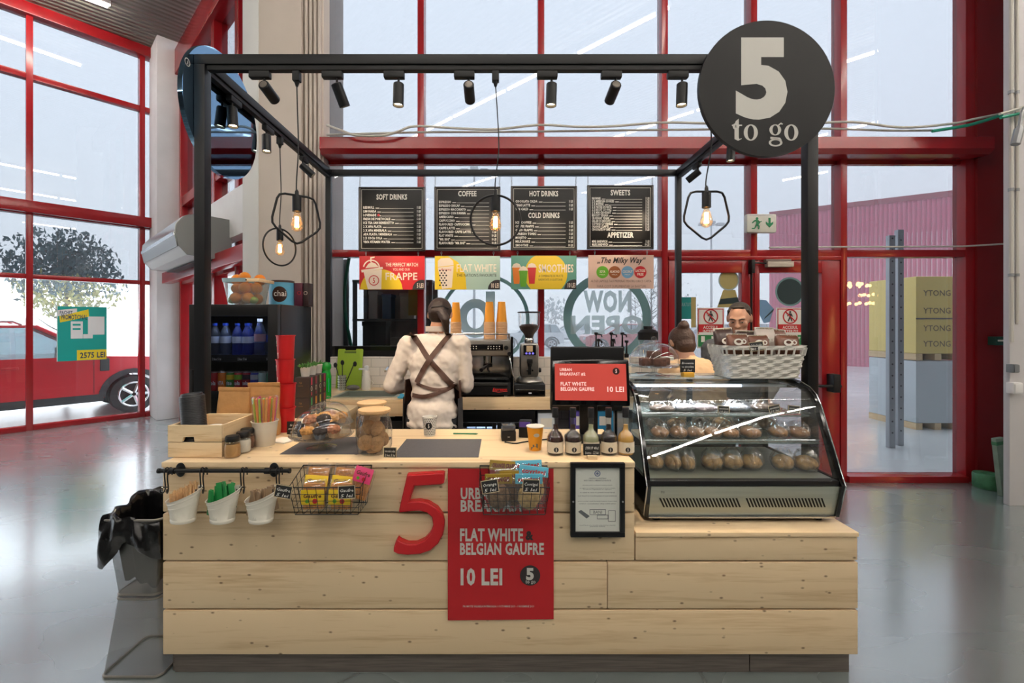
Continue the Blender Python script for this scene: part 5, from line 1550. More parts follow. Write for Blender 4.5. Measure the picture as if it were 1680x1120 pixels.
def oval_bucket(px, label, sc_=1.0):
 L = Vector(((px - PX) * 1.83 / FPX, 1.845, 0.70))
 t = thing('hanging_bucket', label, 'bucket', L, R(0), 'cream buckets on the rail')
 mb = MB()
 def rim_z(a): return 0.112 + 0.026 * math.cos(a - R(25))
 rows = [(0.0, 0.0), (0.046, 0.0), (0.0485, 0.006), (0.0485, 0.014), (0.047, 0.016), (0.056, 0.62), (0.058, 0.66), (0.0565, 0.70), (0.061, 0.84), (0.063, 0.87), (0.0615, 0.90), (0.0645, 0.98), (0.0675, 0.985), (0.068, 1.0), (0.0645, 1.0), (0.055, 0.6), (0.045, 0.05), (0.0, 0.05)]
 n = 36
 vs = []; fs = []
 for r_, f_ in rows:
  for j in range(n):
   a = 2 * PI * j / n
   z = f_ if f_ < 0.02 else f_ * rim_z(a)
   vs.append(Vector((r_ * math.cos(a) + 0.05 * z, r_ * 0.72 * math.sin(a), z)))
 for i in range(len(rows) - 1):
  for j in range(n):
   fs.append((i * n + j, i * n + (j + 1) % n, (i + 1) * n + (j + 1) % n, (i + 1) * n + j))
 mb.add(vs, fs)
 part('shell', mb, enamel, t)
 return L
rg = random.Random(11)
L1 = oval_bucket(296, 'cream hanging bucket of wooden stirrers at the outer end of the rail')
L2 = oval_bucket(361, 'cream hanging bucket of green sachets in the middle of the rail')
L3 = oval_bucket(425, 'cream hanging bucket of brown sachets nearest the waffle basket')
stick = M('birch_sticks', (214, 172, 124), 0.7, vary=0.1, vscale=90)
mb = MB()
for i in range(110):
 a, r_ = rg.uniform(0, 2 * PI), 0.05 * math.sqrt(rg.random())
 x, y = r_ * math.cos(a), r_ * 0.62 * math.sin(a)
 z1 = 0.112 + 0.02 * (x / 0.05) + rg.uniform(-0.004, 0.022) + (0.010 if x > 0.02 else 0)
 mb.obox((x * 1.05, y, z1 - 0.035), (0.0048, 0.0016, 0.085), (rg.uniform(-.12, .12), rg.uniform(-.12, .12), rg.uniform(0, 3)))
single('wooden_stirrers', mb, stick, 'bundle of birch stirrers packed in the outer cream bucket', 'stirrers', L1, 0, None, 'stuff')
gs = M('sachet_green', (16, 122, 56), 0.45)
for i in range(13):
 x = -0.042 + 0.0068 * i
 single('sugar_sachet', MB().box((-0.011, -0.0025, -0.05), (0.011, 0.0025, 0.05), 0.001), gs, 'green paper sachet standing in the middle cream bucket', 'sachet',
           L2 + Vector((x, rg.uniform(-0.014, 0.014), 0.088 + 0.2 * x + rg.uniform(-0.006, 0.012) + (0.02 if i in (5, 9) else 0))), (rg.uniform(-.3, .1), rg.uniform(-.25, .25), rg.uniform(-.7, .7)), 'green sachets in the middle bucket')
bs = M('sachet_brown', (150, 124, 96), 0.5, vary=0.15, vscale=30)
for i in range(13):
 x = -0.042 + 0.0048 * i + (0.03 if i > 10 else 0)
 single('sugar_sachet', MB().box((-0.010, -0.003, -0.05), (0.010, 0.003, 0.05), 0.001), bs, 'brown paper sachet standing in the third cream bucket', 'sachet',
           L3 + Vector((x, rg.uniform(-0.016, 0.016), 0.08 + 0.22 * x + rg.uniform(-0.006, 0.010))), (rg.uniform(-.3, .15), rg.uniform(-.2, .35), rg.uniform(-.7, .7)), 'brown sachets in the third bucket')
# ------------------------------------------------------------------ wire baskets of packets on the counter front
wire = M('black_wire', (28, 26, 26), 0.4, metal=0.3)
def wire_basket(x0, x1, label, y_f=1.775, y_b=1.917, zf=0.862, zb=0.905, zbot=0.748, inset=0.016):
 t = thing('wire_basket', label, 'basket', Vector(((x0 + x1) / 2, y_b, zbot)))
 A = [Vector((x0, y_f, zf)), Vector((x1, y_f, zf)), Vector((x1 + 0.004, y_b, zb)), Vector((x0 - 0.004, y_b, zb))]
 Bq = [Vector((x0 + inset, y_f + 0.022, zbot)), Vector((x1 - inset, y_f + 0.022, zbot)), Vector((x1 - inset, y_b, zbot)), Vector((x0 + inset, y_b, zbot))]
 part('rim', MB().tube(A, 0.0026, 6, closed=True), wire, t, True)
 part('foot_ring', MB().tube(Bq, 0.0022, 6, closed=True), wire, t, True)
 g = MB()
 for s_ in (1, 2, 3):
  f_ = s_ / 4
  g.tube([A[i].lerp(Bq[i], f_) for i in range(4)], 0.0013, 5, closed=True)
 for i, n_ in ((0, 8), (1, 4), (2, 8), (3, 4)):
  j = (i + 1) % 4
  for k in range(n_ + 1):
   u_ = k / n_
   g.tube([A[i].lerp(A[j], u_), Bq[i].lerp(Bq[j], u_)], 0.0013, 5)
 for k in range(1, 8):
  g.tube([Bq[0].lerp(Bq[1], k / 8), Bq[3].lerp(Bq[2], k / 8)], 0.0013, 5)
 part('wire_mesh', g, wire, t, True)
 return t
waffle_m = M('waffle_golden', (196, 132, 62), 0.6, vary=0.2, vscale=40)
pack_yellow = M('packet_yellow', (232, 196, 40), 0.4)
def waffle_pack(loc, rot, lab, w=0.10, h=0.115, lm=None, lz=0.5):
 t = thing('waffle_packet', lab, 'waffle packet', loc, rot, 'waffle packets in the wire basket')
 mb = MB().box((-w * 0.42, -0.010, 0.006), (w * 0.42, 0.010, h * 0.93), 0.006)
 for i in range(4):
  for j in range(5):
   mb.box((-w * 0.36 + i * w * 0.185, -0.016, h * (0.07 + 0.17 * j)), (-w * 0.36 + i * w * 0.185 + w * 0.12, -0.008, h * (0.07 + 0.17 * j) + h * 0.12), 0.003)
 part('waffle', mb, waffle_m, t)
 def wob(u, v):
  a = 2 * PI * u
  s_ = math.sin(a); c_ = math.cos(a)
  th = 0.020 * (1 - 0.75 * abs(2 * v - 1) ** 3)
  return Vector((w / 2 * abs(c_) ** 0.4 * (1 if c_ > 0 else -1) * (1 + 0.03 * math.sin(17 * v)), th * abs(s_) ** 0.7 * (1 if s_ > 0 else -1) + 0.002 * math.sin(23 * u + 9 * v), h * 1.06 * v))
 part('wrapper', MB().grid(wob, 26, 10, True), film, t)
 lb = part('label', MB().box((-w * 0.46, -0.0216, h * (lz - 0.26)), (w * 0.46, -0.0200, h * (lz + 0.24)), 0.002), lm or pack_yellow, t)
 part('label_print', MB().text('Gaufre', 0, h * (lz - 0.02), h * 0.13, w=w * 0.7, y=-0.0222, align='C', off=0.03, shear=0.25), M('packet_brown_print', (96, 50, 34), 0.5), lb, smooth=0)
 part('label_badge', MB().disc((w * 0.1, h * (lz - 0.14)), w * 0.1, -0.0222, -0.0219, 14), heart_red, lb)
 part('label_badge', MB().disc((-w * 0.2, h * (lz - 0.14)), w * 0.08, -0.0222, -0.0219, 14), green_p, lb)
 return t
wb0, wb1 = -0.828, -0.548
wire_basket(wb0, wb1, 'black wire basket of waffle packets on the counter front')
waffle_pack(Vector((-0.750, 1.826, 0.753)), (R(-4), 0, R(2)), 'yellow-labelled waffle packet low in the basket by the rail')
waffle_pack(Vector((-0.640, 1.826, 0.753)), (R(-4), 0, R(-3)), 'yellow-labelled waffle packet low in the basket, second from the rail')
waffle_pack(Vector((-0.762, 1.868, 0.800)), (R(-16), R(5), R(4)), 'yellow-labelled waffle packet on top, next to the rail', lz=0.42)
waffle_pack(Vector((-0.655, 1.868, 0.798)), (R(-16), R(5), R(-3)), 'yellow-labelled waffle packet on top in the middle of the basket', 0.095, lz=0.42)
waffle_pack(Vector((-0.585, 1.845, 0.786)), (R(-14), R(14), R(-6)), 'waffle packet with pink header hanging over the basket side', 0.082, 0.12, M('packet_pink', (224, 70, 120), 0.4), 0.86)
def tag(px, py, d, lines, label, roll):
 t = stand_card(px, d, 0.066, 0.05, lines, label, 0, z=0)
 t.location = at(px, py, d) + Vector((0, 0, -0.025))
 t.rotation_euler = (R(-3), R(roll), 0)
 t.name = 'price_tag'
tag(463, 806, 1.757, ['Gaufre', '5 lei'], 'tilted chalk price tag between the rail and the waffle basket', 10)
tag(569.5, 807, 1.757, ['Gaufre', '5 lei'], 'chalk price tag clipped on the waffle basket rim', -3)
bb0, bb1 = -0.085, 0.190
wire_basket(bb0, bb1, 'black wire basket of snack bars hanging over the red poster', 1.775, 1.908)
gold = M('packet_gold', (150, 122, 38), 0.4)
sky_b = M('packet_sky_blue', (92, 178, 204), 0.4)
snack_m = M('snack_crumb', (120, 92, 66), 0.7, vary=0.5, vscale=60, bump=0.5, bscale=80)
pretzel_m = M('pretzel_crumb', (196, 164, 108), 0.7, vary=0.35, vscale=60, bump=0.5, bscale=80)
def snack(loc, rot, lab, header, body, text, w=0.105, h=0.13, tcol=None):
 t = thing('snack_packet', lab, 'snack packet', loc, rot, 'snack packets in the wire basket')
 part('filling', MB().ball((0, 0, h * 0.42), (w * 0.43, 0.016, h * 0.40), 16, 10, jit=0.05, seed=int(abs(loc.x) * 997)), body, t)
 def wob(u, v):
  a = 2 * PI * u
  s_ = math.sin(a); c_ = math.cos(a)
  th = 0.021 * (1 - abs(2 * v * 0.9 - 0.9) ** 2.5) + 0.0015
  return Vector((w / 2 * abs(c_) ** 0.4 * (1 if c_ > 0 else -1) * (1 + 0.02 * math.sin(19 * v)), th * abs(s_) ** 0.7 * (1 if s_ > 0 else -1), h * v))
 part('wrapper', MB().grid(wob, 24, 9, True), film, t)
 hb = part('header', MB().box((-w * 0.52, -0.0045, h * 0.80), (w * 0.52, 0.0045, h * 1.10), 0.002), header, t)
 part('header_print', MB().text(text, 0, h * 0.88, h * 0.13, w=w * 0.84, y=-0.0052, align='C', off=0.05), tcol or heart_red, hb, smooth=0)
pb_ = M('packet_dark_print', (110, 30, 36), 0.5)
snack(Vector((-0.010, 1.827, 0.753)), (R(-3), 0, R(2)), 'gold snack packet low in the basket on the side of the numeral', gold, snack_m, 'ORANGE', tcol=pb_)
snack(Vector((0.048, 1.858, 0.753)), (R(-6), 0, R(-2)), 'gold snack packet in the middle of the basket, half hidden', gold, snack_m, 'CRAPTE', tcol=pb_)
snack(Vector((0.112, 1.827, 0.753)), (R(-3), 0, R(0)), 'blue-topped pretzel packet low at the front of the basket', sky_b, pretzel_m, 'covrigei')
snack(Vector((0.006, 1.868, 0.79)), (R(-14), R(6), R(8)), 'gold snack packet standing tallest at the back of the basket', gold, snack_m, 'ORANGE CRAPTE', 0.12, tcol=pb_)
snack(Vector((0.110, 1.874, 0.79)), (R(-14), R(-3), R(-3)), 'blue-topped pretzel packet standing tallest in the basket', sky_b, pretzel_m, 'covrigei', 0.125)
snack(Vector((0.122, 1.846, 0.775)), (R(-11), R(5), R(-4)), 'blue-topped pretzel packet between two others in the basket', sky_b, pretzel_m, 'covrigei', 0.115)
tag(805.5, 797.5, 1.757, ['Orange', '5 lei'], 'chalk price tag tilted on the snack basket by the gold packets', -9)
tag(871, 797, 1.757, ['Covrigei', '5 lei'], 'chalk price tag on the snack basket below the blue packets', 2)
# ------------------------------------------------------------------ mesh bins with black liner beside the counter
def mesh_material():
 m = bpy.data.materials.new('perforated_mesh')
 m.use_nodes = True
 nt = m.node_tree; N, L = nt.nodes, nt.links
 b = N['Principled BSDF']
 b.inputs['Base Color'].default_value = (*lin((140, 140, 138)), 1)
 b.inputs['Metallic'].default_value = 0.7; b.inputs['Roughness'].default_value = 0.4
 b.inputs['Alpha'].default_value = 0.5
 return m
mesh_m = mesh_material()
rim_m = M('bin_rim_steel', (128, 124, 118), 0.4, metal=0.6)
def rsq(h, z, n=6, r=0.03, cx_=0, cy_=0):
 pts = []
 for qx, qy, a0 in ((1, 1, 0), (-1, 1, PI / 2), (-1, -1, PI), (1, -1, 1.5 * PI)):
  for k in range(n + 1):
   a = a0 + PI / 2 * k / n
   pts.append(Vector((cx_ + qx * (h - r) + r * math.cos(a), cy_ + qy * (h - r) + r * math.sin(a), z)))
 return pts
def bin_shell(t, z0, h0, z1, h1):
 a, b = rsq(h0, z0), rsq(h1, z1)
 n = len(a)
 part('mesh_wall', MB().add(a + b, [(i, (i + 1) % n, (i + 1) % n + n, i + n) for i in range(n)]), mesh_m, t)
 part('rim', MB().tube(a, 0.0055, 8, closed=True), rim_m, t)
 part('rim', MB().tube(b, 0.0055, 8, closed=True), rim_m, t)
b0 = Vector((-1.572, 2.055, 0))
lower = thing('mesh_bin', 'grey mesh bin turned upside down on the floor under the lined bin', 'bin', b0)
bin_shell(lower, 0.0056, 0.127, 0.315, 0.094)
part('base', MB().prism([(p.x, p.y) for p in rsq(0.092, 0)], 0.312, 0.318, plane='xy'), mesh_m, lower)
upper = thing('mesh_bin', 'grey mesh bin with black liner standing on the upturned bin', 'bin', b0 + Vector((0, 0, 0.3265)))
bin_shell(upper, 0.0056, 0.092, 0.34, 0.124)
part('base', MB().prism([(p.x, p.y) for p in rsq(0.09, 0)], 0.003, 0.009, plane='xy'), rim_m, upper)
liner = M('black_bin_liner', (12, 12, 14), 0.22, bump=0.5, bscale=14)
rg = random.Random(5)
def lin_fn(u, v):
 a = 2 * PI * u
 # v: inside bottom -> rim -> outside fold
 if v < 0.45:
  f = v / 0.45
  h, z = 0.070 + 0.044 * f, 0.06 + 0.29 * f
 elif v < 0.55:
  f = (v - 0.45) / 0.1
  h, z = 0.122 + 0.012 * f, 0.35 + 0.012 * math.sin(PI * f)
 else:
  f = (v - 0.55) / 0.45
  ln = 0.15 + 0.05 * math.sin(2 * a + 0.8) + 0.03 * math.sin(5 * a)
  h, z = 0.134 + 0.012 * math.sin(2.6 * f) + 0.004 * f, 0.35 - ln * f
 k = 1 / max(abs(math.cos(a)), abs(math.sin(a))) ** 0.8
 w = 1 + (0.05 * math.sin(7 * a + 4 * v) + 0.035 * math.sin(13 * a - 9 * v) + 0.02 * math.sin(23 * a + 11 * v)) * (0.6 if v < 0.45 else 1.0)
 zz = z + 0.012 * math.sin(3 * a + 1) + 0.008 * math.sin(9 * a + 5 * v)
 return Vector((h * k * w * math.cos(a), h * k * w * math.sin(a), zz + 0.02 * math.sin(a - 0.6)))
mb = MB().grid(lin_fn, 96, 30, True)
for v_ in mb.v: v_.x = min(v_.x, 0.131)
part('liner', mb, liner, upper, smooth=70)
# ------------------------------------------------------------------ refrigerated display case
dcase = thing('display_case', 'refrigerated display case with curved glass front on the low end of the counter', 'display case', (1.067, 2.3, LT))
DX0, DX1 = 0.637, 1.497
outer = [(2.58, 0.645), (2.015, 0.645), (1.978, 0.795), (2.000, 0.835), (2.128, 1.115), (2.160, 1.160), (2.205, 1.190), (2.27, 1.208), (2.36, 1.218), (2.58, 1.220)]
inner = [(2.55, 0.815), (2.035, 0.815), (2.150, 1.105), (2.178, 1.142), (2.215, 1.165), (2.275, 1.181), (2.36, 1.190), (2.55, 1.192)]
body_o = [(2.58, 0.645), (2.015, 0.645), (1.978, 0.795), (1.996, 0.815), (2.58, 0.815)]
for x0, lab in ((DX0, 1), (DX1 - 0.016, 2)):
 mb = MB()
 # frame of the side: lower cheek, front curve, top and rear bars
 mb.prism(body_o, x0, x0 + 0.016, plane='yz')
 oc = [(1.996, 0.815), (2.000, 0.835), (2.128, 1.115), (2.160, 1.160), (2.205, 1.190), (2.27, 1.208), (2.36, 1.218), (2.58, 1.220)]
 ic = [(2.035, 0.815), (2.039, 0.830), (2.152, 1.105), (2.178, 1.142), (2.215, 1.165), (2.275, 1.181), (2.36, 1.190), (2.58, 1.192)]
 mb.prism(oc + ic[::-1], x0, x0 + 0.016, plane='yz')
 mb.box((x0, 2.55, 0.815), (x0 + 0.016, 2.58, 1.192))
 cheek = part('side_frame', mb, black_gloss, dcase, True)
 part('side_glass', MB().prism(inner, x0 + 0.007, x0 + 0.0071, plane='yz'), clear, dcase, True)
 xx = x0 - 0.0035 if lab == 1 else x0 + 0.0165
 part('side_trim', MB().tube([Vector((xx, a, b)) for a, b in [(2.02, 0.65), (1.976, 0.795), (2.0, 0.838), (2.128, 1.118), (2.16, 1.163), (2.205, 1.193), (2.27, 1.211), (2.36, 1.221)]], 0.003, 6), chrome, dcase, True)
xa, xb = DX0 + 0.0165, DX1 - 0.0165
mb = MB().prism([(2.57, 0.65), (2.055, 0.65), (2.035, 0.79), (2.57, 0.79)], xa, xb, plane='yz')
part('base', mb, black_soft, dcase, True)
fp = part('front_panel', MB().prism([(2.050, 0.652), (2.022, 0.652), (1.990, 0.788), (2.030, 0.788)], xa, xb, plane='yz'), steel, dcase, True)
vent = MB()
def pan(x, z): return Vector((x, 2.022 - 0.032 * (z - 0.652) / 0.136 - 0.0012, z))
for gx0, gx1 in ((0.695, 1.055), (1.075, 1.43)):
 n_ = 24
 for i in range(n_):
  x = gx0 + (gx1 - gx0 - 0.025) * i / (n_ - 1)
  vent.quad(pan(x + 0.022, 0.690), pan(x + 0.030, 0.690), pan(x + 0.008, 0.734), pan(x, 0.734))
part('vent_slots', vent, M('slot_dark', (14, 14, 14), 0.8), dcase, True, smooth=0)
part('maker_mark', MB().text('frio', 0.70, 0.758, 0.014, y=1.9945, off=0.01), M('grey_print', (132, 134, 130), 0.5), dcase, True, smooth=0)
part('lower_rail', MB().box((xa, 1.992, 0.790), (xb, 2.03, 0.812), 0.003).box((xa, 2.03, 0.792), (xb, 2.56, 0.810)), black_soft, dcase, True)
part('chrome_lip', MB().box((xa, 2.012, 0.640), (xb, 2.03, 0.651), 0.002), chrome, dcase, True)
for x in (0.70, 1.43):
 for y in (2.06, 2.52):
  part('foot', MB().lathe([(0, 0.0), (0.018, 0.0), (0.014, 0.03), (0, 0.03)], (x, y, LT + 0.0005), n=14), rubber, dcase, True)
gl = MB()
curve = [Vector((0, a, b)) for a, b in [(2.006, 0.814), (2.01, 0.84), (2.136, 1.110), (2.166, 1.152), (2.21, 1.181), (2.272, 1.198), (2.36, 1.207)]]
cv = smooth_path(curve, 5)
gl.grid(lambda u, v: Vector((xa + (xb - xa) * u, cv[min(int(v * (len(cv) - 1) + 0.5), len(cv) - 1)].y, cv[min(int(v * (len(cv) - 1) + 0.5), len(cv) - 1)].z)), 3, len(cv))
part('curved_glass', gl, clear, dcase, True, smooth=60)
part('top_plate', MB().box((xa, 2.362, 1.212), (xb, 2.58, 1.2205), 0.002), glass('top_glass', (220, 228, 230), 0.10, body=0.25), dcase, True)
part('rear_glass', MB().quad((xa, 2.565, 0.815), (xb, 2.565, 0.815), (xb, 2.565, 1.19), (xa, 2.565, 1.19)), glass('rear_glass', (150, 156, 156), 0.06, body=0.1), dcase, True, smooth=0)
part('rear_rail', MB().box((xa, 2.55, 1.192), (xb, 2.58, 1.2115), 0.002).box((1.05, 2.568, 0.812), (1.08, 2.58, 1.192)), black_soft, dcase, True)
part('light_bar', MB().box((xa + 0.02, 2.325, 1.178), (xb - 0.02, 2.36, 1.192), 0.003), M('lamp_bar_white', (214, 220, 226), 0.3), dcase, True)
led = MB()
for i in range(40):
 x = xa + 0.04 + (xb - xa - 0.30) * i / 39
 led.box((x - 0.0035, 2.317, 1.180), (x + 0.0035, 2.3245, 1.190))
part('light_diodes', led, M('diode_glow', (214, 232, 255), 0.4, emit=9.0), dcase, True)
def shelf(z, y0):
 t = MB().box((xa + 0.006, y0, z - 0.004), (xb - 0.006, 2.545, z)).tube([(xa + 0.006, y0 - 0.003, z - 0.001), (xb - 0.006, y0 - 0.003, z - 0.001)], 0.004, 6)
 part('glass_shelf', t, glass('shelf_glass', (214, 224, 222), 0.10, body=0.10), dcase, True)
 part('shelf_wire', MB().tube([(xa + 0.006, y0 - 0.006, z + 0.014), (xb - 0.006, y0 - 0.006, z + 0.014)], 0.0022, 6), chrome, dcase, True)
Z0, Z1, Z2 = 0.8105, 0.949, 1.060
shelf(Z1, 2.112); shelf(Z2, 2.182)
part('deck', MB().box((xa + 0.003, 2.035, 0.8102), (xb - 0.003, 2.55, 0.8104)), steel, dcase, True)
la = bpy.data.lights.new('case_light', 'AREA'); la.shape = 'RECTANGLE'; la.size = 0.6; la.size_y = 0.02; la.energy = 3.5; la.color = (0.92, 0.96, 1.0)
lo = bpy.data.objects.new('case_light', la); COL.objects.link(lo); lo.parent = dcase; lo.location = (-0.08, 0.02, 1.172 - LT)
bun_m = M('bun_crust', (196, 152, 92), 0.6, vary=0.35, vscale=22, bump=0.5, bscale=30)
crois_m = M('croissant_crust', (168, 112, 58), 0.5, vary=0.3, vscale=26, bump=0.5, bscale=40)
dark_pastry = M('dark_pastry', (96, 70, 50), 0.6, vary=0.3, vscale=26, bump=0.5, bscale=40)
bag_film = glass('pastry_bag_film', (244, 246, 248), 0.14, rough=0.12, body=0.05)
def pastry(px, d, z, w, dp, h, m, label, seed, grp, rz=0):
 t = thing('bagged_pastry', label, 'pastry', ((px - PX) * d / FPX, d, z), rz, grp)
 mb = MB()
 rg_ = random.Random(seed)
 lobes = rg_.choice((3, 4))
 for k in range(lobes):
  f_ = (k + 0.5) / lobes * 2 - 1
  mb.ball((f_ * w * 0.30, 0, h * (0.47 - 0.06 * abs(f_))), (w * 0.24, dp * (0.46 - 0.12 * abs(f_)), h * (0.42 - 0.10 * abs(f_))), 14, 9, jit=0.09, seed=seed * 7 + k)
 part('pastry', mb, m, t, smooth=80)
 ph = rg_.uniform(0, 6)
 def wob(u, v):
  a = 2 * PI * u
  r_ = 0.93 * (1 + 0.06 * math.sin(5 * a + ph) + 0.05 * math.sin(9 * a + 3 * v + ph)) * (0.62 + 0.5 * math.sin(PI * min(v * 1.05, 1)) ** 0.6)
  zz = h * (0.01 + 1.22 * v) + 0.006 * math.sin(7 * a + ph) * v
  return Vector((w * 0.56 * r_ * math.cos(a) * (1 - 0.25 * v), dp * 0.54 * r_ * math.sin(a) * (1 - 0.35 * v), zz))
 mb = MB().grid(wob, 28, 9, True)
 part('film_bag', mb, bag_film, t, smooth=30)
 return t
n0 = ['at the till end of', 'second from the till end on', 'third from the till end on', 'left of centre on', 'in the centre of', 'right of centre on', 'second from the frame post on', 'nearest the frame post on']
row = 'the case deck'
for i, (px_, d_) in enumerate(((1075, 2.17), (1103, 2.16), (1128, 2.155), (1168, 2.17), (1200, 2.17), (1232, 2.17), (1284, 2.16), (1321, 2.15))):
 pastry(px_, d_, Z0, 0.098 if i > 2 else 0.07, 0.12, 0.078, bun_m, 'bagged bun ' + n0[i] + ' ' + row, i, 'bagged buns on the case deck', R(10 * math.sin(i * 2)))
row = 'the middle shelf'
for i, (px_, d_) in enumerate(((1082, 2.20), (1112, 2.20), (1140, 2.2), (1166, 2.2), (1196, 2.2), (1230, 2.2), (1276, 2.21), (1309, 2.2))):
 pastry(px_, d_, Z1 + 0.001, 0.088, 0.13, 0.062, crois_m, 'bagged croissant ' + n0[i] + ' ' + row, 20 + i, 'bagged croissants on the middle shelf', R(14 * math.sin(i * 3)))
for i, (px_, d_) in enumerate(((1075, 2.36), (1110, 2.36), (1150, 2.36), (1185, 2.36), (1218, 2.36), (1258, 2.37))):
 pastry(px_, d_, Z1 + 0.001, 0.088, 0.13, 0.072, crois_m if i % 2 else dark_pastry, 'bagged croissant in the rear row of the middle shelf, ' + ['end by the till', 'second along', 'third along', 'fourth along', 'fifth along', 'end by the frame post'][i], 40 + i, 'croissants in the rear row of the middle shelf', R(20 * math.sin(i * 2 + 1)))
for i, (px_, d_, m_, lb) in enumerate(((1086, 2.27, dark_pastry, 'flat dark packet on the upper shelf by the till'), (1122, 2.3, M('pale_packet', (176, 172, 180), 0.4), 'shiny pale packet on the upper shelf, second from the till'), (1156, 2.28, M('mauve_packet', (150, 130, 136), 0.4), 'mauve packet behind the tag on the upper shelf'),
        (1208, 2.30, M('silver_packet', (150, 156, 170), 0.35), 'silver packet in the middle of the upper shelf'), (1252, 2.3, dark_pastry, 'flat dark packet behind the pair of tags on the upper shelf'))):
 pastry(px_, d_, Z2 + 0.001, 0.13, 0.12, 0.042, m_, lb, 60 + i, 'flat packets on the upper shelf', R(10 * math.sin(i)))
for px_, d_, lb, rl_ in ((1187, 2.215, 'small framed price tag in the middle of the upper shelf of the display case', 3), (1272, 2.213, 'tilted price tag on the upper shelf, first of the pair by the frame post', -12), (1302, 2.213, 'price tag on the upper shelf, second of the pair by the frame post', 6)):
 t = stand_card(px_, d_, 0.056, 0.036, ['sandwich', '10 lei'], lb, 0, z=Z2 + 0.003, tilt=R(-8))
 t.name = 'price_tag'; t.rotation_euler = (R(-8), R(rl_), 0)
 t.location.z += 0.03 * abs(math.sin(R(rl_)))
# on top of the case
CTZ = 1.2215
c1 = top(1073, 2.44, CTZ)
cake_dome(c1, 0.128, 0.050, 0.125, 'glass cake stand with dome over brownie slices on the display case')
brown = M('brownie_crumb', (88, 50, 34), 0.75, vary=0.3, vscale=50, bump=0.5, bscale=60)
for i, (x, y, rz, lab) in enumerate(((-0.048, -0.02, 12, 'brownie slice at the till side under the dome on the case'), (0.012, -0.05, -8, 'brownie slice in front under the dome on the case'), (0.05, 0.012, 24, 'brownie slice on the basket side under the dome on the case'), (-0.01, 0.045, 6, 'brownie slice at the back under the dome on the case'))):
 single('brownie', MB().box((-0.032, -0.025, 0), (0.032, 0.025, 0.04), 0.006), brown, lab, 'cake', Vector((c1.x + x, c1.y + y, CTZ + 0.0565)), R(rz), 'brownies under the dome on the case')
single('brownie', MB().box((-0.032, -0.025, 0), (0.032, 0.025, 0.036), 0.006), brown, 'brownie slice lying on top of the others under the dome', 'cake', Vector((c1.x - 0.005, c1.y - 0.005, CTZ + 0.0975)), (0, R(4), R(40)), 'brownies under the dome on the case')
t = stand_card(1128, 2.40, 0.078, 0.070, ['Brownie', 'cu ciocolata', '5 lei'], 'black price card in a yellow clip in front of the beige pullover', 0, z=CTZ + 0.022, border=False)
part('clip', MB().box((-0.028, -0.022, -0.0219), (0.028, 0.022, 0.002), 0.004), M('clip_yellow', (226, 172, 60), 0.5), t)
# woven basket with coffee bags
woven = M('white_woven_strips', (206, 202, 194), 0.6)
wb = thing('woven_basket', 'white woven basket of coffee bags on the display case', 'basket', top(1239, 2.385, CTZ + 0.004))
def bsk(z0, z1, nrow, amp, ph=0):
 mb = MB()
 n = 64
 vs = []; fs = []
 for i in range(nrow * 2 + 1):
  z = z0 + (z1 - z0) * i / (nrow * 2)
  f_ = z / 0.165
  hx_, hy_ = 0.178 + 0.038 * f_, 0.105 + 0.02 * f_
  for j in range(n):
   a = 2 * PI * j / n
   k = 1 / (abs(math.cos(a)) ** 6 + abs(math.sin(a)) ** 6) ** (1 / 6)
   o = amp * (1 if ((j // 2) + (i // 2)) % 2 else -1) * (1 if i % 2 else 0.2)
   vs.append(Vector(((hx_ + o) * k * math.cos(a), (hy_ + o) * k * math.sin(a), z)))
 for i in range(nrow * 2):
  for j in range(n):
   fs.append((i * n + j, i * n + (j + 1) % n, (i + 1) * n + (j + 1) % n, (i + 1) * n + j))
 return mb.add(vs, fs)
st_ = bsk(0.0, 0.122, 7, 0.0035)
for j in range(40):
 a = 2 * PI * (j + 0.5) / 40
 k = 1 / (abs(math.cos(a)) ** 6 + abs(math.sin(a)) ** 6) ** (1 / 6)
 p = [Vector(((0.178 + 0.038 * f_) * k * math.cos(a), (0.105 + 0.02 * f_) * k * math.sin(a), z)) for z, f_ in ((0.115, 0.7), (0.155, 0.93))]
 st_.tube(p, 0.0055, 4)
rm_ = bsk(0.144, 0.166, 1, 0.003)
part('weave', st_.add(rm_.v, rm_.f), woven, wb, smooth=0)
part('base', MB().box((-0.172, -0.10, 0.0), (0.172, 0.10, 0.004)), woven, wb)
bag_dark = M('coffee_bag_dark', (58, 40, 36), 0.3)
bag_brown = M('coffee_bag_brown', (112, 70, 52), 0.3, vary=0.3, vscale=20)
hdr = M('coffee_bag_header', (214, 200, 190), 0.35)
BL = top(1239, 2.385, CTZ + 0.004)
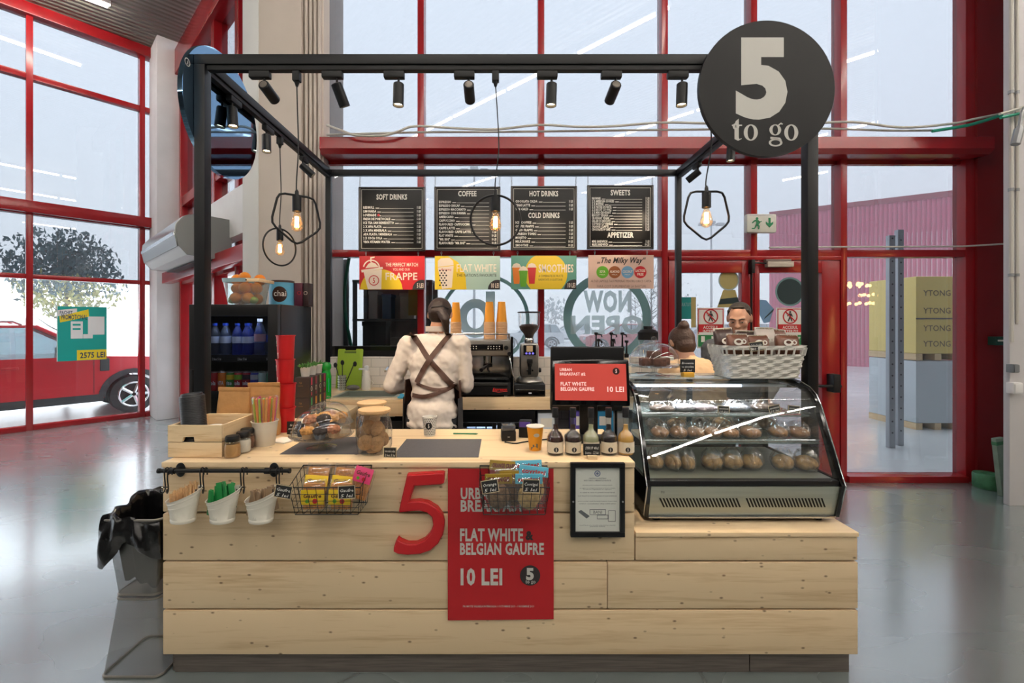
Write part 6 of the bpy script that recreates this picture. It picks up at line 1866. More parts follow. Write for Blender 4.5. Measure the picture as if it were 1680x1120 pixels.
def coffee_bag(x, y, z, rot, body, label, h=0.165, w=0.105, cup=True):
 t = thing('coffee_bag', label, 'coffee bag', BL + Vector((x, y, z)), rot, 'coffee bags in the woven basket')
 def wob(u, v):
  a = 2 * PI * u
  s_ = math.sin(a); c_ = math.cos(a)
  th = 0.024 * (1 - abs(2 * v - 1) ** 3) + 0.0015
  return Vector((w / 2 * abs(c_) ** 0.4 * (1 if c_ > 0 else -1), th * abs(s_) ** 0.7 * (1 if s_ > 0 else -1) + 0.0015 * math.sin(31 * u + 9 * v), h * v))
 part('pouch', MB().grid(wob, 26, 11, True), body, t)
 hp = part('header', MB().box((-w * 0.5, -0.004, h * 0.93), (w * 0.5, 0.004, h * 1.03), 0.001), hdr, t)
 mb = MB()
 part('header_print', MB().text('COFFEE BEANS', 0, h * 0.955, h * 0.05, w=w * 0.86, y=-0.0046, align='C', off=0.05), M('header_mixed_print', (120, 110, 70), 0.5), hp, smooth=0)
 if cup:
  c_ = part('cup_picture', MB().disc((-w * 0.06, h * 0.58), (0.023, 0.017), -0.0272, -0.0250, 20).ring((w * 0.2, h * 0.60), 0.012, 0.007, -0.0272, -0.025, 16), paper_white, t)
  part('coffee_picture', MB().disc((-w * 0.06, h * 0.60), (0.013, 0.008), -0.0280, -0.0274, 14), brown, c_)
 else:
  part('bean_picture', MB().disc((0, h * 0.45), (0.034, 0.028), -0.0262, -0.025, 18), bag_brown, t)
 return t
coffee_bag(-0.130, 0.035, 0.085, (R(-10), R(-3), R(6)), bag_dark, 'tall dark coffee bag at the dome end of the woven basket')
coffee_bag(-0.020, 0.045, 0.072, (R(-10), R(2), R(-2)), bag_dark, 'tall dark coffee bag second from the dome end of the basket')
coffee_bag(0.072, 0.02, 0.088, (R(-10), R(1), R(3)), hdr, 'pale coffee bag standing behind the small chalk sign')
coffee_bag(0.126, 0.045, 0.082, (R(-10), R(7), R(-4)), bag_brown, 'brown coffee bag leaning at the frame post end of the basket', cup=False)
coffee_bag(-0.128, -0.078, 0.118, (R(-12), R(0), R(0)), bag_brown, 'short brown coffee bag in front at the dome end of the basket', 0.105)
coffee_bag(-0.020, -0.078, 0.112, (R(-12), R(-2), R(0)), bag_brown, 'short brown coffee bag in front beside the small chalk sign', 0.105)
coffee_bag(0.122, -0.078, 0.114, (R(-12), R(2), R(0)), bag_brown, 'short brown coffee bag in front below the leaning one', 0.105, 0.115)
t = stand_card(1242, 2.36, 0.072, 0.046, ['Cafea boabe', '40 lei'], 'small chalk sign stuck among the coffee bags', 0, z=0)
t.location = at(1242, 568, 2.262) + Vector((0, 0, -0.023)); t.rotation_euler = (R(-6), R(-7), 0)
# ------------------------------------------------------------------ black glass-door fridge at the end of the kiosk
fr = thing('drinks_fridge', 'black glass-door drinks fridge standing behind the corner post', 'fridge', (-1.76, 3.25, 0))
fx0, fx1, fy0, fy1, fzt = -2.05, -1.468, 2.99, 3.52, 1.63
blk = M('fridge_black', (16, 16, 18), 0.3)
blk_in = M('fridge_inside', (34, 36, 42), 0.4)
mb = MB().box((fx0, fy0 + 0.05, 0.02), (fx0 + 0.03, fy1, fzt), 0.004).box((fx1 - 0.03, fy0 + 0.05, 0.02), (fx1, fy1, fzt), 0.004)
mb.box((fx0 + 0.03, fy1 - 0.03, 0.02), (fx1 - 0.03, fy1, fzt), 0.002).box((fx0 + 0.03, fy0 + 0.05, fzt - 0.05), (fx1 - 0.03, fy1 - 0.03, fzt), 0.002).box((fx0 + 0.03, fy0 + 0.05, 0.02), (fx1 - 0.03, fy1 - 0.03, 0.20), 0.002)
part('cabinet', mb, blk, fr, True)
mb = MB()
for lo, hi in (((fx0, 0.06), (fx0 + 0.075, fzt - 0.003)), ((fx1 - 0.065, 0.06), (fx1, fzt - 0.003)), ((fx0 + 0.075, fzt - 0.08), (fx1 - 0.065, fzt - 0.003)), ((fx0 + 0.075, 0.06), (fx1 - 0.065, 0.2))):
 mb.box((lo[0], fy0, lo[1]), (hi[0], fy0 + 0.045, hi[1]), 0.004)
dr = part('door', mb, blk, fr, True)
p_ = MB().quad((fx0 + 0.07, fy0 + 0.02, 0.19), (fx1 - 0.06, fy0 + 0.02, 0.19), (fx1 - 0.06, fy0 + 0.02, fzt - 0.07), (fx0 + 0.07, fy0 + 0.02, fzt - 0.07))
pp = part('door_glass', p_, glass('smoked_glass', (176, 182, 196), 0.05), fr, True, smooth=0)
part('handle', MB().box((fx0 + 0.02, fy0 - 0.03, 0.75), (fx0 + 0.04, fy0 - 0.001, 1.2), 0.006), black_soft, fr, True)
SH = [0.40, 0.70, 1.045, 1.288]
SB = [z + 0.0012 for z in SH]
for z in SH:
 part('shelf', MB().box((fx0 + 0.031, fy0 + 0.07, z - 0.012), (fx1 - 0.031, fy1 - 0.031, z), 0.002), blk_in, fr, True)
 part('price_strip', MB().box((fx0 + 0.04, fy0 + 0.062, z - 0.045), (fx1 - 0.04, fy0 + 0.069, z + 0.004), 0.001), black_soft, fr, True)
mb = MB()
for x, s_ in ((-1.905, '2 buc 5 lei'), (-1.735, '2 buc 5 lei'), (-1.56, '5 lei')):
 mb.text(s_, x, 1.256, 0.017, xs=0.6, y=fy0 + 0.0605, align='C', off=0.01)
for k_, s_ in enumerate(('2 buc 5 lei', '2 buc 5 lei', '5 lei')): pass
part('price_writing', mb, chalk_w, fr, True, smooth=0)
lf = bpy.data.lights.new('fridge_light', 'AREA'); lf.shape = 'RECTANGLE'; lf.size = 0.4; lf.size_y = 0.03; lf.energy = 1.1; lf.color = (0.75, 0.85, 1.0)
lo = bpy.data.objects.new('fridge_light', lf); COL.objects.link(lo); lo.parent = fr; lo.location = (0, -0.16, 1.565)
# bottles and cans
pet = glass('pet_plastic', (206, 220, 240), 0.08, body=0.05)
pet_blue = glass('pet_blue', (60, 90, 200), 0.08, body=0.25)
water = glass('water', (196, 212, 238), 0.05, body=0.08)
cap_b = M('bottle_cap_blue', (40, 70, 170), 0.4)
cap_w = M('bottle_cap_white', (224, 226, 230), 0.4)
lab_w = M('bottle_label_white', (196, 206, 226), 0.5)
lab_b = M('bottle_label_blue', (60, 84, 170), 0.5)
def bottle_proto(name, label, h, r, shell, capm, labm, x, y, z, grp):
 t = thing(name, label, 'bottle', (x, y, z), 0, grp)
 part('shell', MB().lathe([(0, 0.003), (r * 0.9, 0), (r, 0.01), (r, h * 0.25), (r * 0.93, h * 0.3), (r, h * 0.36), (r, h * 0.6), (r * 0.8, h * 0.74), (r * 0.42, h * 0.88), (r * 0.4, h * 0.93)], n=18), shell, t)
 part('cap', MB().lathe([(r * 0.46, h * 0.92), (r * 0.46, h), (0, h)], n=14), capm, t)
 part('paper_label', MB().lathe([(r * 1.012, h * 0.37), (r * 1.012, h * 0.58)], n=18, cap=False), labm, t)
 return t
yb = fy0 + 0.125
x_of = lambda px_, d=3.11: (px_ - PX) * d / FPX
b1 = bottle_proto('water_bottle', 'clear water bottle with pale label, outermost on the top fridge shelf', 0.215, 0.033, pet, cap_b, lab_w, x_of(352), yb, SB[3], 'clear water bottles in the fridge')
dup(b1, (x_of(369), yb, SB[3]), 0, 'clear water bottle with pale label, second on the top fridge shelf')
dup(b1, (x_of(356), yb + 0.1, SB[3]), 0, 'clear water bottle behind the first two on the top fridge shelf')
b2 = bottle_proto('water_bottle', 'deep blue water bottle in the middle of the top fridge shelf', 0.215, 0.033, pet_blue, cap_b, lab_w, x_of(389), yb, SB[3], 'blue water bottles in the fridge')
dup(b2, (x_of(405), yb, SB[3]), 0, 'deep blue water bottle next to the tall white-topped one')
dup(b2, (x_of(396), yb + 0.1, SB[3]), 0, 'deep blue water bottle behind the front pair on the top shelf')
dup(b2, (x_of(412), yb + 0.1, SB[3]), 0, 'deep blue water bottle in the rear row by the tall bottle')
b3 = bottle_proto('water_bottle', 'tall white-topped bottle on the top fridge shelf', 0.245, 0.036, pet, cap_w, M('label_rose', (196, 150, 160), 0.5), x_of(426), yb, SB[3], None)
b4 = bottle_proto('water_bottle', 'clear bottle at the door edge beside the tall white-topped one', 0.23, 0.033, pet, cap_w, lab_b, x_of(441), yb + 0.03, SB[3], None)
can_top = M('can_aluminium', (196, 198, 202), 0.3, metal=1.0)
def can(x, y, z, rgb, label, grp, band=None, txt=None):
 t = thing('drink_can', label, 'can', (x, y, z), 0, grp)
 r, h = 0.0275, 0.125
 m = M('can_%d_%d_%d' % rgb, rgb, 0.3)
 part('body', MB().lathe([(0, 0.002), (r * 0.8, 0.0), (r, 0.008), (r, h - 0.012), (r * 0.84, h - 0.002)], n=22), m, t)
 part('lid', MB().lathe([(r * 0.84, h - 0.003), (r * 0.86, h), (r * 0.78, h), (r * 0.74, h - 0.004), (0, h - 0.004)], n=20), can_top, t)
 if band: part('band', MB().lathe([(r * 1.01, h * 0.62), (r * 1.01, h * 0.88)], n=22, cap=False), M('can_%d_%d_%d' % band, band, 0.3), t)
 if txt: part('lettering', wrap(MB().text(txt, 0, h * 0.34, 0.026, w=0.042, y=0, align='C', off=0.03, shear=0.1), r, r, 1, 0.0008), cap_w, t, smooth=0)
 return t
cans = [(352, (176, 26, 32), 'red', None, 'cola'), (365, (226, 122, 28), 'orange', None, 'NTA'), (378.5, (60, 130, 52), 'green and yellow', (216, 190, 50), 'rite'), (391.5, (172, 26, 34), 'red and lime-topped', (120, 170, 50), 'cola'), (405, (160, 24, 40), 'crimson dark-topped', (52, 40, 50), 'cola'), (418, (50, 60, 160), 'blue', (176, 180, 190), None), (431, (176, 206, 200), 'pale mint', None, 'VIVA'), (444, (60, 132, 92), 'dark green', None, None)]
for px_, rgb, nm_, bd, tx in cans:
 d_ = 3.09
 can(x_of(px_, d_), d_, SB[2], rgb, nm_ + ' drink can in the front row of the fridge', 'front cans in the fridge', bd, tx)
 can(x_of(px_ - 2 + (3 if px_ == 352 else 0), d_ + 0.075), d_ + 0.07, SB[2], rgb, nm_ + ' drink can in the second row of the fridge', 'second row of cans in the fridge', bd, None)
for k_, z in enumerate((SB[0], SB[1])):
 for i in range(7):
  can(x_of(356 + 14 * i, 3.09), 3.09, z, cans[i][1], cans[i][2] + ' drink can on the %s fridge shelf' % ('lowest', 'second lowest')[k_], 'cans low in the fridge', cans[i][3], None)
# on the fridge: plastic tub of oranges, tins
tb = thing('fruit_tub', 'clear plastic tub with wooden handle full of oranges on the fridge', 'tub', (x_of(405.5, 3.15), 3.15, fzt + 0.001))
def tubf(h0, h1, z0, z1, m_, nm_, th=None, hh=0.8):
 mb = MB()
 n = 36
 vs = []
 for h_, z in ((h0, z0), (h1, z1)):
  for j in range(n):
   a = 2 * PI * j / n
   k = 1 / (abs(math.cos(a)) ** 4 + abs(math.sin(a)) ** 4) ** 0.25
   vs.append(Vector((h_ * k * math.cos(a), h_ * hh * k * math.sin(a), z)))
 fs = [(j, (j + 1) % n, (j + 1) % n + n, j + n) for j in range(n)]
 if z0 < 0.001: fs.append(tuple(range(n)))
 return part(nm_, mb.add(vs, fs), m_, tb)
tubf(0.105, 0.132, 0.0, 0.165, glass('tub_plastic', (220, 228, 228), 0.07, body=0.14), 'tub')
tubf(0.134, 0.138, 0.150, 0.176, M('tub_rim_blue', (160, 186, 192), 0.4), 'rim')
part('handle', MB().box((0.055, -0.116, 0.150), (0.142, -0.112, 0.172), 0.001).box((0.1395, -0.112, 0.150), (0.143, 0.09, 0.172), 0.001), pine_pale, tb)
part('pin', MB().disc((0.058, 0.162), 0.005, -0.118, -0.1155, 10), black_soft, tb)
orange_skin = M('orange_peel', (236, 140, 32), 0.45, bump=0.3, bscale=150)
lime_skin = M('lime_peel', (150, 164, 48), 0.45, bump=0.25, bscale=120)
OB = Vector((x_of(405.5, 3.15), 3.15, fzt + 0.001))
spots = [(-0.052, -0.045, 0.044, 0, 'low in front in the plastic tub'), (0.035, -0.05, 0.044, 0, 'low in front beside the lime'), (-0.05, 0.04, 0.044, 0, 'low at the back of the plastic tub'), (0.045, 0.045, 0.044, 0, 'low at the back near the handle'),
         (-0.062, -0.01, 0.112, 0, 'in the second layer by the tub wall'), (0.008, -0.042, 0.114, 0, 'in the second layer against the front'), (0.070, -0.012, 0.112, 0, 'in the second layer under the handle'), (0.0, 0.048, 0.116, 0, 'in the second layer at the back'),
         (-0.070, 0.0, 0.172, 0, 'on top of the heap above the blue rim'), (-0.005, -0.020, 0.186, 0, 'highest on the heap in the tub'), (0.072, 0.03, 0.174, 0, 'on top of the heap by the handle')]
for x, y, z, k, lb in spots:
 single('orange_fruit', MB().ball((0, 0, 0), 0.0385, 20, 14), orange_skin, 'orange ' + lb, 'orange', OB + Vector((x, y, z)), 0, 'oranges in the tub')
single('lime_fruit', MB().ball((0, 0, 0), (0.03, 0.027, 0.025), 18, 12), lime_skin, 'green-yellow lime low in the tub under the wooden handle', 'lime', OB + Vector((0.070, -0.048, 0.03)), 0)
single('lime_fruit', MB().ball((0, 0, 0), (0.03, 0.027, 0.025), 18, 12), lime_skin, 'green lime low in the tub by the post side', 'lime', OB + Vector((-0.074, -0.048, 0.03)), 0)
ct = thing('tea_tin', 'big blue tin of spiced tea on the fridge beside the oranges', 'tin', (x_of(462, 3.4), 3.4, fzt + 0.001))
r, h = 0.086, 0.185
part('tin', MB().lathe([(0, 0), (r, 0), (r, h), (0, h)], n=36), M('tin_blue', (92, 170, 206), 0.35, vary=0.1, vscale=8), ct)
part('lid', MB().lathe([(r + 0.002, h - 0.012), (r + 0.002, h + 0.003), (r - 0.004, h + 0.005), (0, h + 0.004)], n=36), M('tin_lid_brown', (60, 46, 44), 0.4), ct)
mb = MB()
for k in range(8): mb.ring((0.024, 0.085), (0.0066 * (k + 1), 0.0072 * (k + 1)), (0.0066 * k + 1e-5, 0.0072 * k + 1e-5), 0, 0, 30)
part('brown_spot', wrap(mb, r, r, 1, 0.001), M('tin_brown', (72, 44, 34), 0.45), ct, smooth=0)
part('lettering', wrap(MB().text('chai', 0.028, 0.072, 0.042, w=0.085, y=-0.0012, align='C', off=0.01), r, r, 1, 0.001), paper_white, ct, smooth=0)
for i, (px_, rgb, lb) in enumerate(((488, (84, 30, 50), 'maroon tea carton standing between the blue tin and black carton'), (497, (40, 26, 28), 'dark brown tea carton at the back edge of the fridge top'))):
 t = thing('tea_carton', lb, 'carton', (-1.520 + 0.044 * i, 3.45 + 0.01 * i, fzt + 0.001))
 part('box', MB().box((-0.030 + 0.018 * i, -0.04, 0), (0.030, 0.04, 0.175), 0.003), M('carton_%d' % rgb[0], rgb, 0.45), t)
 part('emblem', MB().ring((0.008, 0.10), 0.014, 0.011, -0.0412, -0.0402, 18), label_cream if i else heart_red, t)
# ------------------------------------------------------------------ boxed teas and little plants on the side counter
strip = [(60, 150, 84), (206, 130, 40), (176, 168, 60), (150, 60, 40), (196, 60, 80), (150, 40, 60), (120, 160, 60), (176, 40, 60)]
tea_dark = M('tea_box_dark', (48, 36, 32), 0.5, vary=0.1, vscale=20)
for lv in range(2):
 for k in range(4):
  lab = ('upper' if lv else 'lower') + ' dark tea box, ' + ['front', 'second', 'third', 'rearmost'][k] + ' in the row by the green bottle'
  t = thing('tea_box', lab, 'tea box', (-1.229, 2.845 + 0.069 * k, CT + 0.0008 + 0.1265 * lv), 0, 'dark tea boxes on the side counter')
  part('box', MB().box((-0.045, -0.033, 0), (0.045, 0.033, 0.125), 0.002), tea_dark, t)
  m_ = M('tea_strip_%d' % (lv * 4 + k), strip[lv * 4 + k], 0.5)
  part('colour_strip', MB().box((0.0452, -0.010, 0.075), (0.0462, 0.010, 0.122)).box((0.0452, -0.006, 0.01), (0.0462, 0.006, 0.03)), m_, t)
  mb = MB().ring((0, 0.052), (0.011, 0.016), (0.008, 0.013), 0, 0.0006, 16).move(Matrix.Translation((0.0455, 0, 0)) @ Matrix.Rotation(R(90), 4, 'Z'))
  part('emblem', mb, label_cream, t)
  part('lettering', MB().text('TEA', -0.01, 0.085, 0.012, y=-0.0336, align='C').text('COLLECTION', -0.01, 0.07, 0.006, y=-0.0336, align='C'), M('tea_gold', (150, 112, 52), 0.5), t, smooth=0)
leaf_g = M('succulent_green', (62, 112, 40), 0.5, vary=0.25, vscale=40)
pot_w = M('white_ceramic', (224, 218, 208), 0.4)
for i in range(3):
 t = thing('potted_succulent', ['little plant in a white pot at the front of the tea boxes', 'little plant in a white pot in the middle of the tea boxes', 'little plant in a white pot at the rear of the tea boxes'][i], 'plant', (-1.229, 2.86 + 0.094 * i, CT + 0.0008 + 0.2535), R(50 * i), 'little potted plants on the tea boxes')
 part('pot', MB().lathe([(0, 0), (0.024, 0), (0.032, 0.056), (0.034, 0.058), (0.031, 0.06), (0.028, 0.05), (0, 0.05)], n=22), pot_w, t)
 mb = MB()
 rg = random.Random(i)
 for k in range(34):
  a, tl = rg.uniform(0, 2 * PI), rg.uniform(0.2, 1.1)
  d_ = Vector((math.cos(a) * math.sin(tl), math.sin(a) * math.sin(tl), math.cos(tl)))
  p0 = Vector((0.012 * math.cos(a), 0.012 * math.sin(a), 0.048))
  L_ = rg.uniform(0.025, 0.045)
  mb.tube([p0, p0 + d_ * L_ * 0.5, p0 + d_ * L_], [0.003, 0.0055, 0.001], 6)
 part('leaves', mb, leaf_g, t)
# ------------------------------------------------------------------ sink things
t = thing('cleaner_bottle', 'bright green cleaner bottle beside the tea boxes', 'bottle', top(535, 3.362, 0.9505))
gr = M('bottle_green', (0, 150, 40), 0.25)
part('bottle', MB().lathe([(0, 0.0), (0.034, 0), (0.037, 0.01), (0.037, 0.16), (0.030, 0.20), (0.026, 0.212)], n=24), gr, t)
part('cap', MB().lathe([(0.028, 0.208), (0.036, 0.222), (0.037, 0.245), (0.026, 0.265), (0, 0.27)], n=22), gr, t)
part('paper_label', wrap(MB().box((-0.02, 0, 0.05), (0.035, 0.0004, 0.15)), 0.037, 0.037, 1, 0.001), M('label_blue', (70, 130, 200), 0.5), t)
t = thing('cutting_board', 'lime green cutting board leaning on the tiles behind the sink', 'cutting board', (-1.295, 3.862, 0.9515), (R(-11), 0, 0))
lime = M('board_lime', (140, 168, 40), 0.5)
part('board', MB().prism([(-0.107, 0), (0.107, 0), (0.107, 0.33), (0.1, 0.338), (0.05, 0.338), (0.046, 0.325), (-0.046, 0.325), (-0.05, 0.338), (-0.1, 0.338), (-0.107, 0.33)], -0.006, 0.006), lime, t)
part('grip_slot', MB().box((-0.05, -0.0068, 0.300), (0.05, -0.0055, 0.318)), M('board_slot', (84, 104, 24), 0.6), t)
t = thing('utensil_cup', 'perforated steel cup holding dark utensils in front of the green board', 'utensil holder', top(561, 3.78, 0.9512))
part('cup', MB().lathe([(0, 0), (0.033, 0), (0.034, 0.12), (0.032, 0.12), (0.031, 0.004), (0, 0.004)], n=22), steel, t)
mb = MB()
for i in range(5):
 for j in range(14):
  a = 2 * PI * j / 14
  mb.ball((0.0337 * math.cos(a), 0.0337 * math.sin(a), 0.02 + 0.02 * i), 0.004, 6, 4)
part('holes', mb, black_soft, t)
U = top(561, 3.78, 0.9512)
for i, (dx, dy, h_, lb) in enumerate(((-0.05, 0.0, 0.20, 'dark spoon leaning out of the steel cup'), (0.0, 0.01, 0.22, 'dark whisk handle upright in the steel cup'), (0.10, 0.0, 0.21, 'dark spatula leaning from the steel cup across the green board'))):
 mb = MB().tube([(dx * 0.12, dy, 0.0), (dx, dy, h_)], 0.004, 6).ball((dx * 1.08, dy, h_), (0.016, 0.005, 0.022), 10, 6)
 single('kitchen_utensil', mb, black_soft, lb, 'utensil', U + Vector((0, 0, 0.006)), 0)
single('scrub_pad', MB().ball((0, 0, 0.022), (0.055, 0.035, 0.022), 16, 8, jit=0.05), M('scouring_grey', (112, 110, 108), 0.9, bump=0.8, bscale=120), 'grey wire scouring pad beside the soap dispenser', 'scouring pad', top(579, 3.77, 0.951))
t = thing('soap_dispenser', 'white soap dispenser with a lever in front of the tiles', 'soap dispenser', top(601, 3.80, 0.951))
part('body', MB().lathe([(0, 0), (0.035, 0), (0.036, 0.085), (0.028, 0.10), (0.026, 0.15), (0.018, 0.165), (0, 0.166)], n=24), pot_w, t)
part('pump', MB().box((-0.06, -0.016, 0.166), (0.018, 0.016, 0.178), 0.004).box((-0.014, -0.018, 0.15), (0.018, 0.018, 0.20), 0.008), cap_w, t)
part('handle_loop', MB().tube(arc((0.036, 0.055), 0.018, -1.3, 1.3, 8), 0.004, 6), pot_w, t)
def cloth_fn(u, v):
 return Vector((-0.075 + 0.15 * u, -0.06 + 0.12 * v * (1 - 0.3 * u), 0.0065 + 0.014 * abs(math.sin(3 * u + 2)) * (0.4 + v) + 0.004 * math.sin(9 * v)))
mb = MB().grid(cloth_fn, 14, 10)
mb.grid(lambda u, v: cloth_fn(u, v) - Vector((0, 0, 0.003)), 14, 10)
single('cleaning_cloth', mb, M('cloth_blue', (60, 150, 190), 0.85, vary=0.08, vscale=30), 'sky blue cleaning cloth on the sink counter beside the barista', 'cloth', Vector((-0.86 + 0.18, 3.37, 0.9515)))
# ------------------------------------------------------------------ espresso machine with cups, grinder
em = thing('espresso_machine', 'steel espresso machine with black drip base behind the barista', 'espresso machine', (-0.165, 3.72, 0.9305))
ex0, ex1 = -0.445, 0.095
satin = M('satin_steel', (176, 172, 166), 0.3, metal=0.9, vary=0.05, vscale=3, stretch=(1, 20, 20))
part('base', MB().box((ex0, 3.535, 0.945), (ex1 - 0.02, 3.93, 1.045), 0.008), black_soft, em, True)
part('drip_tray', MB().box((ex0 + 0.02, 3.522, 1.02), (ex1 - 0.045, 3.70, 1.045), 0.004), M('drip_grey', (70, 70, 70), 0.4, metal=0.6), em, True)
part('back_panel', MB().box((ex0 + 0.01, 3.74, 1.046), (ex1 - 0.022, 3.925, 1.26), 0.004), chrome, em, True)
part('top_box', MB().box((ex0, 3.535, 1.25), (ex1 - 0.02, 3.93, 1.375), 0.008), satin, em, True)
part('side_panel', MB().box((ex1 - 0.0195, 3.55, 0.945), (ex1, 3.93, 1.40), 0.005), black_gloss, em, True)
part('side_panel', MB().box((ex0 - 0.02, 3.55, 0.945), (ex0 - 0.0005, 3.93, 1.40), 0.005), black_gloss, em, True)
bp = part('button_panel', MB().box((ex0 + 0.04, 3.531, 1.292), (ex1 - 0.08, 3.5345, 1.34), 0.003), black_gloss, em, True)
for g in (-0.28, -0.10):
 mb = MB()
 for i in range(5):
  for j in range(2):
   mb.disc((g + 0.022 * i, 1.308 + 0.017 * j), 0.0042, 3.5285, 3.5305, 10)
 part('button', mb, paper_white, em, True)
part('pressure_knob', MB().lathe([(0, 0), (0.018, 0), (0.016, 0.03), (0, 0.03)], n=18, mtx=Matrix.Translation((ex1 - 0.055, 3.534, 1.315)) @ Matrix.Rotation(R(90), 4, 'X')), black_soft, em, True)
for gxx in (-0.30, -0.105):
 part('group_head', MB().lathe([(0.034, 1.19), (0.036, 1.25)], (gxx, 3.62, 0), n=22), chrome, em, True)
 mb = MB().lathe([(0.036, 1.160), (0.037, 1.188), (0.0, 1.188)], (gxx, 3.62, 0), n=22)
 mb.tube([(gxx, 3.59, 1.172), (gxx - 0.02, 3.52, 1.165), (gxx - 0.045, 3.44, 1.150)], [0.010, 0.012, 0.015], 12)
 mb.tube([(gxx, 3.62, 1.16), (gxx, 3.62, 1.135), (gxx + 0.012, 3.61, 1.12)], 0.008, 8)
 part('portafilter', mb, M('bakelite_black', (22, 18, 18), 0.35), em, True)
part('steam_wand', MB().tube(smooth_path([(ex1 - 0.03, 3.525, 1.26), (ex1 - 0.025, 3.50, 1.22), (ex1 - 0.005, 3.49, 1.12), (ex1 + 0.018, 3.49, 1.05)], 5), 0.006, 8), chrome, em, True)
part('steam_knob', MB().lathe([(0, 0), (0.016, 0), (0.014, 0.025), (0, 0.025)], n=16, mtx=Matrix.Translation((ex1 - 0.03, 3.534, 1.268)) @ Matrix.Rotation(R(90), 4, 'X')), black_soft, em, True)
part('logo', MB().text('Espresso', -0.01, 0.982, 0.022, w=0.11, y=3.5335, align='C', off=0.02, shear=0.3), M('logo_red', (206, 36, 34), 0.4), em, True, smooth=0)
part('logo_swoosh', MB().tube([(-0.066, 3.534, 0.976), (-0.02, 3.534, 0.969), (0.05, 3.534, 0.978)], 0.0022, 6), M('logo_red', (206, 36, 34), 0.4), em, True)
for fx_ in (ex0 + 0.04, ex1 - 0.06):
 for fy_ in (3.57, 3.89):
  part('foot', MB().lathe([(0, 0), (0.016, 0), (0.016, 0.014), (0, 0.014)], (fx_, fy_, 0.9308), n=12), chrome, em, True)
mb = MB()
for yy in (3.55, 3.915):
 mb.tube([(ex0 + 0.01, yy, 1.42), (ex1 - 0.03, yy, 1.42)], 0.005, 8)
for xx in (ex0 + 0.01, ex1 - 0.03):
 mb.tube([(xx, 3.55, 1.42), (xx, 3.915, 1.42)], 0.005, 8)
 for yy in (3.55, 3.915): mb.tube([(xx, yy, 1.374), (xx, yy, 1.42)], 0.005, 8)
part('cup_rail', mb, chrome, em, True)
# stacks of upturned cups on the machine
def cup_mesh():
 r0, r1, h = 0.029, 0.043, 0.175
 return MB().lathe([(0, h), (r0, h), (r0 + 0.0005, h - 0.004), (r1, 0.006), (r1 + 0.003, 0.005), (r1 + 0.003, 0.0), (r1 - 0.0004, 0.0), (r0 - 0.0004, h - 0.0012), (0, h - 0.0012)], n=24)
proto = None
rim_tan = M('cup_rim_tan', (226, 178, 132), 0.5)
for s_, (px_, y_, nm_) in enumerate(((803, 3.70, 'the stack beside the barista side of the pair'), (823, 3.70, 'the stack next to the grinder'), (748, 3.80, 'the stack behind the barista'))):
 for i in range(11):
  pos = ['bottom', 'second', 'third', 'fourth', 'fifth', 'sixth', 'seventh', 'eighth', 'ninth', 'tenth', 'topmost'][i]
  lab = '%s upturned orange cup of %s' % (pos, nm_)
  L = Vector(((px_ - PX) * y_ / FPX, y_, 1.3755 + 0.0128 * i))
  if proto is None:
   proto = thing('paper_cup', lab, 'cup', L, 0, 'upturned cups on the espresso machine')
   part('cup', cup_mesh(), cup_orange, proto)
   part('rim', MB().lathe([(0.0432, 0.012), (0.0468, 0.008), (0.0468, -0.0002), (0.043, -0.0002)], n=24, cap=False), rim_tan, proto)
   pr_ = lambda: MB().prism([(-0.02, 0.06), (-0.008, 0.06), (-0.004, 0.1), (0.004, 0.085), (0.012, 0.12), (0.018, 0.115), (0.012, 0.06), (0.02, 0.05), (0.0, 0.03)], 0, 0.0001).prism([(-0.018, 0.13), (-0.006, 0.15), (0.006, 0.135), (-0.006, 0.12)], 0, 0.0001)
  else:
   t = dup(proto, L, R(15 * i), lab)
  if i == 10: part('print', wrap(pr_(), 0.0435, 0.0295, 0.175, 0.0012), M('print_grey', (112, 104, 96), 0.6), t, smooth=0)
gd = thing('coffee_grinder', 'steel coffee grinder with glass hopper of beans on the back counter', 'coffee grinder', top(868, 3.70, 1.0265))
part('body', MB().box((-0.075, -0.075, 0.045), (0.075, 0.10, 0.32), 0.03), satin, gd)
part('base', MB().lathe([(0, 0), (0.105, 0), (0.11, 0.012), (0.10, 0.03), (0.075, 0.048), (0, 0.05)], n=32), satin, gd)
sc = part('screen', MB().box((-0.05, -0.082, 0.225), (0.05, -0.0752, 0.305), 0.004), black_gloss, gd)
part('screen_picture', MB().box((-0.026, -0.0832, 0.252), (0.024, -0.0822, 0.300)), M('screen_sand', (176, 150, 118), 0.3, emit=0.3), sc)
part('screen_icons', MB().disc((-0.026, 0.238), 0.009, -0.083, -0.0822, 14).disc((0.0, 0.238), 0.009, -0.083, -0.0822, 14).disc((0.026, 0.238), 0.009, -0.083, -0.0822, 14), M('icon_violet', (120, 110, 220), 0.3, emit=0.8), sc)
part('spout', MB().box((-0.022, -0.11, 0.16), (0.022, -0.07, 0.195), 0.006).lathe([(0.016, 0.135), (0.020, 0.162)], (0, -0.095, 0), n=14), black_soft, gd)
part('fork', MB().box((-0.026, -0.125, 0.10), (-0.016, -0.07, 0.112), 0.002).box((0.016, -0.125, 0.10), (0.026, -0.07, 0.112), 0.002).box((-0.012, -0.082, 0.07), (0.012, -0.072, 0.14), 0.003), black_soft, gd)
part('knob', MB().lathe([(0, 0), (0.02, 0), (0.017, 0.02), (0, 0.02)], n=16, mtx=Matrix.Translation((0.076, -0.02, 0.1)) @ Matrix.Rotation(R(90), 4, 'Y')), black_soft, gd)
part('collar', MB().lathe([(0.04, 0.318), (0.04, 0.345), (0.034, 0.36)], n=24), chrome, gd)
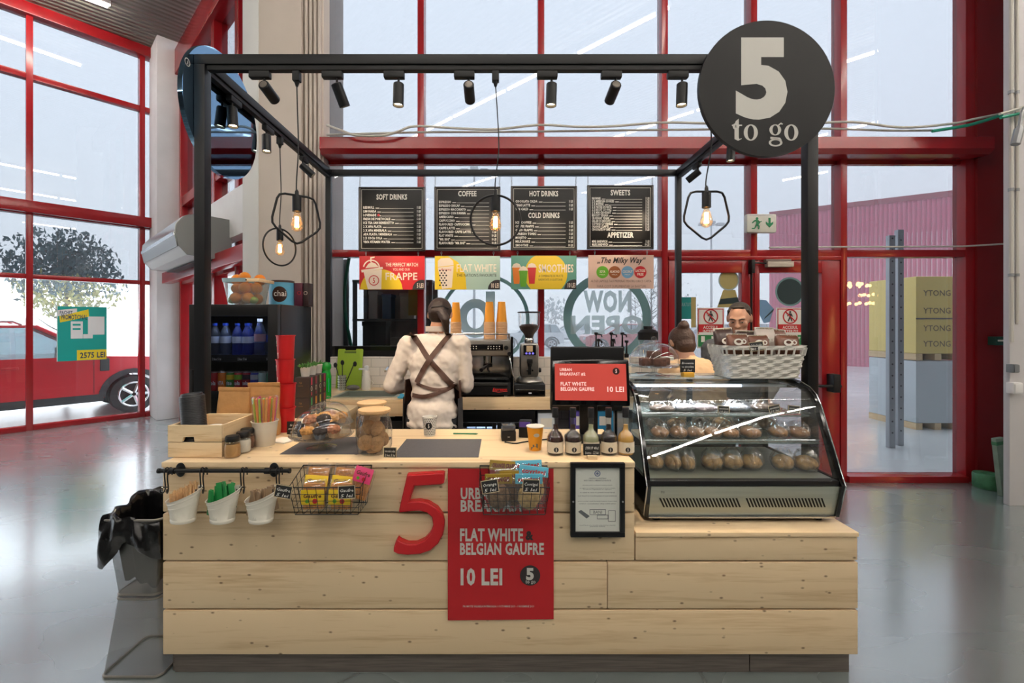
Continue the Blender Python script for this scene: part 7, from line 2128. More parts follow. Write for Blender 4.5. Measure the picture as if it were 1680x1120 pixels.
part('hopper', MB().lathe([(0.034, 0.355), (0.045, 0.39), (0.078, 0.43), (0.086, 0.455), (0.088, 0.56)], n=30, cap=False), clear, gd)
part('hopper_lid', MB().lathe([(0, 0.562), (0.094, 0.562), (0.094, 0.568), (0.088, 0.572), (0, 0.573)], n=30), black_soft, gd)
part('beans', MB().lathe([(0.03, 0.36), (0.042, 0.392), (0.074, 0.43), (0.080, 0.455), (0.06, 0.468), (0, 0.474)], n=26), M('coffee_beans', (48, 26, 18), 0.4, bump=0.9, bscale=90), gd, label='dark roasted beans')
kb = thing('knock_box', 'black drawer box under the coffee grinder', 'drawer box', top(868, 3.68, 0.9305))
part('body', MB().box((-0.12, -0.12, 0), (0.12, 0.14, 0.095), 0.006), black_soft, kb)
dw = part('drawer', MB().box((-0.115, -0.128, 0.006), (0.115, -0.1205, 0.055), 0.003), black_gloss, kb)
part('drawer_strip', MB().box((-0.112, -0.1305, 0.047), (0.112, -0.1282, 0.060), 0.001), chrome, dw)
part('knob', MB().box((-0.012, -0.135, 0.024), (0.012, -0.1282, 0.034), 0.002), cap_w, dw)
# pump bottles behind the till
for i, (px_, d_, h_, lb) in enumerate(((978, 3.86, 0.40, 'white pump bottle behind the till, first of the rear three'), (1003, 3.86, 0.40, 'white pump bottle behind the till, middle of the rear three'), (1021, 3.86, 0.40, 'white pump bottle behind the till, last of the rear three'), (982, 3.68, 0.36, 'white pump bottle in the front row behind the till, first along'), (1006, 3.68, 0.36, 'white pump bottle in the front row behind the till, second along'), (1028, 3.68, 0.35, 'white pump bottle in the front row behind the till, beside the dome'))):
 t = thing('pump_bottle', lb, 'bottle', top(px_, d_, 0.9305), R(15 * i), 'syrup pump bottles behind the till')
 part('bottle', MB().lathe([(0, 0), (0.036, 0), (0.038, 0.01), (0.038, h_ * 0.62), (0.018, h_ * 0.80), (0.016, h_ * 0.86)], n=20), label_cream, t)
 part('pump', MB().lathe([(0.018, h_ * 0.85), (0.019, h_ * 0.93), (0.008, h_ * 0.95), (0.006, h_ * 1.18), (0.016, h_ * 1.2), (0.016, h_ * 1.24), (0, h_ * 1.25)], n=14).tube([(0, 0, h_ * 1.21), (0.045, 0, h_ * 1.19), (0.05, 0, h_ * 1.14)], 0.006, 8), black_soft, t)
t = thing('blender_jar', 'clear blender jar with a black lid behind the brownie dome', 'blender', top(1063, 3.70, 0.9305))
part('base', MB().box((-0.09, -0.09, 0), (0.09, 0.09, 0.17), 0.02), black_soft, t)
part('jar', MB().lathe([(0.055, 0.17), (0.075, 0.45)], n=28, cap=False), clear, t)
part('lid', MB().lathe([(0.078, 0.44), (0.080, 0.50), (0.06, 0.52), (0.035, 0.525), (0.035, 0.55), (0, 0.55)], n=28), black_soft, t)
# ------------------------------------------------------------------ undercounter fridge with cartons, and boxes beside it
uf = thing('undercounter_fridge', 'black undercounter fridge with glass doors below the espresso machine', 'fridge', (0.30, 3.73, 0))
ux0, ux1, uy0, uy1, uz = -0.33, 0.265, 3.54, 3.94, 0.825
mb = MB().box((ux0, uy0 + 0.03, 0.02), (ux0 + 0.03, uy1, uz)).box((ux1 - 0.03, uy0 + 0.03, 0.02), (ux1, uy1, uz)).box((ux0 + 0.03, uy1 - 0.03, 0.02), (ux1 - 0.03, uy1, uz)).box((ux0 + 0.03, uy0 + 0.03, uz - 0.05), (ux1 - 0.03, uy1 - 0.03, uz)).box((ux0 + 0.03, uy0 + 0.03, 0.02), (ux1 - 0.03, uy1 - 0.03, 0.08))
part('cabinet', mb, blk, uf, True)
part('header', MB().box((ux0, uy0, 0.735), (ux1, uy0 + 0.0295, uz), 0.004), blk, uf, True)
for i in range(2):
 a = ux0 + 0.299 * i; b = a + 0.296
 mb = MB()
 for lo, hi in (((a, 0.08), (a + 0.035, 0.73)), ((b - 0.035, 0.08), (b, 0.73)), ((a + 0.035, 0.70), (b - 0.035, 0.73)), ((a + 0.035, 0.08), (b - 0.035, 0.11))):
  mb.box((lo[0], uy0, lo[1]), (hi[0], uy0 + 0.028, hi[1]), 0.003)
 dd = part('door', mb, blk, uf, True)
 part('door_glass', MB().quad((a + 0.03, uy0 + 0.012, 0.10), (b - 0.03, uy0 + 0.012, 0.10), (b - 0.03, uy0 + 0.012, 0.71), (a + 0.03, uy0 + 0.012, 0.71)), glass('smoked_glass', (176, 182, 196), 0.05), uf, True, smooth=0)
part('lock', MB().disc((0.165, 0.775), 0.012, uy0 - 0.004, uy0, 14), chrome, uf, True)
part('shelf', MB().box((ux0 + 0.031, uy0 + 0.05, 0.45), (ux1 - 0.031, uy1 - 0.031, 0.458)), blk_in, uf, True)
l2 = bpy.data.lights.new('fridge_light', 'AREA'); l2.shape = 'RECTANGLE'; l2.size = 0.5; l2.size_y = 0.02; l2.energy = 1.6; l2.color = (0.7, 0.84, 1.0)
lo = bpy.data.objects.new('fridge_light', l2); COL.objects.link(lo); lo.parent = uf; lo.location = (-0.33, -0.12, 0.77)
milk_b = M('milk_blue', (90, 140, 196), 0.5); milk_w = M('milk_white', (214, 222, 232), 0.5)
for i, px_ in enumerate((773, 789, 806, 822, 838)):
 t = thing('milk_carton', '%s white and blue milk carton behind the undercounter fridge glass' % ['first', 'second', 'third', 'fourth', 'fifth'][i], 'carton', top(px_, 3.66, 0.4585), 0, 'milk cartons in the undercounter fridge')
 part('box', MB().box((-0.035, -0.035, 0), (0.035, 0.035, 0.215), 0.002), milk_w, t)
 part('blue_band', MB().box((-0.0355, -0.0355, 0.05), (0.0355, 0.0355, 0.13)), milk_b, t)
 part('gable', MB().prism([(-0.035, 0.215), (0.035, 0.215), (0.035, 0.222), (-0.035, 0.222)], -0.01, 0.01), milk_w, t)
vio = M('carton_violet', (92, 76, 170), 0.5)
dkb = M('carton_blue', (30, 130, 180), 0.5)
for px_, d_, z, w_, h_, m_, lb in ((895, 3.62, 0.001, 0.13, 0.80, milk_w, 'tall white carton beside the undercounter fridge'), (952, 3.60, 0.001, 0.12, 0.82, vio, 'violet carton standing under the back counter'), (990, 3.60, 0.001, 0.13, 0.82, dkb, 'bright blue carton standing under the back counter'), (1027, 3.62, 0.001, 0.11, 0.80, M('carton_pale_blue', (160, 184, 214), 0.5), 'pale blue carton standing under the back counter')):
 t = thing('storage_carton', lb, 'carton', ((px_ - PX) * d_ / FPX, d_, z))
 part('box', MB().box((-w_ / 2, -0.06, 0), (w_ / 2, 0.2, h_), 0.003), m_, t)
 part('paper_label', MB().box((-w_ * 0.35, -0.0615, h_ - 0.11), (w_ * 0.35, -0.0602, h_ - 0.04)), paper_white, t)
# ------------------------------------------------------------------ people
from mathutils import noise
def blob(prims, voxel=0.009, smooth=4, wr=0.0):
 """one continuous skin over many overlapping round shapes"""
 b = MB()
 for p in prims:
  if p[0] == 'e':
   b.ball(p[1], p[2], 16, 12, p[3] if len(p) > 3 else None)
  else:
   p0, r0, p1, r1 = Vector(p[1]), p[2], Vector(p[3]), p[4]
   b.ball(p0, r0, 12, 10); b.ball(p1, r1, 12, 10)
   b.tube([p0, p0.lerp(p1, 0.5), p1], [r0, (r0 + r1) / 2, r1], 12)
 me = b.mesh('b', [], 0)
 ob = bpy.data.objects.new('b', me)
 COL.objects.link(ob)
 md = ob.modifiers.new('r', 'REMESH'); md.mode = 'VOXEL'; md.voxel_size = voxel
 ms = ob.modifiers.new('s', 'SMOOTH'); ms.factor = 0.5; ms.iterations = smooth
 ev = ob.evaluated_get(bpy.context.evaluated_depsgraph_get())
 m2 = bpy.data.meshes.new_from_object(ev)
 r = MB().add([v.co + v.normal * wr * (noise.noise(Vector((v.co.x * 13, v.co.y * 13, v.co.z * 26 + v.co.x * 18))) + 0.5 * noise.noise(v.co * 48)) for v in m2.vertices], [tuple(p.vertices) for p in m2.polygons])
 bpy.data.objects.remove(ob); bpy.data.meshes.remove(me); bpy.data.meshes.remove(m2)
 return r
def V(*a): return Vector(a)
def torso(J, g=0.0):
 p, w, c, n = J['pelvis'], J['waist'], J['chest'], J['neck']
 k = J.get('k', 1.0)
 up = (n - p).normalized()
 q = V(0, 0, 1).rotation_difference(up).to_matrix().to_4x4()
 qc = V(0, 0, 1).rotation_difference((n - c).normalized()).to_matrix().to_4x4()
 P = [('e', p, (0.165 * k + g, 0.115 + g, 0.13), q), ('e', w, (0.135 * k + g, 0.098 + g, 0.15), q), ('e', w.lerp(c, 0.5), (0.148 * k + g, 0.105 + g, 0.13), q), ('e', c, (0.165 * k + g, 0.112 + g, 0.15), qc), ('e', c.lerp(n, 0.55), (0.13 * k + g, 0.085 + g, 0.085), qc)]
 for s in 'LR':
  P.append(('c', n.lerp(c, 0.25), 0.052 + g, J['sh' + s], 0.055 + g))
 return P
def arms(J, g=0.0, upto='wrist'):
 P = []
 for s in 'LR':
  P.append(('c', J['sh' + s], 0.052 + g, J['el' + s], 0.041 + g))
  if upto == 'wrist': P.append(('c', J['el' + s], 0.040, J['wr' + s], 0.027))
  elif upto == 'cuff': P.append(('c', J['el' + s], 0.041 + g, J['el' + s].lerp(J['wr' + s], 0.30), 0.040 + g))
  elif upto == 'long': P.append(('c', J['el' + s], 0.041 + g, J['el' + s].lerp(J['wr' + s], 0.92), 0.032 + g))
 return P
def hand(J, s):
 w, d = J['wr' + s], (J['wr' + s] - J['el' + s]).normalized()
 dn = V(0, 0, -1)
 sd = d.cross(dn).normalized() * (1 if s == 'L' else -1)
 dn = sd.cross(d).normalized() * (1 if s == 'L' else -1)
 if dn.z > 0: dn = -dn
 P = [('c', w, 0.027, w + d * 0.05, 0.026), ('c', w + d * 0.05 + sd * 0.022, 0.019, w + d * 0.085 + sd * 0.024, 0.016), ('c', w + d * 0.05 - sd * 0.022, 0.019, w + d * 0.08 - sd * 0.024, 0.015)]
 for i, (o, l) in enumerate(((0.030, 0.066), (0.010, 0.075), (-0.010, 0.070), (-0.030, 0.054))):
  b = w + d * 0.085 + sd * o
  m = b + d * l * 0.5 + dn * (0.010 + 0.003 * i)
  P += [('c', b, 0.0092, m, 0.0085), ('c', m, 0.0085, m + d * l * 0.35 + dn * l * 0.42, 0.0072)]
 t0 = w + d * 0.03 + sd * 0.028
 t1 = t0 + sd * 0.028 + d * 0.028 + dn * 0.010
 P += [('c', t0, 0.013, t1, 0.010), ('c', t1, 0.010, t1 + d * 0.030 + dn * 0.014, 0.008)]
 return P
def legs(J, g=0.0, shoe=False):
 P = []
 for s in 'LR':
  if shoe:
   a = J['an' + s]
   P += [('c', a + V(0, -0.03, -0.035), 0.046, a + V(0, 0.14, -0.046), 0.043), ('c', a, 0.045, a + V(0, 0.02, -0.03), 0.045)]
  else:
   P += [('c', J['hi' + s], 0.088 + g, J['kn' + s], 0.056 + g), ('c', J['kn' + s], 0.056 + g, J['an' + s], 0.040 + g)]
 return P
def head(J, hm):
 """skull, jaw, nose, ears, brows and lips; hm turns the head's own axes (face towards +y)"""
 h = J['head']
 def t(v): return h + hm @ V(*v)
 M4 = hm.to_4x4()
 P = [('e', t((0, -0.012, 0.022)), (0.074, 0.092, 0.086), M4), ('e', t((0, 0.022, -0.02)), (0.062, 0.066, 0.078), M4), ('e', t((0, 0.036, -0.072)), (0.045, 0.046, 0.036), M4), ('c', t((0, 0.07, -0.093)), 0.016, t((0, 0.066, -0.088)), 0.018),
         ('c', t((0, 0.086, 0.016)), 0.008, t((0, 0.104, -0.024)), 0.012), ('c', t((-0.012, 0.094, -0.027)), 0.008, t((0.012, 0.094, -0.027)), 0.008),
         ('c', t((-0.042, 0.066, 0.028)), 0.011, t((-0.012, 0.080, 0.026)), 0.010), ('c', t((0.042, 0.066, 0.028)), 0.011, t((0.012, 0.080, 0.026)), 0.010),
         ('c', t((-0.018, 0.082, -0.055)), 0.008, t((0.018, 0.082, -0.055)), 0.008), ('c', t((-0.015, 0.080, -0.067)), 0.009, t((0.015, 0.080, -0.067)), 0.009),
         ('c', t((-0.045, 0.058, -0.018)), 0.020, t((-0.04, 0.055, -0.03)), 0.02), ('c', t((0.045, 0.058, -0.018)), 0.020, t((0.04, 0.055, -0.03)), 0.02)]
 for s in (-1, 1):
  P.append(('e', t((s * 0.078, -0.012, 0.0)), (0.010, 0.020, 0.034), M4))
 P.append(('c', J['neck'], 0.058, h + hm @ V(0, -0.01, -0.06), 0.052))
 return P
skin_a = M('skin_warm', (196, 146, 116), 0.5, sss=0.08)
skin_b = M('skin_light', (206, 156, 130), 0.5, sss=0.08, vary=0.06, vscale=30)
shirt_m = M('shirt_cotton', (222, 208, 196), 0.8, bump=0.4, bscale=9, vary=0.05, vscale=7)
apron_brown = M('apron_leather', (78, 50, 38), 0.6)
apron_grey = M('apron_grey', (60, 56, 56), 0.8)
hair_d = M('hair_dark_brown', (46, 30, 22), 0.45, bump=0.5, bscale=60, stretch=(6, 6, 0.6) if False else None)
hair_m = M('hair_short_brown', (60, 50, 42), 0.6, bump=0.6, bscale=120)
trouser = M('trouser_black', (36, 36, 40), 0.8)
shoe_m = M('shoe_black', (28, 26, 26), 0.5)
def figure(name, label, loc, rz, J, hm, skin, top_m, sleeve, voxel=0.008):
 body = torso(J) + arms(J) + hand(J, 'L') + hand(J, 'R') + legs(J) + head(J, hm)
 for s in 'LR': body += [('c', J['an' + s], 0.034, J['an' + s] + V(0, 0.11, -0.04), 0.026)]
 o = single(name, blob(body, voxel), skin, label, 'person', loc, rz)
 st = [q_ for q_ in torso(J, 0.016)] + arms(J, 0.015, sleeve)
 hem = J['pelvis'] + V(0, 0, -0.06)
 q = V(0, 0, 1).rotation_difference((J['neck'] - J['pelvis']).normalized()).to_matrix().to_4x4()
 st += [('e', hem, (0.186 * J.get('k', 1), 0.135, 0.07), q)]
 nk = J['neck']
 st += [('c', nk + V(0, 0, -0.03), 0.068, nk + V(0, 0.005, 0.0), 0.064), ('e', J['pelvis'] + V(0, 0, 0.03), (0.178 * J.get('k', 1), 0.132, 0.12), q)]
 sh = blob(st, 0.009, 3, 0.007)
 so = part('shirt', sh, top_m, o, smooth=80)
 part('trousers', blob(legs(J, 0.014) + [('e', J['pelvis'] + V(0, 0, -0.04), (0.172 * J.get('k', 1), 0.122, 0.13))], 0.011, 3), trouser, o, smooth=80)
 for s in 'LR':
  part('shoe', blob([q_ for q_ in legs({'anL': J['an' + s], 'anR': J['an' + s]}, 0, True)[:2]], 0.009, 2), shoe_m, o, smooth=80)
 return o, sh
def eyes(o, J, hm):
 h = J['head']
 M4 = hm.to_4x4()
 for s in (-1, 1):
  c = h + hm @ V(s * 0.030, 0.0815, 0.006)
  e_ = part('eye', MB().ball(c, (0.0125, 0.006, 0.0075), 12, 8, M4), M('eye_white', (214, 204, 196), 0.3), o)
  part('iris', MB().ball(h + hm @ V(s * 0.030 - 0.002, 0.0862, 0.004), (0.0056, 0.0025, 0.0056), 10, 6, M4), M('iris_dark', (44, 32, 26), 0.2), e_)
  part('eyelid', MB().ball(h + hm @ V(s * 0.030, 0.0805, 0.0115), (0.0150, 0.0085, 0.0065), 12, 8, M4), skin_b, o)
  part('eyebrow', MB().tube([h + hm @ V(s * 0.012, 0.0905, 0.026), h + hm @ V(s * 0.032, 0.0865, 0.031), h + hm @ V(s * 0.050, 0.072, 0.025)], [0.003, 0.0042, 0.002], 8), hair_m, o)
# barista, back to the camera, bent over her work
J = dict(pelvis=V(0.0, -0.03, 0.90), waist=V(0.0, -0.02, 1.03), chest=V(0.0, 0.02, 1.24), neck=V(0.015, 0.05, 1.42), head=V(0.03, 0.115, 1.555),
         shL=V(-0.172, 0.035, 1.355), shR=V(0.178, 0.035, 1.36), elL=V(-0.285, 0.02, 1.085), wrL=V(-0.12, 0.19, 1.07), elR=V(0.212, 0.04, 1.085), wrR=V(0.12, 0.24, 1.08),
         hiL=V(-0.085, -0.02, 0.86), hiR=V(0.085, -0.02, 0.86), knL=V(-0.09, 0.0, 0.48), knR=V(0.09, 0.0, 0.48), anL=V(-0.09, -0.02, 0.092), anR=V(0.09, -0.02, 0.092), k=0.95)
hm = Matrix.Rotation(R(-4), 3, 'Z') @ Matrix.Rotation(R(-34), 3, 'X')
BX = (712 - PX) * 3.05 / FPX
br, sh = figure('person', 'person in a pale shirt with crossed brown apron straps, seen from behind', (BX, 3.02, 0), 0, J, hm, skin_a, shirt_m, 'cuff')
h = J['head']
t_ = lambda a, b, c: h + hm @ V(a, b, c)
M4 = hm.to_4x4()
part('hair', blob([('e', t_(0, -0.022, 0.024), (0.084, 0.096, 0.094), M4), ('e', t_(0, -0.05, -0.02), (0.072, 0.062, 0.072), M4), ('c', t_(-0.03, -0.085, -0.03), 0.034, t_(0.03, -0.10, -0.035), 0.036), ('c', t_(0.03, -0.10, -0.035), 0.036, t_(0.062, -0.10, -0.10), 0.030), ('c', t_(0.062, -0.10, -0.10), 0.030, J['neck'] + V(0.075, -0.045, 0.02), 0.018)], 0.008, 3), hair_d, br, smooth=80)
part('hair_band', MB().tube([t_(-0.066, -0.075, -0.018), t_(-0.03, -0.118, -0.012), t_(0.03, -0.125, -0.008), t_(0.07, -0.085, 0.0)], 0.006, 8), black_soft, br)
col = MB().grid(lambda u, v: J['neck'] + V(0.076 * math.cos(2 * PI * u), 0.076 * math.sin(2 * PI * u) + 0.012 - 0.006 * v, 0.028 + 0.036 * v), 32, 3, True)
part('collar', col, shirt_m, br, smooth=80)
tree_ = BVHTree.FromPolygons([tuple(v) for v in sh.v], sh.f)
def ribbon(pts, w, off, side=-1):
 """a strap laid on the back of the shirt; pts are (x, z)"""
 P = smooth_path([V(a, 0, b) for a, b in pts], 10)
 mb = MB()
 rows = []
 for i, p in enumerate(P):
  d = (P[min(i + 1, len(P) - 1)] - P[max(i - 1, 0)]).normalized()
  nrm = V(-d.z, 0, d.x)
  row = []
  for k in (-1, -0.33, 0.33, 1):
   q = p + nrm * w * 0.5 * k
   hit = tree_.ray_cast(V(q.x, side * 1.0, q.z), V(0, -side, 0))[0]
   y = hit.y if hit else -0.1
   row.append(V(q.x, y + side * off, q.z))
  rows.append(row)
 n = len(rows)
 vs = [v for r_ in rows for v in r_] + [v + V(0, -side * 0.005, 0) for r_ in rows for v in r_]
 fs = []
 for i in range(n - 1):
  for k in range(3):
   a = i * 4 + k
   fs.append((a, a + 1, a + 5, a + 4))
   b = a + 4 * n
   fs.append((b, b + 4, b + 5, b + 1))
  fs.append((i * 4, i * 4 + 4, i * 4 + 4 + 4 * n, i * 4 + 4 * n))
  fs.append((i * 4 + 3, i * 4 + 3 + 4 * n, i * 4 + 7 + 4 * n, i * 4 + 7))
 return mb.add(vs, fs)
def bxz(px, py, d=2.93): return ((px - PX) * d / FPX - BX, EYE - (py - PY) * d / FPX)
part('apron_strap', ribbon([bxz(671, 547), bxz(688, 568), bxz(706, 591), bxz(726, 614), bxz(742, 633)], 0.034, 0.007), apron_brown, br, smooth=80)
part('apron_strap', ribbon([bxz(737, 547), bxz(722, 567), bxz(705, 590), bxz(693, 610), bxz(684, 627)], 0.034, 0.012), apron_brown, br, smooth=80)
part('apron_tie', ribbon([bxz(742, 636), bxz(720, 638), bxz(700, 634), bxz(684, 628)], 0.020, 0.010), apron_brown, br, smooth=80)
part('apron_tie', ribbon([bxz(746, 634), bxz(725, 641), bxz(700, 648), bxz(676, 648)], 0.026, 0.014), apron_brown, br, smooth=80)
def apr(z0, z1, rx, ry, a0, a1):
 def fn(u, v):
  a = R(a0 + (a1 - a0) * u)
  f = 1 + 0.04 * (1 - v)
  return V(rx * f * math.cos(a), ry * f * math.sin(a) - 0.01, z0 + (z1 - z0) * v)
 return MB().grid(fn, 28, 8).grid(lambda u, v: fn(u, v) * 1.0 + V(0, -0.004, 0), 28, 8)
part('apron_skirt', apr(0.42, 1.02, 0.195, 0.175, -28, 205), apron_grey, br, smooth=80)
part('apron_waistband', apr(0.985, 1.13, 0.182, 0.160, -18, 205), apron_brown, br, smooth=80)
# woman with a bun, bent over behind the display case, back turned
J = dict(pelvis=V(0, -0.13, 0.86), waist=V(0, -0.09, 0.97), chest=V(0.03, 0.03, 1.12), neck=V(0.01, 0.12, 1.24), head=V(-0.015, 0.20, 1.365),
         shL=V(-0.125, 0.10, 1.185), shR=V(0.19, 0.08, 1.165), elL=V(-0.20, 0.20, 0.95), wrL=V(-0.10, 0.38, 0.96), elR=V(0.21, 0.20, 0.94), wrR=V(0.10, 0.38, 0.96),
         hiL=V(-0.085, -0.11, 0.82), hiR=V(0.085, -0.11, 0.82), knL=V(-0.09, 0.02, 0.46), knR=V(0.09, 0.02, 0.46), anL=V(-0.09, -0.04, 0.092), anR=V(0.09, -0.04, 0.092), k=1.0)
hm = Matrix.Rotation(R(12), 3, 'Z') @ Matrix.Rotation(R(-28), 3, 'X')
wm_x = (1118 - PX) * 3.12 / FPX
wm, sh2 = figure('person', 'person with a brown hair bun and beige pullover, back turned, behind the brownie dome', (wm_x + 0.015, 2.93, 0), 0, J, hm, skin_b, M('pullover_beige', (226, 188, 146), 0.85, bump=0.3, bscale=12), 'long', 0.009)
h = J['head']
M4 = hm.to_4x4()
t_ = lambda a, b, c: h + hm @ V(a, b, c)
hair_w = M('hair_brown', (74, 50, 36), 0.5, bump=0.5, bscale=60)
part('hair', blob([('e', t_(0, -0.02, 0.022), (0.084, 0.097, 0.093), M4), ('e', t_(0, -0.045, -0.03), (0.070, 0.06, 0.07), M4), ('e', h + V(0.0, -0.045, 0.122), (0.040, 0.036, 0.027)), ('e', h + V(0.004, -0.045, 0.142), (0.026, 0.026, 0.018))], 0.008, 3), hair_w, wm, smooth=80)
part('hair_tie', MB().tube(arc((0, -0.03), 0.036, 0, 2 * PI, 20, 'xy', 0.098)[:-1], 0.006, 8, closed=True).move(Matrix.Translation(h)), M('hair_tie_brown', (84, 50, 36), 0.6), wm)
# man beyond the basket, face towards the camera, looking down
J = dict(pelvis=V(0, 0, 0.90), waist=V(0, 0.0, 1.04), chest=V(0, 0.01, 1.21), neck=V(0, 0.02, 1.39), head=V(0.0, 0.06, 1.535),
         shL=V(-0.185, 0.0, 1.315), shR=V(0.185, 0.0, 1.315), elL=V(-0.215, 0.02, 1.05), wrL=V(-0.14, 0.22, 0.98), elR=V(0.215, 0.02, 1.05), wrR=V(0.14, 0.22, 0.98),
         hiL=V(-0.09, 0, 0.86), hiR=V(0.09, 0, 0.86), knL=V(-0.095, 0.02, 0.48), knR=V(0.095, 0.02, 0.48), anL=V(-0.095, -0.01, 0.092), anR=V(0.095, -0.01, 0.092), k=1.05)
hm = Matrix.Rotation(R(-16), 3, 'Z') @ Matrix.Rotation(R(-20), 3, 'X')
mn_x = (1212 - PX) * 3.37 / FPX
mn, sh3 = figure('person', 'person with short dark hair looking down, face half hidden by the coffee bags', (mn_x + 0.02, 3.42, 0), R(160), J, hm, skin_b, M('jumper_grey', (86, 88, 92), 0.85), 'long', 0.007)
h = J['head']
M4 = hm.to_4x4()
t_ = lambda a, b, c: h + hm @ V(a, b, c)
part('hair', blob([('e', t_(0, -0.036, 0.046), (0.078, 0.084, 0.073), M4), ('e', t_(0, -0.05, -0.01), (0.070, 0.058, 0.065), M4), ('c', t_(-0.036, 0.030, 0.100), 0.010, t_(0.036, 0.030, 0.100), 0.010), ('c', t_(-0.073, -0.008, 0.02), 0.008, t_(-0.064, 0.018, 0.072), 0.011), ('c', t_(0.073, -0.008, 0.02), 0.008, t_(0.064, 0.018, 0.072), 0.011)], 0.006, 2), hair_m, mn, smooth=80)
eyes(mn, J, hm)
# ------------------------------------------------------------------ fittings inside the hall
ac = thing('air_curtain', 'long silver air curtain heater hanging over the entrance doors', 'air curtain', Vm @ Vector((2.13, -0.42, 2.42)), (0, 0, math.atan2(-0.69, 0.72)))
L2 = 0.97
pr = [(0.24, 0.22), (-0.08, 0.235), (-0.19, 0.20), (-0.255, 0.11), (-0.265, 0.0), (-0.24, -0.12), (-0.17, -0.20), (0.24, -0.225)]
part('body', MB().prism(pr, -L2, L2, plane='yz'), M('heater_white', (206, 204, 202), 0.45), ac)
part('front_grille', MB().prism([(-0.14, 0.228), (-0.205, 0.195), (-0.268, 0.11), (-0.278, 0.0), (-0.253, -0.12), (-0.245, -0.12), (-0.262, 0.0), (-0.25, 0.11)], -L2 + 0.02, L2 - 0.02, plane='yz'), M('heater_silver', (150, 150, 148), 0.3, metal=0.8, vary=0.1, vscale=120), ac)
part('grille_strip', MB().box((-L2 + 0.02, -0.284, -0.01), (L2 - 0.02, -0.275, 0.03)), chrome, ac)
for s_ in (-1, 1):
 part('end_cap', MB().prism([(a * 1.01, b * 1.01) for a, b in pr], s_ * L2 - 0.006, s_ * L2 + 0.006, plane='yz'), M('heater_grey', (126, 128, 128), 0.5), ac)
part('outlet_slot', MB().box((-L2 + 0.1, -0.02, -0.23), (L2 - 0.1, 0.16, -0.218)), black_soft, ac)
for s_ in (-0.7, 0.7):
 part('bracket', MB().box((s_ - 0.03, 0.10, 0.22), (s_ + 0.03, 0.42, 0.25)), grey_metal, ac)
cable_w = M('cable_white', (196, 192, 184), 0.5)
def cable(pts, d, r, m, label):
 P = smooth_path([at(a, b, d) for a, b in pts], 6)
 single('cable', MB().tube(P, r, 8), m, label, 'cable', P[0], world=True)
cable([(536, 205), (560, 214), (585, 222), (630, 222), (655, 215), (683, 207), (760, 211), (815, 212), (885, 205), (950, 208), (1005, 207), (1090, 201), (1180, 203), (1300, 204), (1395, 200), (1480, 209), (1560, 203), (1600, 195), (1645, 186)], 4.08, 0.011, cable_w, 'thick pale cable sagging along the top of the red beam')
cable([(1640, 187), (1665, 180), (1690, 172), (1720, 166)], 3.70, 0.010, cable_w, 'pale cable end running across the white column')
cable([(536, 221), (690, 217), (850, 216), (1090, 213), (1345, 211), (1450, 214), (1536, 214)], 4.13, 0.010, cable_w, 'thin straight pale cable lying just above the red beam')
cable([(1642, 193), (1665, 188), (1690, 182), (1720, 177)], 3.69, 0.012, M('cable_green', (24, 150, 120), 0.5), 'green cable sleeve end crossing the white column')
cable([(1530, 215), (1590, 205), (1640, 190), (1648, 187)], 4.05, 0.014, M('cable_green', (24, 150, 120), 0.5), 'green cable sleeve climbing from the beam to the white column')
def conduit(px0, px1, d, r, label, z0=0.0, z1=5.9):
 x0, x1 = (px0 - PX) * d / FPX, (px1 - PX) * d / FPX
 mb = MB().tube([(x0, d, z0), (x1, d, z1)], r, 8)
 t = thing('conduit_pipe', label, 'pipe', (x0, d, z0))
 part('pipe', mb, cable_w, t, True)
 for z in (1.2, 1.9, 2.6, 3.4, 4.2):
  if z0 < z < z1: part('clamp', MB().tube([(x0, d, z - 0.012), (x0, d, z + 0.012)], r * 1.4, 8), grey_metal, t, True)
conduit(1659, 1659, 3.735, 0.014, 'white conduit pipe on the edge of the white column', 1.35)
conduit(1669, 1669, 3.739, 0.010, 'thin white conduit beside the thicker pipe on the white column', 1.5)
tr = MB().tube([at(1262, 406, 4.29), at(1385, 405, 4.29), at(1580, 404, 4.29), at(1648, 400, 4.22)], 0.008, 8)
single('conduit_pipe', tr, cable_w, 'pale horizontal conduit running above the double door to the column', 'pipe', at(1262, 406, 4.29), world=True)
eb = thing('alarm_box', 'small dark green alarm box on the red panel', 'alarm box', at(1639, 559, 4.25))
part('body', MB().box((-0.055, -0.03, -0.04), (0.055, 0.05, 0.04), 0.006), M('alarm_green', (20, 66, 56), 0.4), eb)
part('label', MB().box((-0.045, -0.0315, -0.004), (0.045, -0.0302, 0.012)), paper_white, eb)
for px_, py_, w_, h_, m_, lb in ((1661, 604, 0.05, 0.07, M('socket_grey', (120, 124, 128), 0.5), 'grey socket box on the edge of the white column'), (1664, 636, 0.08, 0.09, white_paint, 'white junction box low on the white column')):
 t = thing('socket_box', lb, 'socket', at(px_, py_, 3.72))
 part('body', MB().box((-w_ / 2, -0.03, -h_ / 2), (w_ / 2, 0.028, h_ / 2), 0.008), m_, t)
 part('cover', MB().box((-w_ * 0.4, -0.036, -h_ * 0.4), (w_ * 0.4, -0.0302, h_ * 0.4), 0.003), m_, t)
cp_ = MB().tube(smooth_path([(4.30, 3.64, 3.25), (4.17, 3.63, 3.22), (4.13, 3.63, 3.05), (4.10, 3.63, 2.93)], 5), [0.012] * 10 + [0.03] * 6, 8)
single('cable_bundle', cp_, grey_metal, 'grey cable end drooping beside the white column at beam height', 'cable', (4.30, 3.64, 3.25), world=True)
pk = M('packing_green', (58, 110, 76), 0.6, vary=0.25, vscale=20)
t = thing('floor_trim_pack', 'green wrapped pack lying on the floor against the red panel', 'pack', (4.46, 4.17, 0), R(-8))
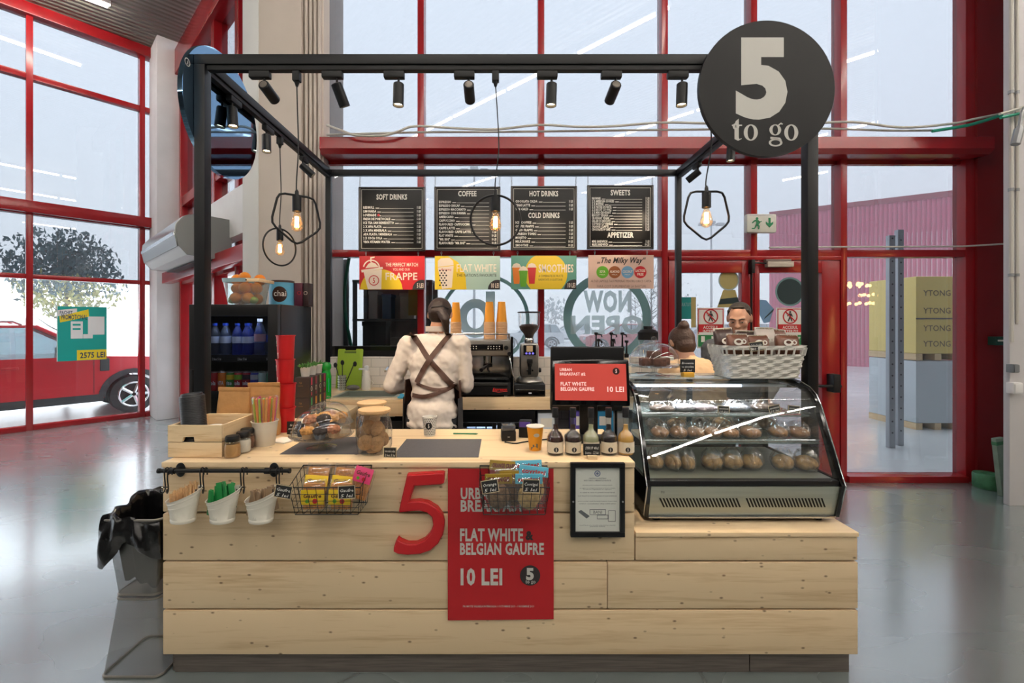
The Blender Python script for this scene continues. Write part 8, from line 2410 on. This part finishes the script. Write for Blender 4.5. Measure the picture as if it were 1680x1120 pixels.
part('roll', MB().lathe([(0, 0.0), (0.10, 0.0), (0.105, 0.01), (0.105, 0.12), (0.10, 0.13), (0.05, 0.13), (0.045, 0.11), (0, 0.11)], n=28), pk, t)
part('strap', MB().box((-0.01, -0.108, 0.0), (0.01, -0.1055, 0.13)), paper_white, t)
t = thing('plank', 'grey-green plank leaning in the corner by the white column', 'plank', (4.40, 3.98, 0.005), (R(-2), R(-5), R(10)))
part('board', MB().box((-0.05, -0.018, 0), (0.05, 0.018, 0.50), 0.003), M('plank_grey_green', (120, 138, 122), 0.6, vary=0.15, vscale=10), t)
part('end_tape', MB().box((-0.051, -0.019, 0.44), (0.051, 0.019, 0.47)), pk, t)
# warm lamp display further down the hall (seen mirrored in the glazing)
bulb_warm = M('bulb_warm_glow', (255, 190, 110), 0.4, emit=60.0)
pc = None
for x, y, z in ((10.4, -5.0, 2.75), (11.3, -5.6, 2.2), (12.2, -6.0, 2.5), (10.9, -6.8, 1.75), (12.6, -7.4, 2.9), (11.6, -7.8, 2.0)):
 if pc is None:
  pc = thing('chandelier', 'warm lit brass chandelier in the lamp display down the hall', 'chandelier', (x, y, z), 0, 'lit chandeliers in the lamp display')
  part('rod', MB().tube([(0, 0, 0.2), (0, 0, CEIL - 2.96)], 0.01, 6), brass, pc)
  part('hoop', MB().tube(arc((0, 0), 0.42, 0, 2 * PI, 28, 'xy', 0.0)[:-1], 0.014, 6, closed=True).tube([(-0.42, 0, 0), (0, 0, 0.22), (0.42, 0, 0)], 0.008, 6).tube([(0, -0.42, 0), (0, 0, 0.22), (0, 0.42, 0)], 0.008, 6), brass, pc)
  for k in range(10):
   a = 2 * PI * k / 10
   part('bulb', MB().ball((0.42 * math.cos(a), 0.42 * math.sin(a), -0.06), 0.05, 10, 8), bulb_warm, pc)
 else:
  dup(pc, (x, y, z), 0.3 * x)
# ------------------------------------------------------------------ outside: cars, tree, building, stacked goods
G0 = -0.13
tyre_m = M('tyre_black', (30, 31, 33), 0.8)
def car(name, label, loc, rz, rgb, detail=True):
 t = thing(name, label, 'car', loc, rz)
 pm_ = M('car_paint_%d_%d' % rgb[:2], rgb, 0.3, coat=0.6)
 gm = glass('car_glass', (176, 190, 196), 0.10, body=0.16)
 tm_ = M('car_trim_black', (34, 36, 40), 0.55)
 def arch(c_, r_, n=10):
  return [(c_ + r_ * math.cos(PI - PI * i / n), 0.34 + r_ * math.sin(PI - PI * i / n) * 1.0) for i in range(n + 1)]
 a = arch(0, 0.40); b = arch(-2.67, 0.40)
 prof = [(-3.42, 0.42), (-3.07, 0.34)] + b + [(-2.2, 0.30), (-0.45, 0.30)] + a + [(0.55, 0.32), (0.82, 0.42), (0.86, 0.70), (0.78, 0.92), (0.60, 1.0), (-0.42, 1.06), (-3.36, 1.08), (-3.46, 0.8)]
 part('body', MB().prism(prof, -0.88, 0.88), pm_, t)
 def rows(z, hw, x0, x1): return [V(x0, -hw, z), V(x1, -hw, z), V(x1, hw, z), V(x0, hw, z)]
 lo_, hi_ = rows(1.06, 0.83, -3.30, -0.40), rows(1.58, 0.68, -2.95, -1.25)
 part('windows', MB().add(lo_ + hi_, [(0, 1, 5, 4), (1, 2, 6, 5), (2, 3, 7, 6), (3, 0, 4, 7)]), gm, t, smooth=0)
 part('roof', MB().grid(lambda u, v: V(-3.0 + 1.80 * u, -0.69 + 1.38 * v, 1.575 + 0.05 * math.sin(PI * u) * math.sin(PI * v) + 0.03), 8, 8).box((-3.0, -0.69, 1.56), (-1.2, 0.69, 1.605), 0.015), pm_, t)
 for s_ in (-1, 1):
  mb = MB()
  for x0, x1 in ((-0.40, -1.25), (-3.30, -2.95)):
   mb.tube([V(x0, s_ * 0.83, 1.06), V(x1, s_ * 0.69, 1.585)], 0.035, 8)
  part('pillar', mb, pm_, t)
  part('pillar', MB().tube([V(-1.75, s_ * 0.842, 1.06), V(-1.80, s_ * 0.69, 1.585)], 0.035, 8).tube([V(-2.60, s_ * 0.842, 1.06), V(-2.55, s_ * 0.69, 1.585)], 0.035, 8), tm_, t)
  part('sill_trim', MB().box((-2.25, s_ * 0.87 - 0.03, 0.27), (-0.42, s_ * 0.87 + 0.03, 0.40), 0.02), tm_, t)
  for c_ in (0.0, -2.67):
   ring_ = [(c_ + 0.49 * math.cos(PI * i / 14), 0.34 + 0.48 * math.sin(PI * i / 14)) for i in range(15)]
   rin = [(c_ + 0.395 * math.cos(PI * i / 14), 0.34 + 0.395 * math.sin(PI * i / 14)) for i in range(15)]
   part('arch_trim', MB().prism(ring_ + rin[::-1], s_ * 0.86, s_ * 0.90), tm_, t)
   w_ = part('wheel', MB().lathe([(0.0, 0.05), (0.20, 0.08), (0.23, 0.11), (0.33, 0.10), (0.345, 0.06), (0.345, -0.08), (0.33, -0.11), (0, -0.11)], n=28, mtx=Matrix.Translation((c_, s_ * 0.78, 0.345)) @ Matrix.Rotation(R(-90) * s_, 4, 'X')), tyre_m, t)
   mb = MB()
   for k in range(5):
    q_ = 2 * PI * k / 5
    mb.tube([V(c_ + 0.03 * math.cos(q_), s_ * 0.885, 0.345 + 0.03 * math.sin(q_)), V(c_ + 0.21 * math.cos(q_), s_ * 0.885, 0.345 + 0.21 * math.sin(q_))], 0.028, 6)
   mb.tube([V(c_ + 0.215 * math.cos(2 * PI * k / 20), s_ * 0.885, 0.345 + 0.215 * math.sin(2 * PI * k / 20)) for k in range(20)], 0.018, 6, closed=True)
   part('rim', mb, chrome, w_)
  if detail:
   for x in (-0.62, -1.80):
    part('door_handle', MB().box((x - 1.02, s_ * 0.885 - 0.014, 0.90), (x - 0.83, s_ * 0.885 + 0.02, 0.94), 0.01), pm_, t)
   mb = MB()
   for x in (-0.55, -1.68, -2.5): mb.box((x - 0.004, s_ * 0.8805 - 0.003, 0.42), (x + 0.004, s_ * 0.8805 + 0.003, 1.05))
   part('door_gap', mb, tm_, t)
   part('fender_badge', MB().box((-0.47, s_ * 0.875 - 0.02, 0.80), (-0.34, s_ * 0.875 + 0.02, 1.02), 0.015), tm_, t)
   part('mirror', MB().box((-0.85, s_ * 0.98 - 0.09, 1.05), (-0.70, s_ * 0.98 + 0.07, 1.18), 0.03), tm_, t)
   part('roof_rail', MB().tube([V(-2.9, s_ * 0.62, 1.61), V(-2.8, s_ * 0.62, 1.665), V(-1.5, s_ * 0.62, 1.665), V(-1.4, s_ * 0.62, 1.61)], 0.018, 8), chrome, t)
 part('headlamp', MB().box((0.70, -0.80, 0.72), (0.865, -0.45, 0.88), 0.03).box((0.70, 0.45, 0.72), (0.865, 0.80, 0.88), 0.03), chrome, t)
 part('bumper', MB().box((0.60, -0.86, 0.34), (0.90, 0.86, 0.55), 0.05), tm_, t)
 return t
ca = math.atan2(0.768, 0.64)
car('car', 'red car parked just outside the side glazing', (-7.41, 8.91, G0), ca, (186, 24, 40))
car('car', 'white car parked beyond the red one, seen past the teal poster', (-11.0, 17.5, G0), R(175), (222, 226, 228), False)
car('car', 'silver car parked far off behind the white one', (-14.5, 24.0, G0), R(170), (186, 192, 196), False)
for i, (px_, d_, rgb, rz_) in enumerate(((800, 30, (206, 210, 214), 178), (935, 26, (170, 60, 60), 184), (1015, 32, (120, 130, 140), 175), (880, 40, (214, 216, 220), 182), (1075, 28, (196, 200, 206), 172), (1160, 34, (96, 104, 116), 180))):
 car('car', ['pale car in the fog beyond the espresso machine', 'dull red car in the fog behind the till', 'slate car in the fog under the mirrored lettering', 'white car furthest off in the fog by the grinder', 'light grey car in the fog by the door mullion', 'dark blue-grey car in the fog behind the door'][i], ((px_ - PX) * d_ / FPX + 1.5, d_, G0), R(rz_), rgb, False)
bark = M('bark_grey', (84, 78, 72), 0.9)
def tree(label, loc, h, cw, ch, cz, n, cols_, seed, leaf=0.075):
 rg = random.Random(seed)
 t = thing('tree', label, 'tree', loc)
 mb = MB().tube([(0, 0, 0), (0.03, 0.02, h * 0.4), (0.0, 0.0, h * 0.85)], [0.07, 0.05, 0.012], 8)
 for k in range(26):
  z = h * rg.uniform(0.3, 0.85)
  a = rg.uniform(0, 2 * PI)
  l = cw * rg.uniform(0.5, 0.95)
  p1 = V(l * math.cos(a) * 0.6, l * math.sin(a) * 0.6, z + l * 0.45)
  mb.tube([(0, 0, z), p1 * 0.55 + V(0, 0, z * 0.42), p1], [0.022, 0.014, 0.004], 5)
 part('trunk', mb, bark, t)
 if n:
  mb = MB()
  for k in range(n):
   a, q_ = rg.uniform(0, 2 * PI), rg.random() ** 0.45
   ph = math.acos(rg.uniform(-1, 1))
   f = 1 + 0.25 * math.sin(3 * a + 2) * math.sin(2 * ph)
   c_ = V(cw * q_ * f * math.sin(ph) * math.cos(a), cw * q_ * f * math.sin(ph) * math.sin(a), cz + ch * q_ * math.cos(ph))
   e = Euler((rg.uniform(0, 6), rg.uniform(0, 6), rg.uniform(0, 6))).to_matrix()
   mb.k = 0 if c_.z > cz - ch * 0.35 + rg.uniform(-.4, .4) else 1
   s_ = leaf * rg.uniform(0.6, 1.2)
   mb.add([c_ + e @ V(-s_, 0, 0), c_ + e @ V(0, -s_ * 0.45, 0), c_ + e @ V(s_, 0, 0), c_ + e @ V(0, s_ * 0.45, 0)], [(0, 1, 2, 3)])
  part('crown', mb, cols_, t, smooth=0)
 return t
lf1 = M('leaf_blue_green', (70, 92, 96), 0.7, vary=0.2, vscale=20)
lf2 = M('leaf_olive_yellow', (150, 150, 96), 0.7, vary=0.25, vscale=20)
d_ = 11.5
tree('small round-crowned tree in the car park behind the red car', ((108 - PX) * d_ / FPX, d_, G0), 4.2, 1.15, 1.15, 2.9, 3600, [lf1, lf2], 1)
for i, (px_, d_, hh) in enumerate(((1068, 22, 4.6), (1090, 20, 4.0), (1042, 38, 4.4), (905, 60, 5.0))):
 tree(['bare twiggy tree behind the door mullion', 'bare shorter tree beside the twiggy one at the door mullion', 'bare tree in the fog under the mirrored lettering', 'hazy tree far off above the grinder'][i], ((px_ - PX) * d_ / FPX, d_, G0), hh, hh * 0.42, hh * 0.4, hh * 0.65, 260 if i == 3 else 160, [lf1, bark], 5 + i, 0.3 if i == 3 else 0.05)
for px_, d_, hh, lb in ((778, 32, 12.4, 'tall lamp post with a cluster of floodlights beyond the beam'), (1035, 40, 9.0, 'lamp post in the fog behind the sweets board'), (1167, 36, 9.5, 'lamp post in the fog behind the double door')):
 t = thing('lamp_post', lb, 'lamp post', ((px_ - PX) * d_ / FPX, d_, G0))
 part('post', MB().tube([(0, 0, 0), (0, 0, hh)], [0.11, 0.06], 10), grey_metal, t)
 for k in (-1, 0, 1):
  part('floodlight', MB().box((k * 0.7 - 0.28, -0.2, hh - 0.12 + 0.14 * (k == 0)), (k * 0.7 + 0.28, 0.2, hh + 0.1 + 0.14 * (k == 0)), 0.05).tube([(0, 0, hh - 0.1), (k * 0.6, 0, hh)], 0.04, 6), grey_metal, t)
# red store wing
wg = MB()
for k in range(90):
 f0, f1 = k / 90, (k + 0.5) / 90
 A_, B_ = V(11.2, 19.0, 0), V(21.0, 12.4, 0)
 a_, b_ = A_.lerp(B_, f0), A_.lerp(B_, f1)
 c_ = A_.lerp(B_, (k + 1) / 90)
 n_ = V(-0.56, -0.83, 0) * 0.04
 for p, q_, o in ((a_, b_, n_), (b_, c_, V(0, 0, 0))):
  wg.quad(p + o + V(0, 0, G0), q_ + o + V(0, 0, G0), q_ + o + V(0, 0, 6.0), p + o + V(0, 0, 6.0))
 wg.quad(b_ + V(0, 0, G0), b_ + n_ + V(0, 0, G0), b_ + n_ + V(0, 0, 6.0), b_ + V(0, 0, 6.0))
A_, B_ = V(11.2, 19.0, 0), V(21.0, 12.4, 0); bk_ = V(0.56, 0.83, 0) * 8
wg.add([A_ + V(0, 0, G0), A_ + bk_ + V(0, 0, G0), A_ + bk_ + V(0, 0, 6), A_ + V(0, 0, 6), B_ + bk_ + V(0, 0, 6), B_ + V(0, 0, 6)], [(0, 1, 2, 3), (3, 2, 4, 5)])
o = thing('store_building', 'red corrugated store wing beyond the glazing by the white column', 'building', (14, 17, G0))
part('wall', wg, M('red_cladding_hazed', (206, 92, 122), 0.5), o, True, smooth=0)  # red paled towards pink, the haze is put into the cladding colour
part('parapet', MB().add([A_ + V(-0.05, -0.07, 5.95), B_ + V(-0.05, -0.07, 5.95), B_ + V(-0.05, -0.07, 6.15), A_ + V(-0.05, -0.07, 6.15)], [(0, 1, 2, 3)]), M('parapet_red', (150, 40, 60), 0.5), o, True, smooth=0)
# wrapped block pallets
ytong = M('pallet_yellow', (242, 214, 128), 0.5)
for z0, z1, lb, m_ in ((0.0, 1.06, 'white wrapped block pallet below the yellow one, outside the glazing', M('pallet_white', (206, 212, 216), 0.5)), (1.07, 2.36, 'yellow wrapped pallet of building blocks with repeated lettering, outside the glazing', ytong)):
 x0, x1, yy = 6.38, 7.06, 7.0
 t = thing('block_pallet', lb, 'pallet', ((x0 + x1) / 2, yy, G0 + z0))
 part('blocks', MB().box((x0, yy, G0 + z0 + 0.10), (x1, yy + 0.9, G0 + z1), 0.02), m_, t, True)
 for k in range(3):
  part('skid', MB().box((x0 + 0.29 * k, yy, G0 + z0 + 0.0005), (x0 + 0.29 * k + 0.1, yy + 0.9, G0 + z0 + 0.0995)), pine_y, t, True)
 if m_ is ytong:
  mb = MB()
  for z in (2.06, 1.79, 1.52, 1.28): mb.text('YTONG', (x0 + x1) / 2 - 0.02, G0 + z, 0.09, w=0.42, y=yy - 0.002, align='C', off=0.01)
  part('lettering', mb, M('pallet_print', (130, 110, 90), 0.5), t, True, smooth=0)
  part('strap', MB().box((x0 - 0.003, yy - 0.004, G0 + 1.70), (x1, yy - 0.001, G0 + 1.72)), M('pallet_strap', (120, 110, 110), 0.5), t, True)
alu = M('perforated_aluminium', (170, 172, 176), 0.4, metal=0.6)
for px_, z1, lb in ((1461, 2.66, 'shorter perforated metal post standing outside the glazing'), (1475, 2.76, 'taller perforated metal post standing outside the glazing')):
 d_ = 6.0 if px_ == 1461 else 6.12
 t = thing('metal_post', lb, 'post', ((px_ - PX) * d_ / FPX, d_, G0))
 part('post', MB().box((-0.04, -0.03, 0), (0.04, 0.03, z1 - G0), 0.004), alu, t)
 mb = MB()
 for k in range(18): mb.disc((0, 0.2 + 0.15 * k), 0.012, -0.0315, -0.0302, 8)
 part('holes', mb, print_dark, t)
# things stored outside the first bay
t = thing('metal_shutter', 'grey folded metal sheet standing outside beside the beige column', 'metal sheet', (-1.80, 4.87, G0))
mb = MB()
for k in range(6): mb.box((-0.16 + 0.055 * k, 0, 0), (-0.112 + 0.055 * k, 0.03 + 0.012 * (k % 2), 2.32), 0.004)
part('sheet', mb, M('sheet_grey', (126, 130, 134), 0.45, metal=0.4), t)
single('garden_hose', MB().tube(smooth_path([at(573, 420, 4.80), at(566, 470, 4.80), at(567, 520, 4.80), at(578, 580, 4.80), at(584, 660, 4.80)], 6), 0.018, 8), M('hose_green', (20, 110, 84), 0.45), 'green garden hose hanging in front of the grey metal sheet outside', 'hose', at(573, 420, 4.80), world=True)
t = thing('storage_rack', 'dark storage rack standing outside the first glazing bay', 'rack', (-1.20, 5.25, G0))
dk = M('rack_dark', (112, 114, 114), 0.6)
for x in (-0.42, 0.42):
 for y in (-0.2, 0.2): part('upright', MB().box((x - 0.02, y - 0.02, 0), (x + 0.02, y + 0.02, 2.1)), dk, t)
for z in (0.75, 1.22, 1.66, 2.09): part('shelf', MB().box((-0.44, -0.23, z), (0.44, 0.23, z + 0.025)), dk, t)
part('back_panel', MB().box((-0.44, 0.231, 0.1), (0.44, 0.24, 2.1)), M('rack_panel', (168, 160, 150), 0.7, vary=0.3, vscale=4), t)
for x, y, z, w_, h_, rgb, lb in ((-1.42, 5.18, 1.115, 0.26, 0.40, (84, 90, 90), 'dark crate on the rack outside'), (-1.05, 5.18, 1.555, 0.16, 0.28, (190, 186, 176), 'pale carton on the rack outside'), (-1.43, 5.18, 1.555, 0.10, 0.30, (206, 206, 206), 'white canister on the rack outside'), (-1.28, 5.18, 1.555, 0.10, 0.27, (80, 120, 160), 'blue canister on the rack outside'),
        (-1.15, 5.18, 1.115, 0.16, 0.22, (160, 156, 146), 'grey sack on the rack outside'), (-0.97, 5.18, 1.115, 0.13, 0.16, (176, 40, 44), 'red box on the rack outside'), (-1.3, 5.18, 0.645, 0.3, 0.3, (96, 88, 76), 'brown crate low on the rack outside'), (-1.0, 5.18, 0.645, 0.2, 0.24, (70, 78, 96), 'dark blue box low on the rack outside')):
 t = thing('stored_box', lb, 'box', (x, y, G0 + z + 0.1315))
 part('box', MB().box((-w_ / 2, -0.09, 0), (w_ / 2, 0.12, h_), 0.012), M('stored_%d_%d' % rgb[:2], rgb, 0.6, vary=0.1, vscale=8), t)
 part('lid', MB().box((-w_ / 2 - 0.006, -0.096, h_ * 0.9), (w_ / 2 + 0.006, 0.126, h_ + 0.01), 0.006), M('stored_%d_%d' % rgb[:2], rgb, 0.6), t)
t = thing('notice_board', 'yellow notice board standing outside behind the barista', 'board', (-0.90, 4.92, G0))
part('board', MB().box((-0.10, -0.01, 1.72), (0.07, 0.01, 2.02), 0.003), M('notice_yellow', (178, 150, 30), 0.5), t)
part('post', MB().box((-0.02, 0.011, 0), (0.0, 0.03, 2.0)), dk, t)
struct('wall_low_outside', MB().box((-1.95, 4.47, G0), (-0.78, 4.55, 1.28)), M('low_wall_grey', (92, 86, 82), 0.8))
# ------------------------------------------------------------------ the fog over the car park
def fog_material():
 m = bpy.data.materials.new('morning_fog')
 m.use_nodes = True
 nt = m.node_tree; nt.nodes.clear()
 out = nt.nodes.new('ShaderNodeOutputMaterial')
 vs = nt.nodes.new('ShaderNodeVolumeScatter')
 vs.inputs['Color'].default_value = (0.97, 0.985, 1.0, 1)
 vs.inputs['Density'].default_value = 0.017
 nt.links.new(vs.outputs[0], out.inputs['Volume'])
 return m
fog_line = [(70, 4.62), (-1.5, 4.62), (-1.9, 4.95), (-4.85, 7.75), (-5.95, 7.75), (-12.85, -0.5), (-70, -4), (-70, 95), (70, 95)]
o = single('fog', MB().prism(fog_line, G0 + 0.001, 22, plane='xy'), fog_material(), 'pale morning fog hanging over the car park outside', 'fog', kind='stuff', smooth=0)
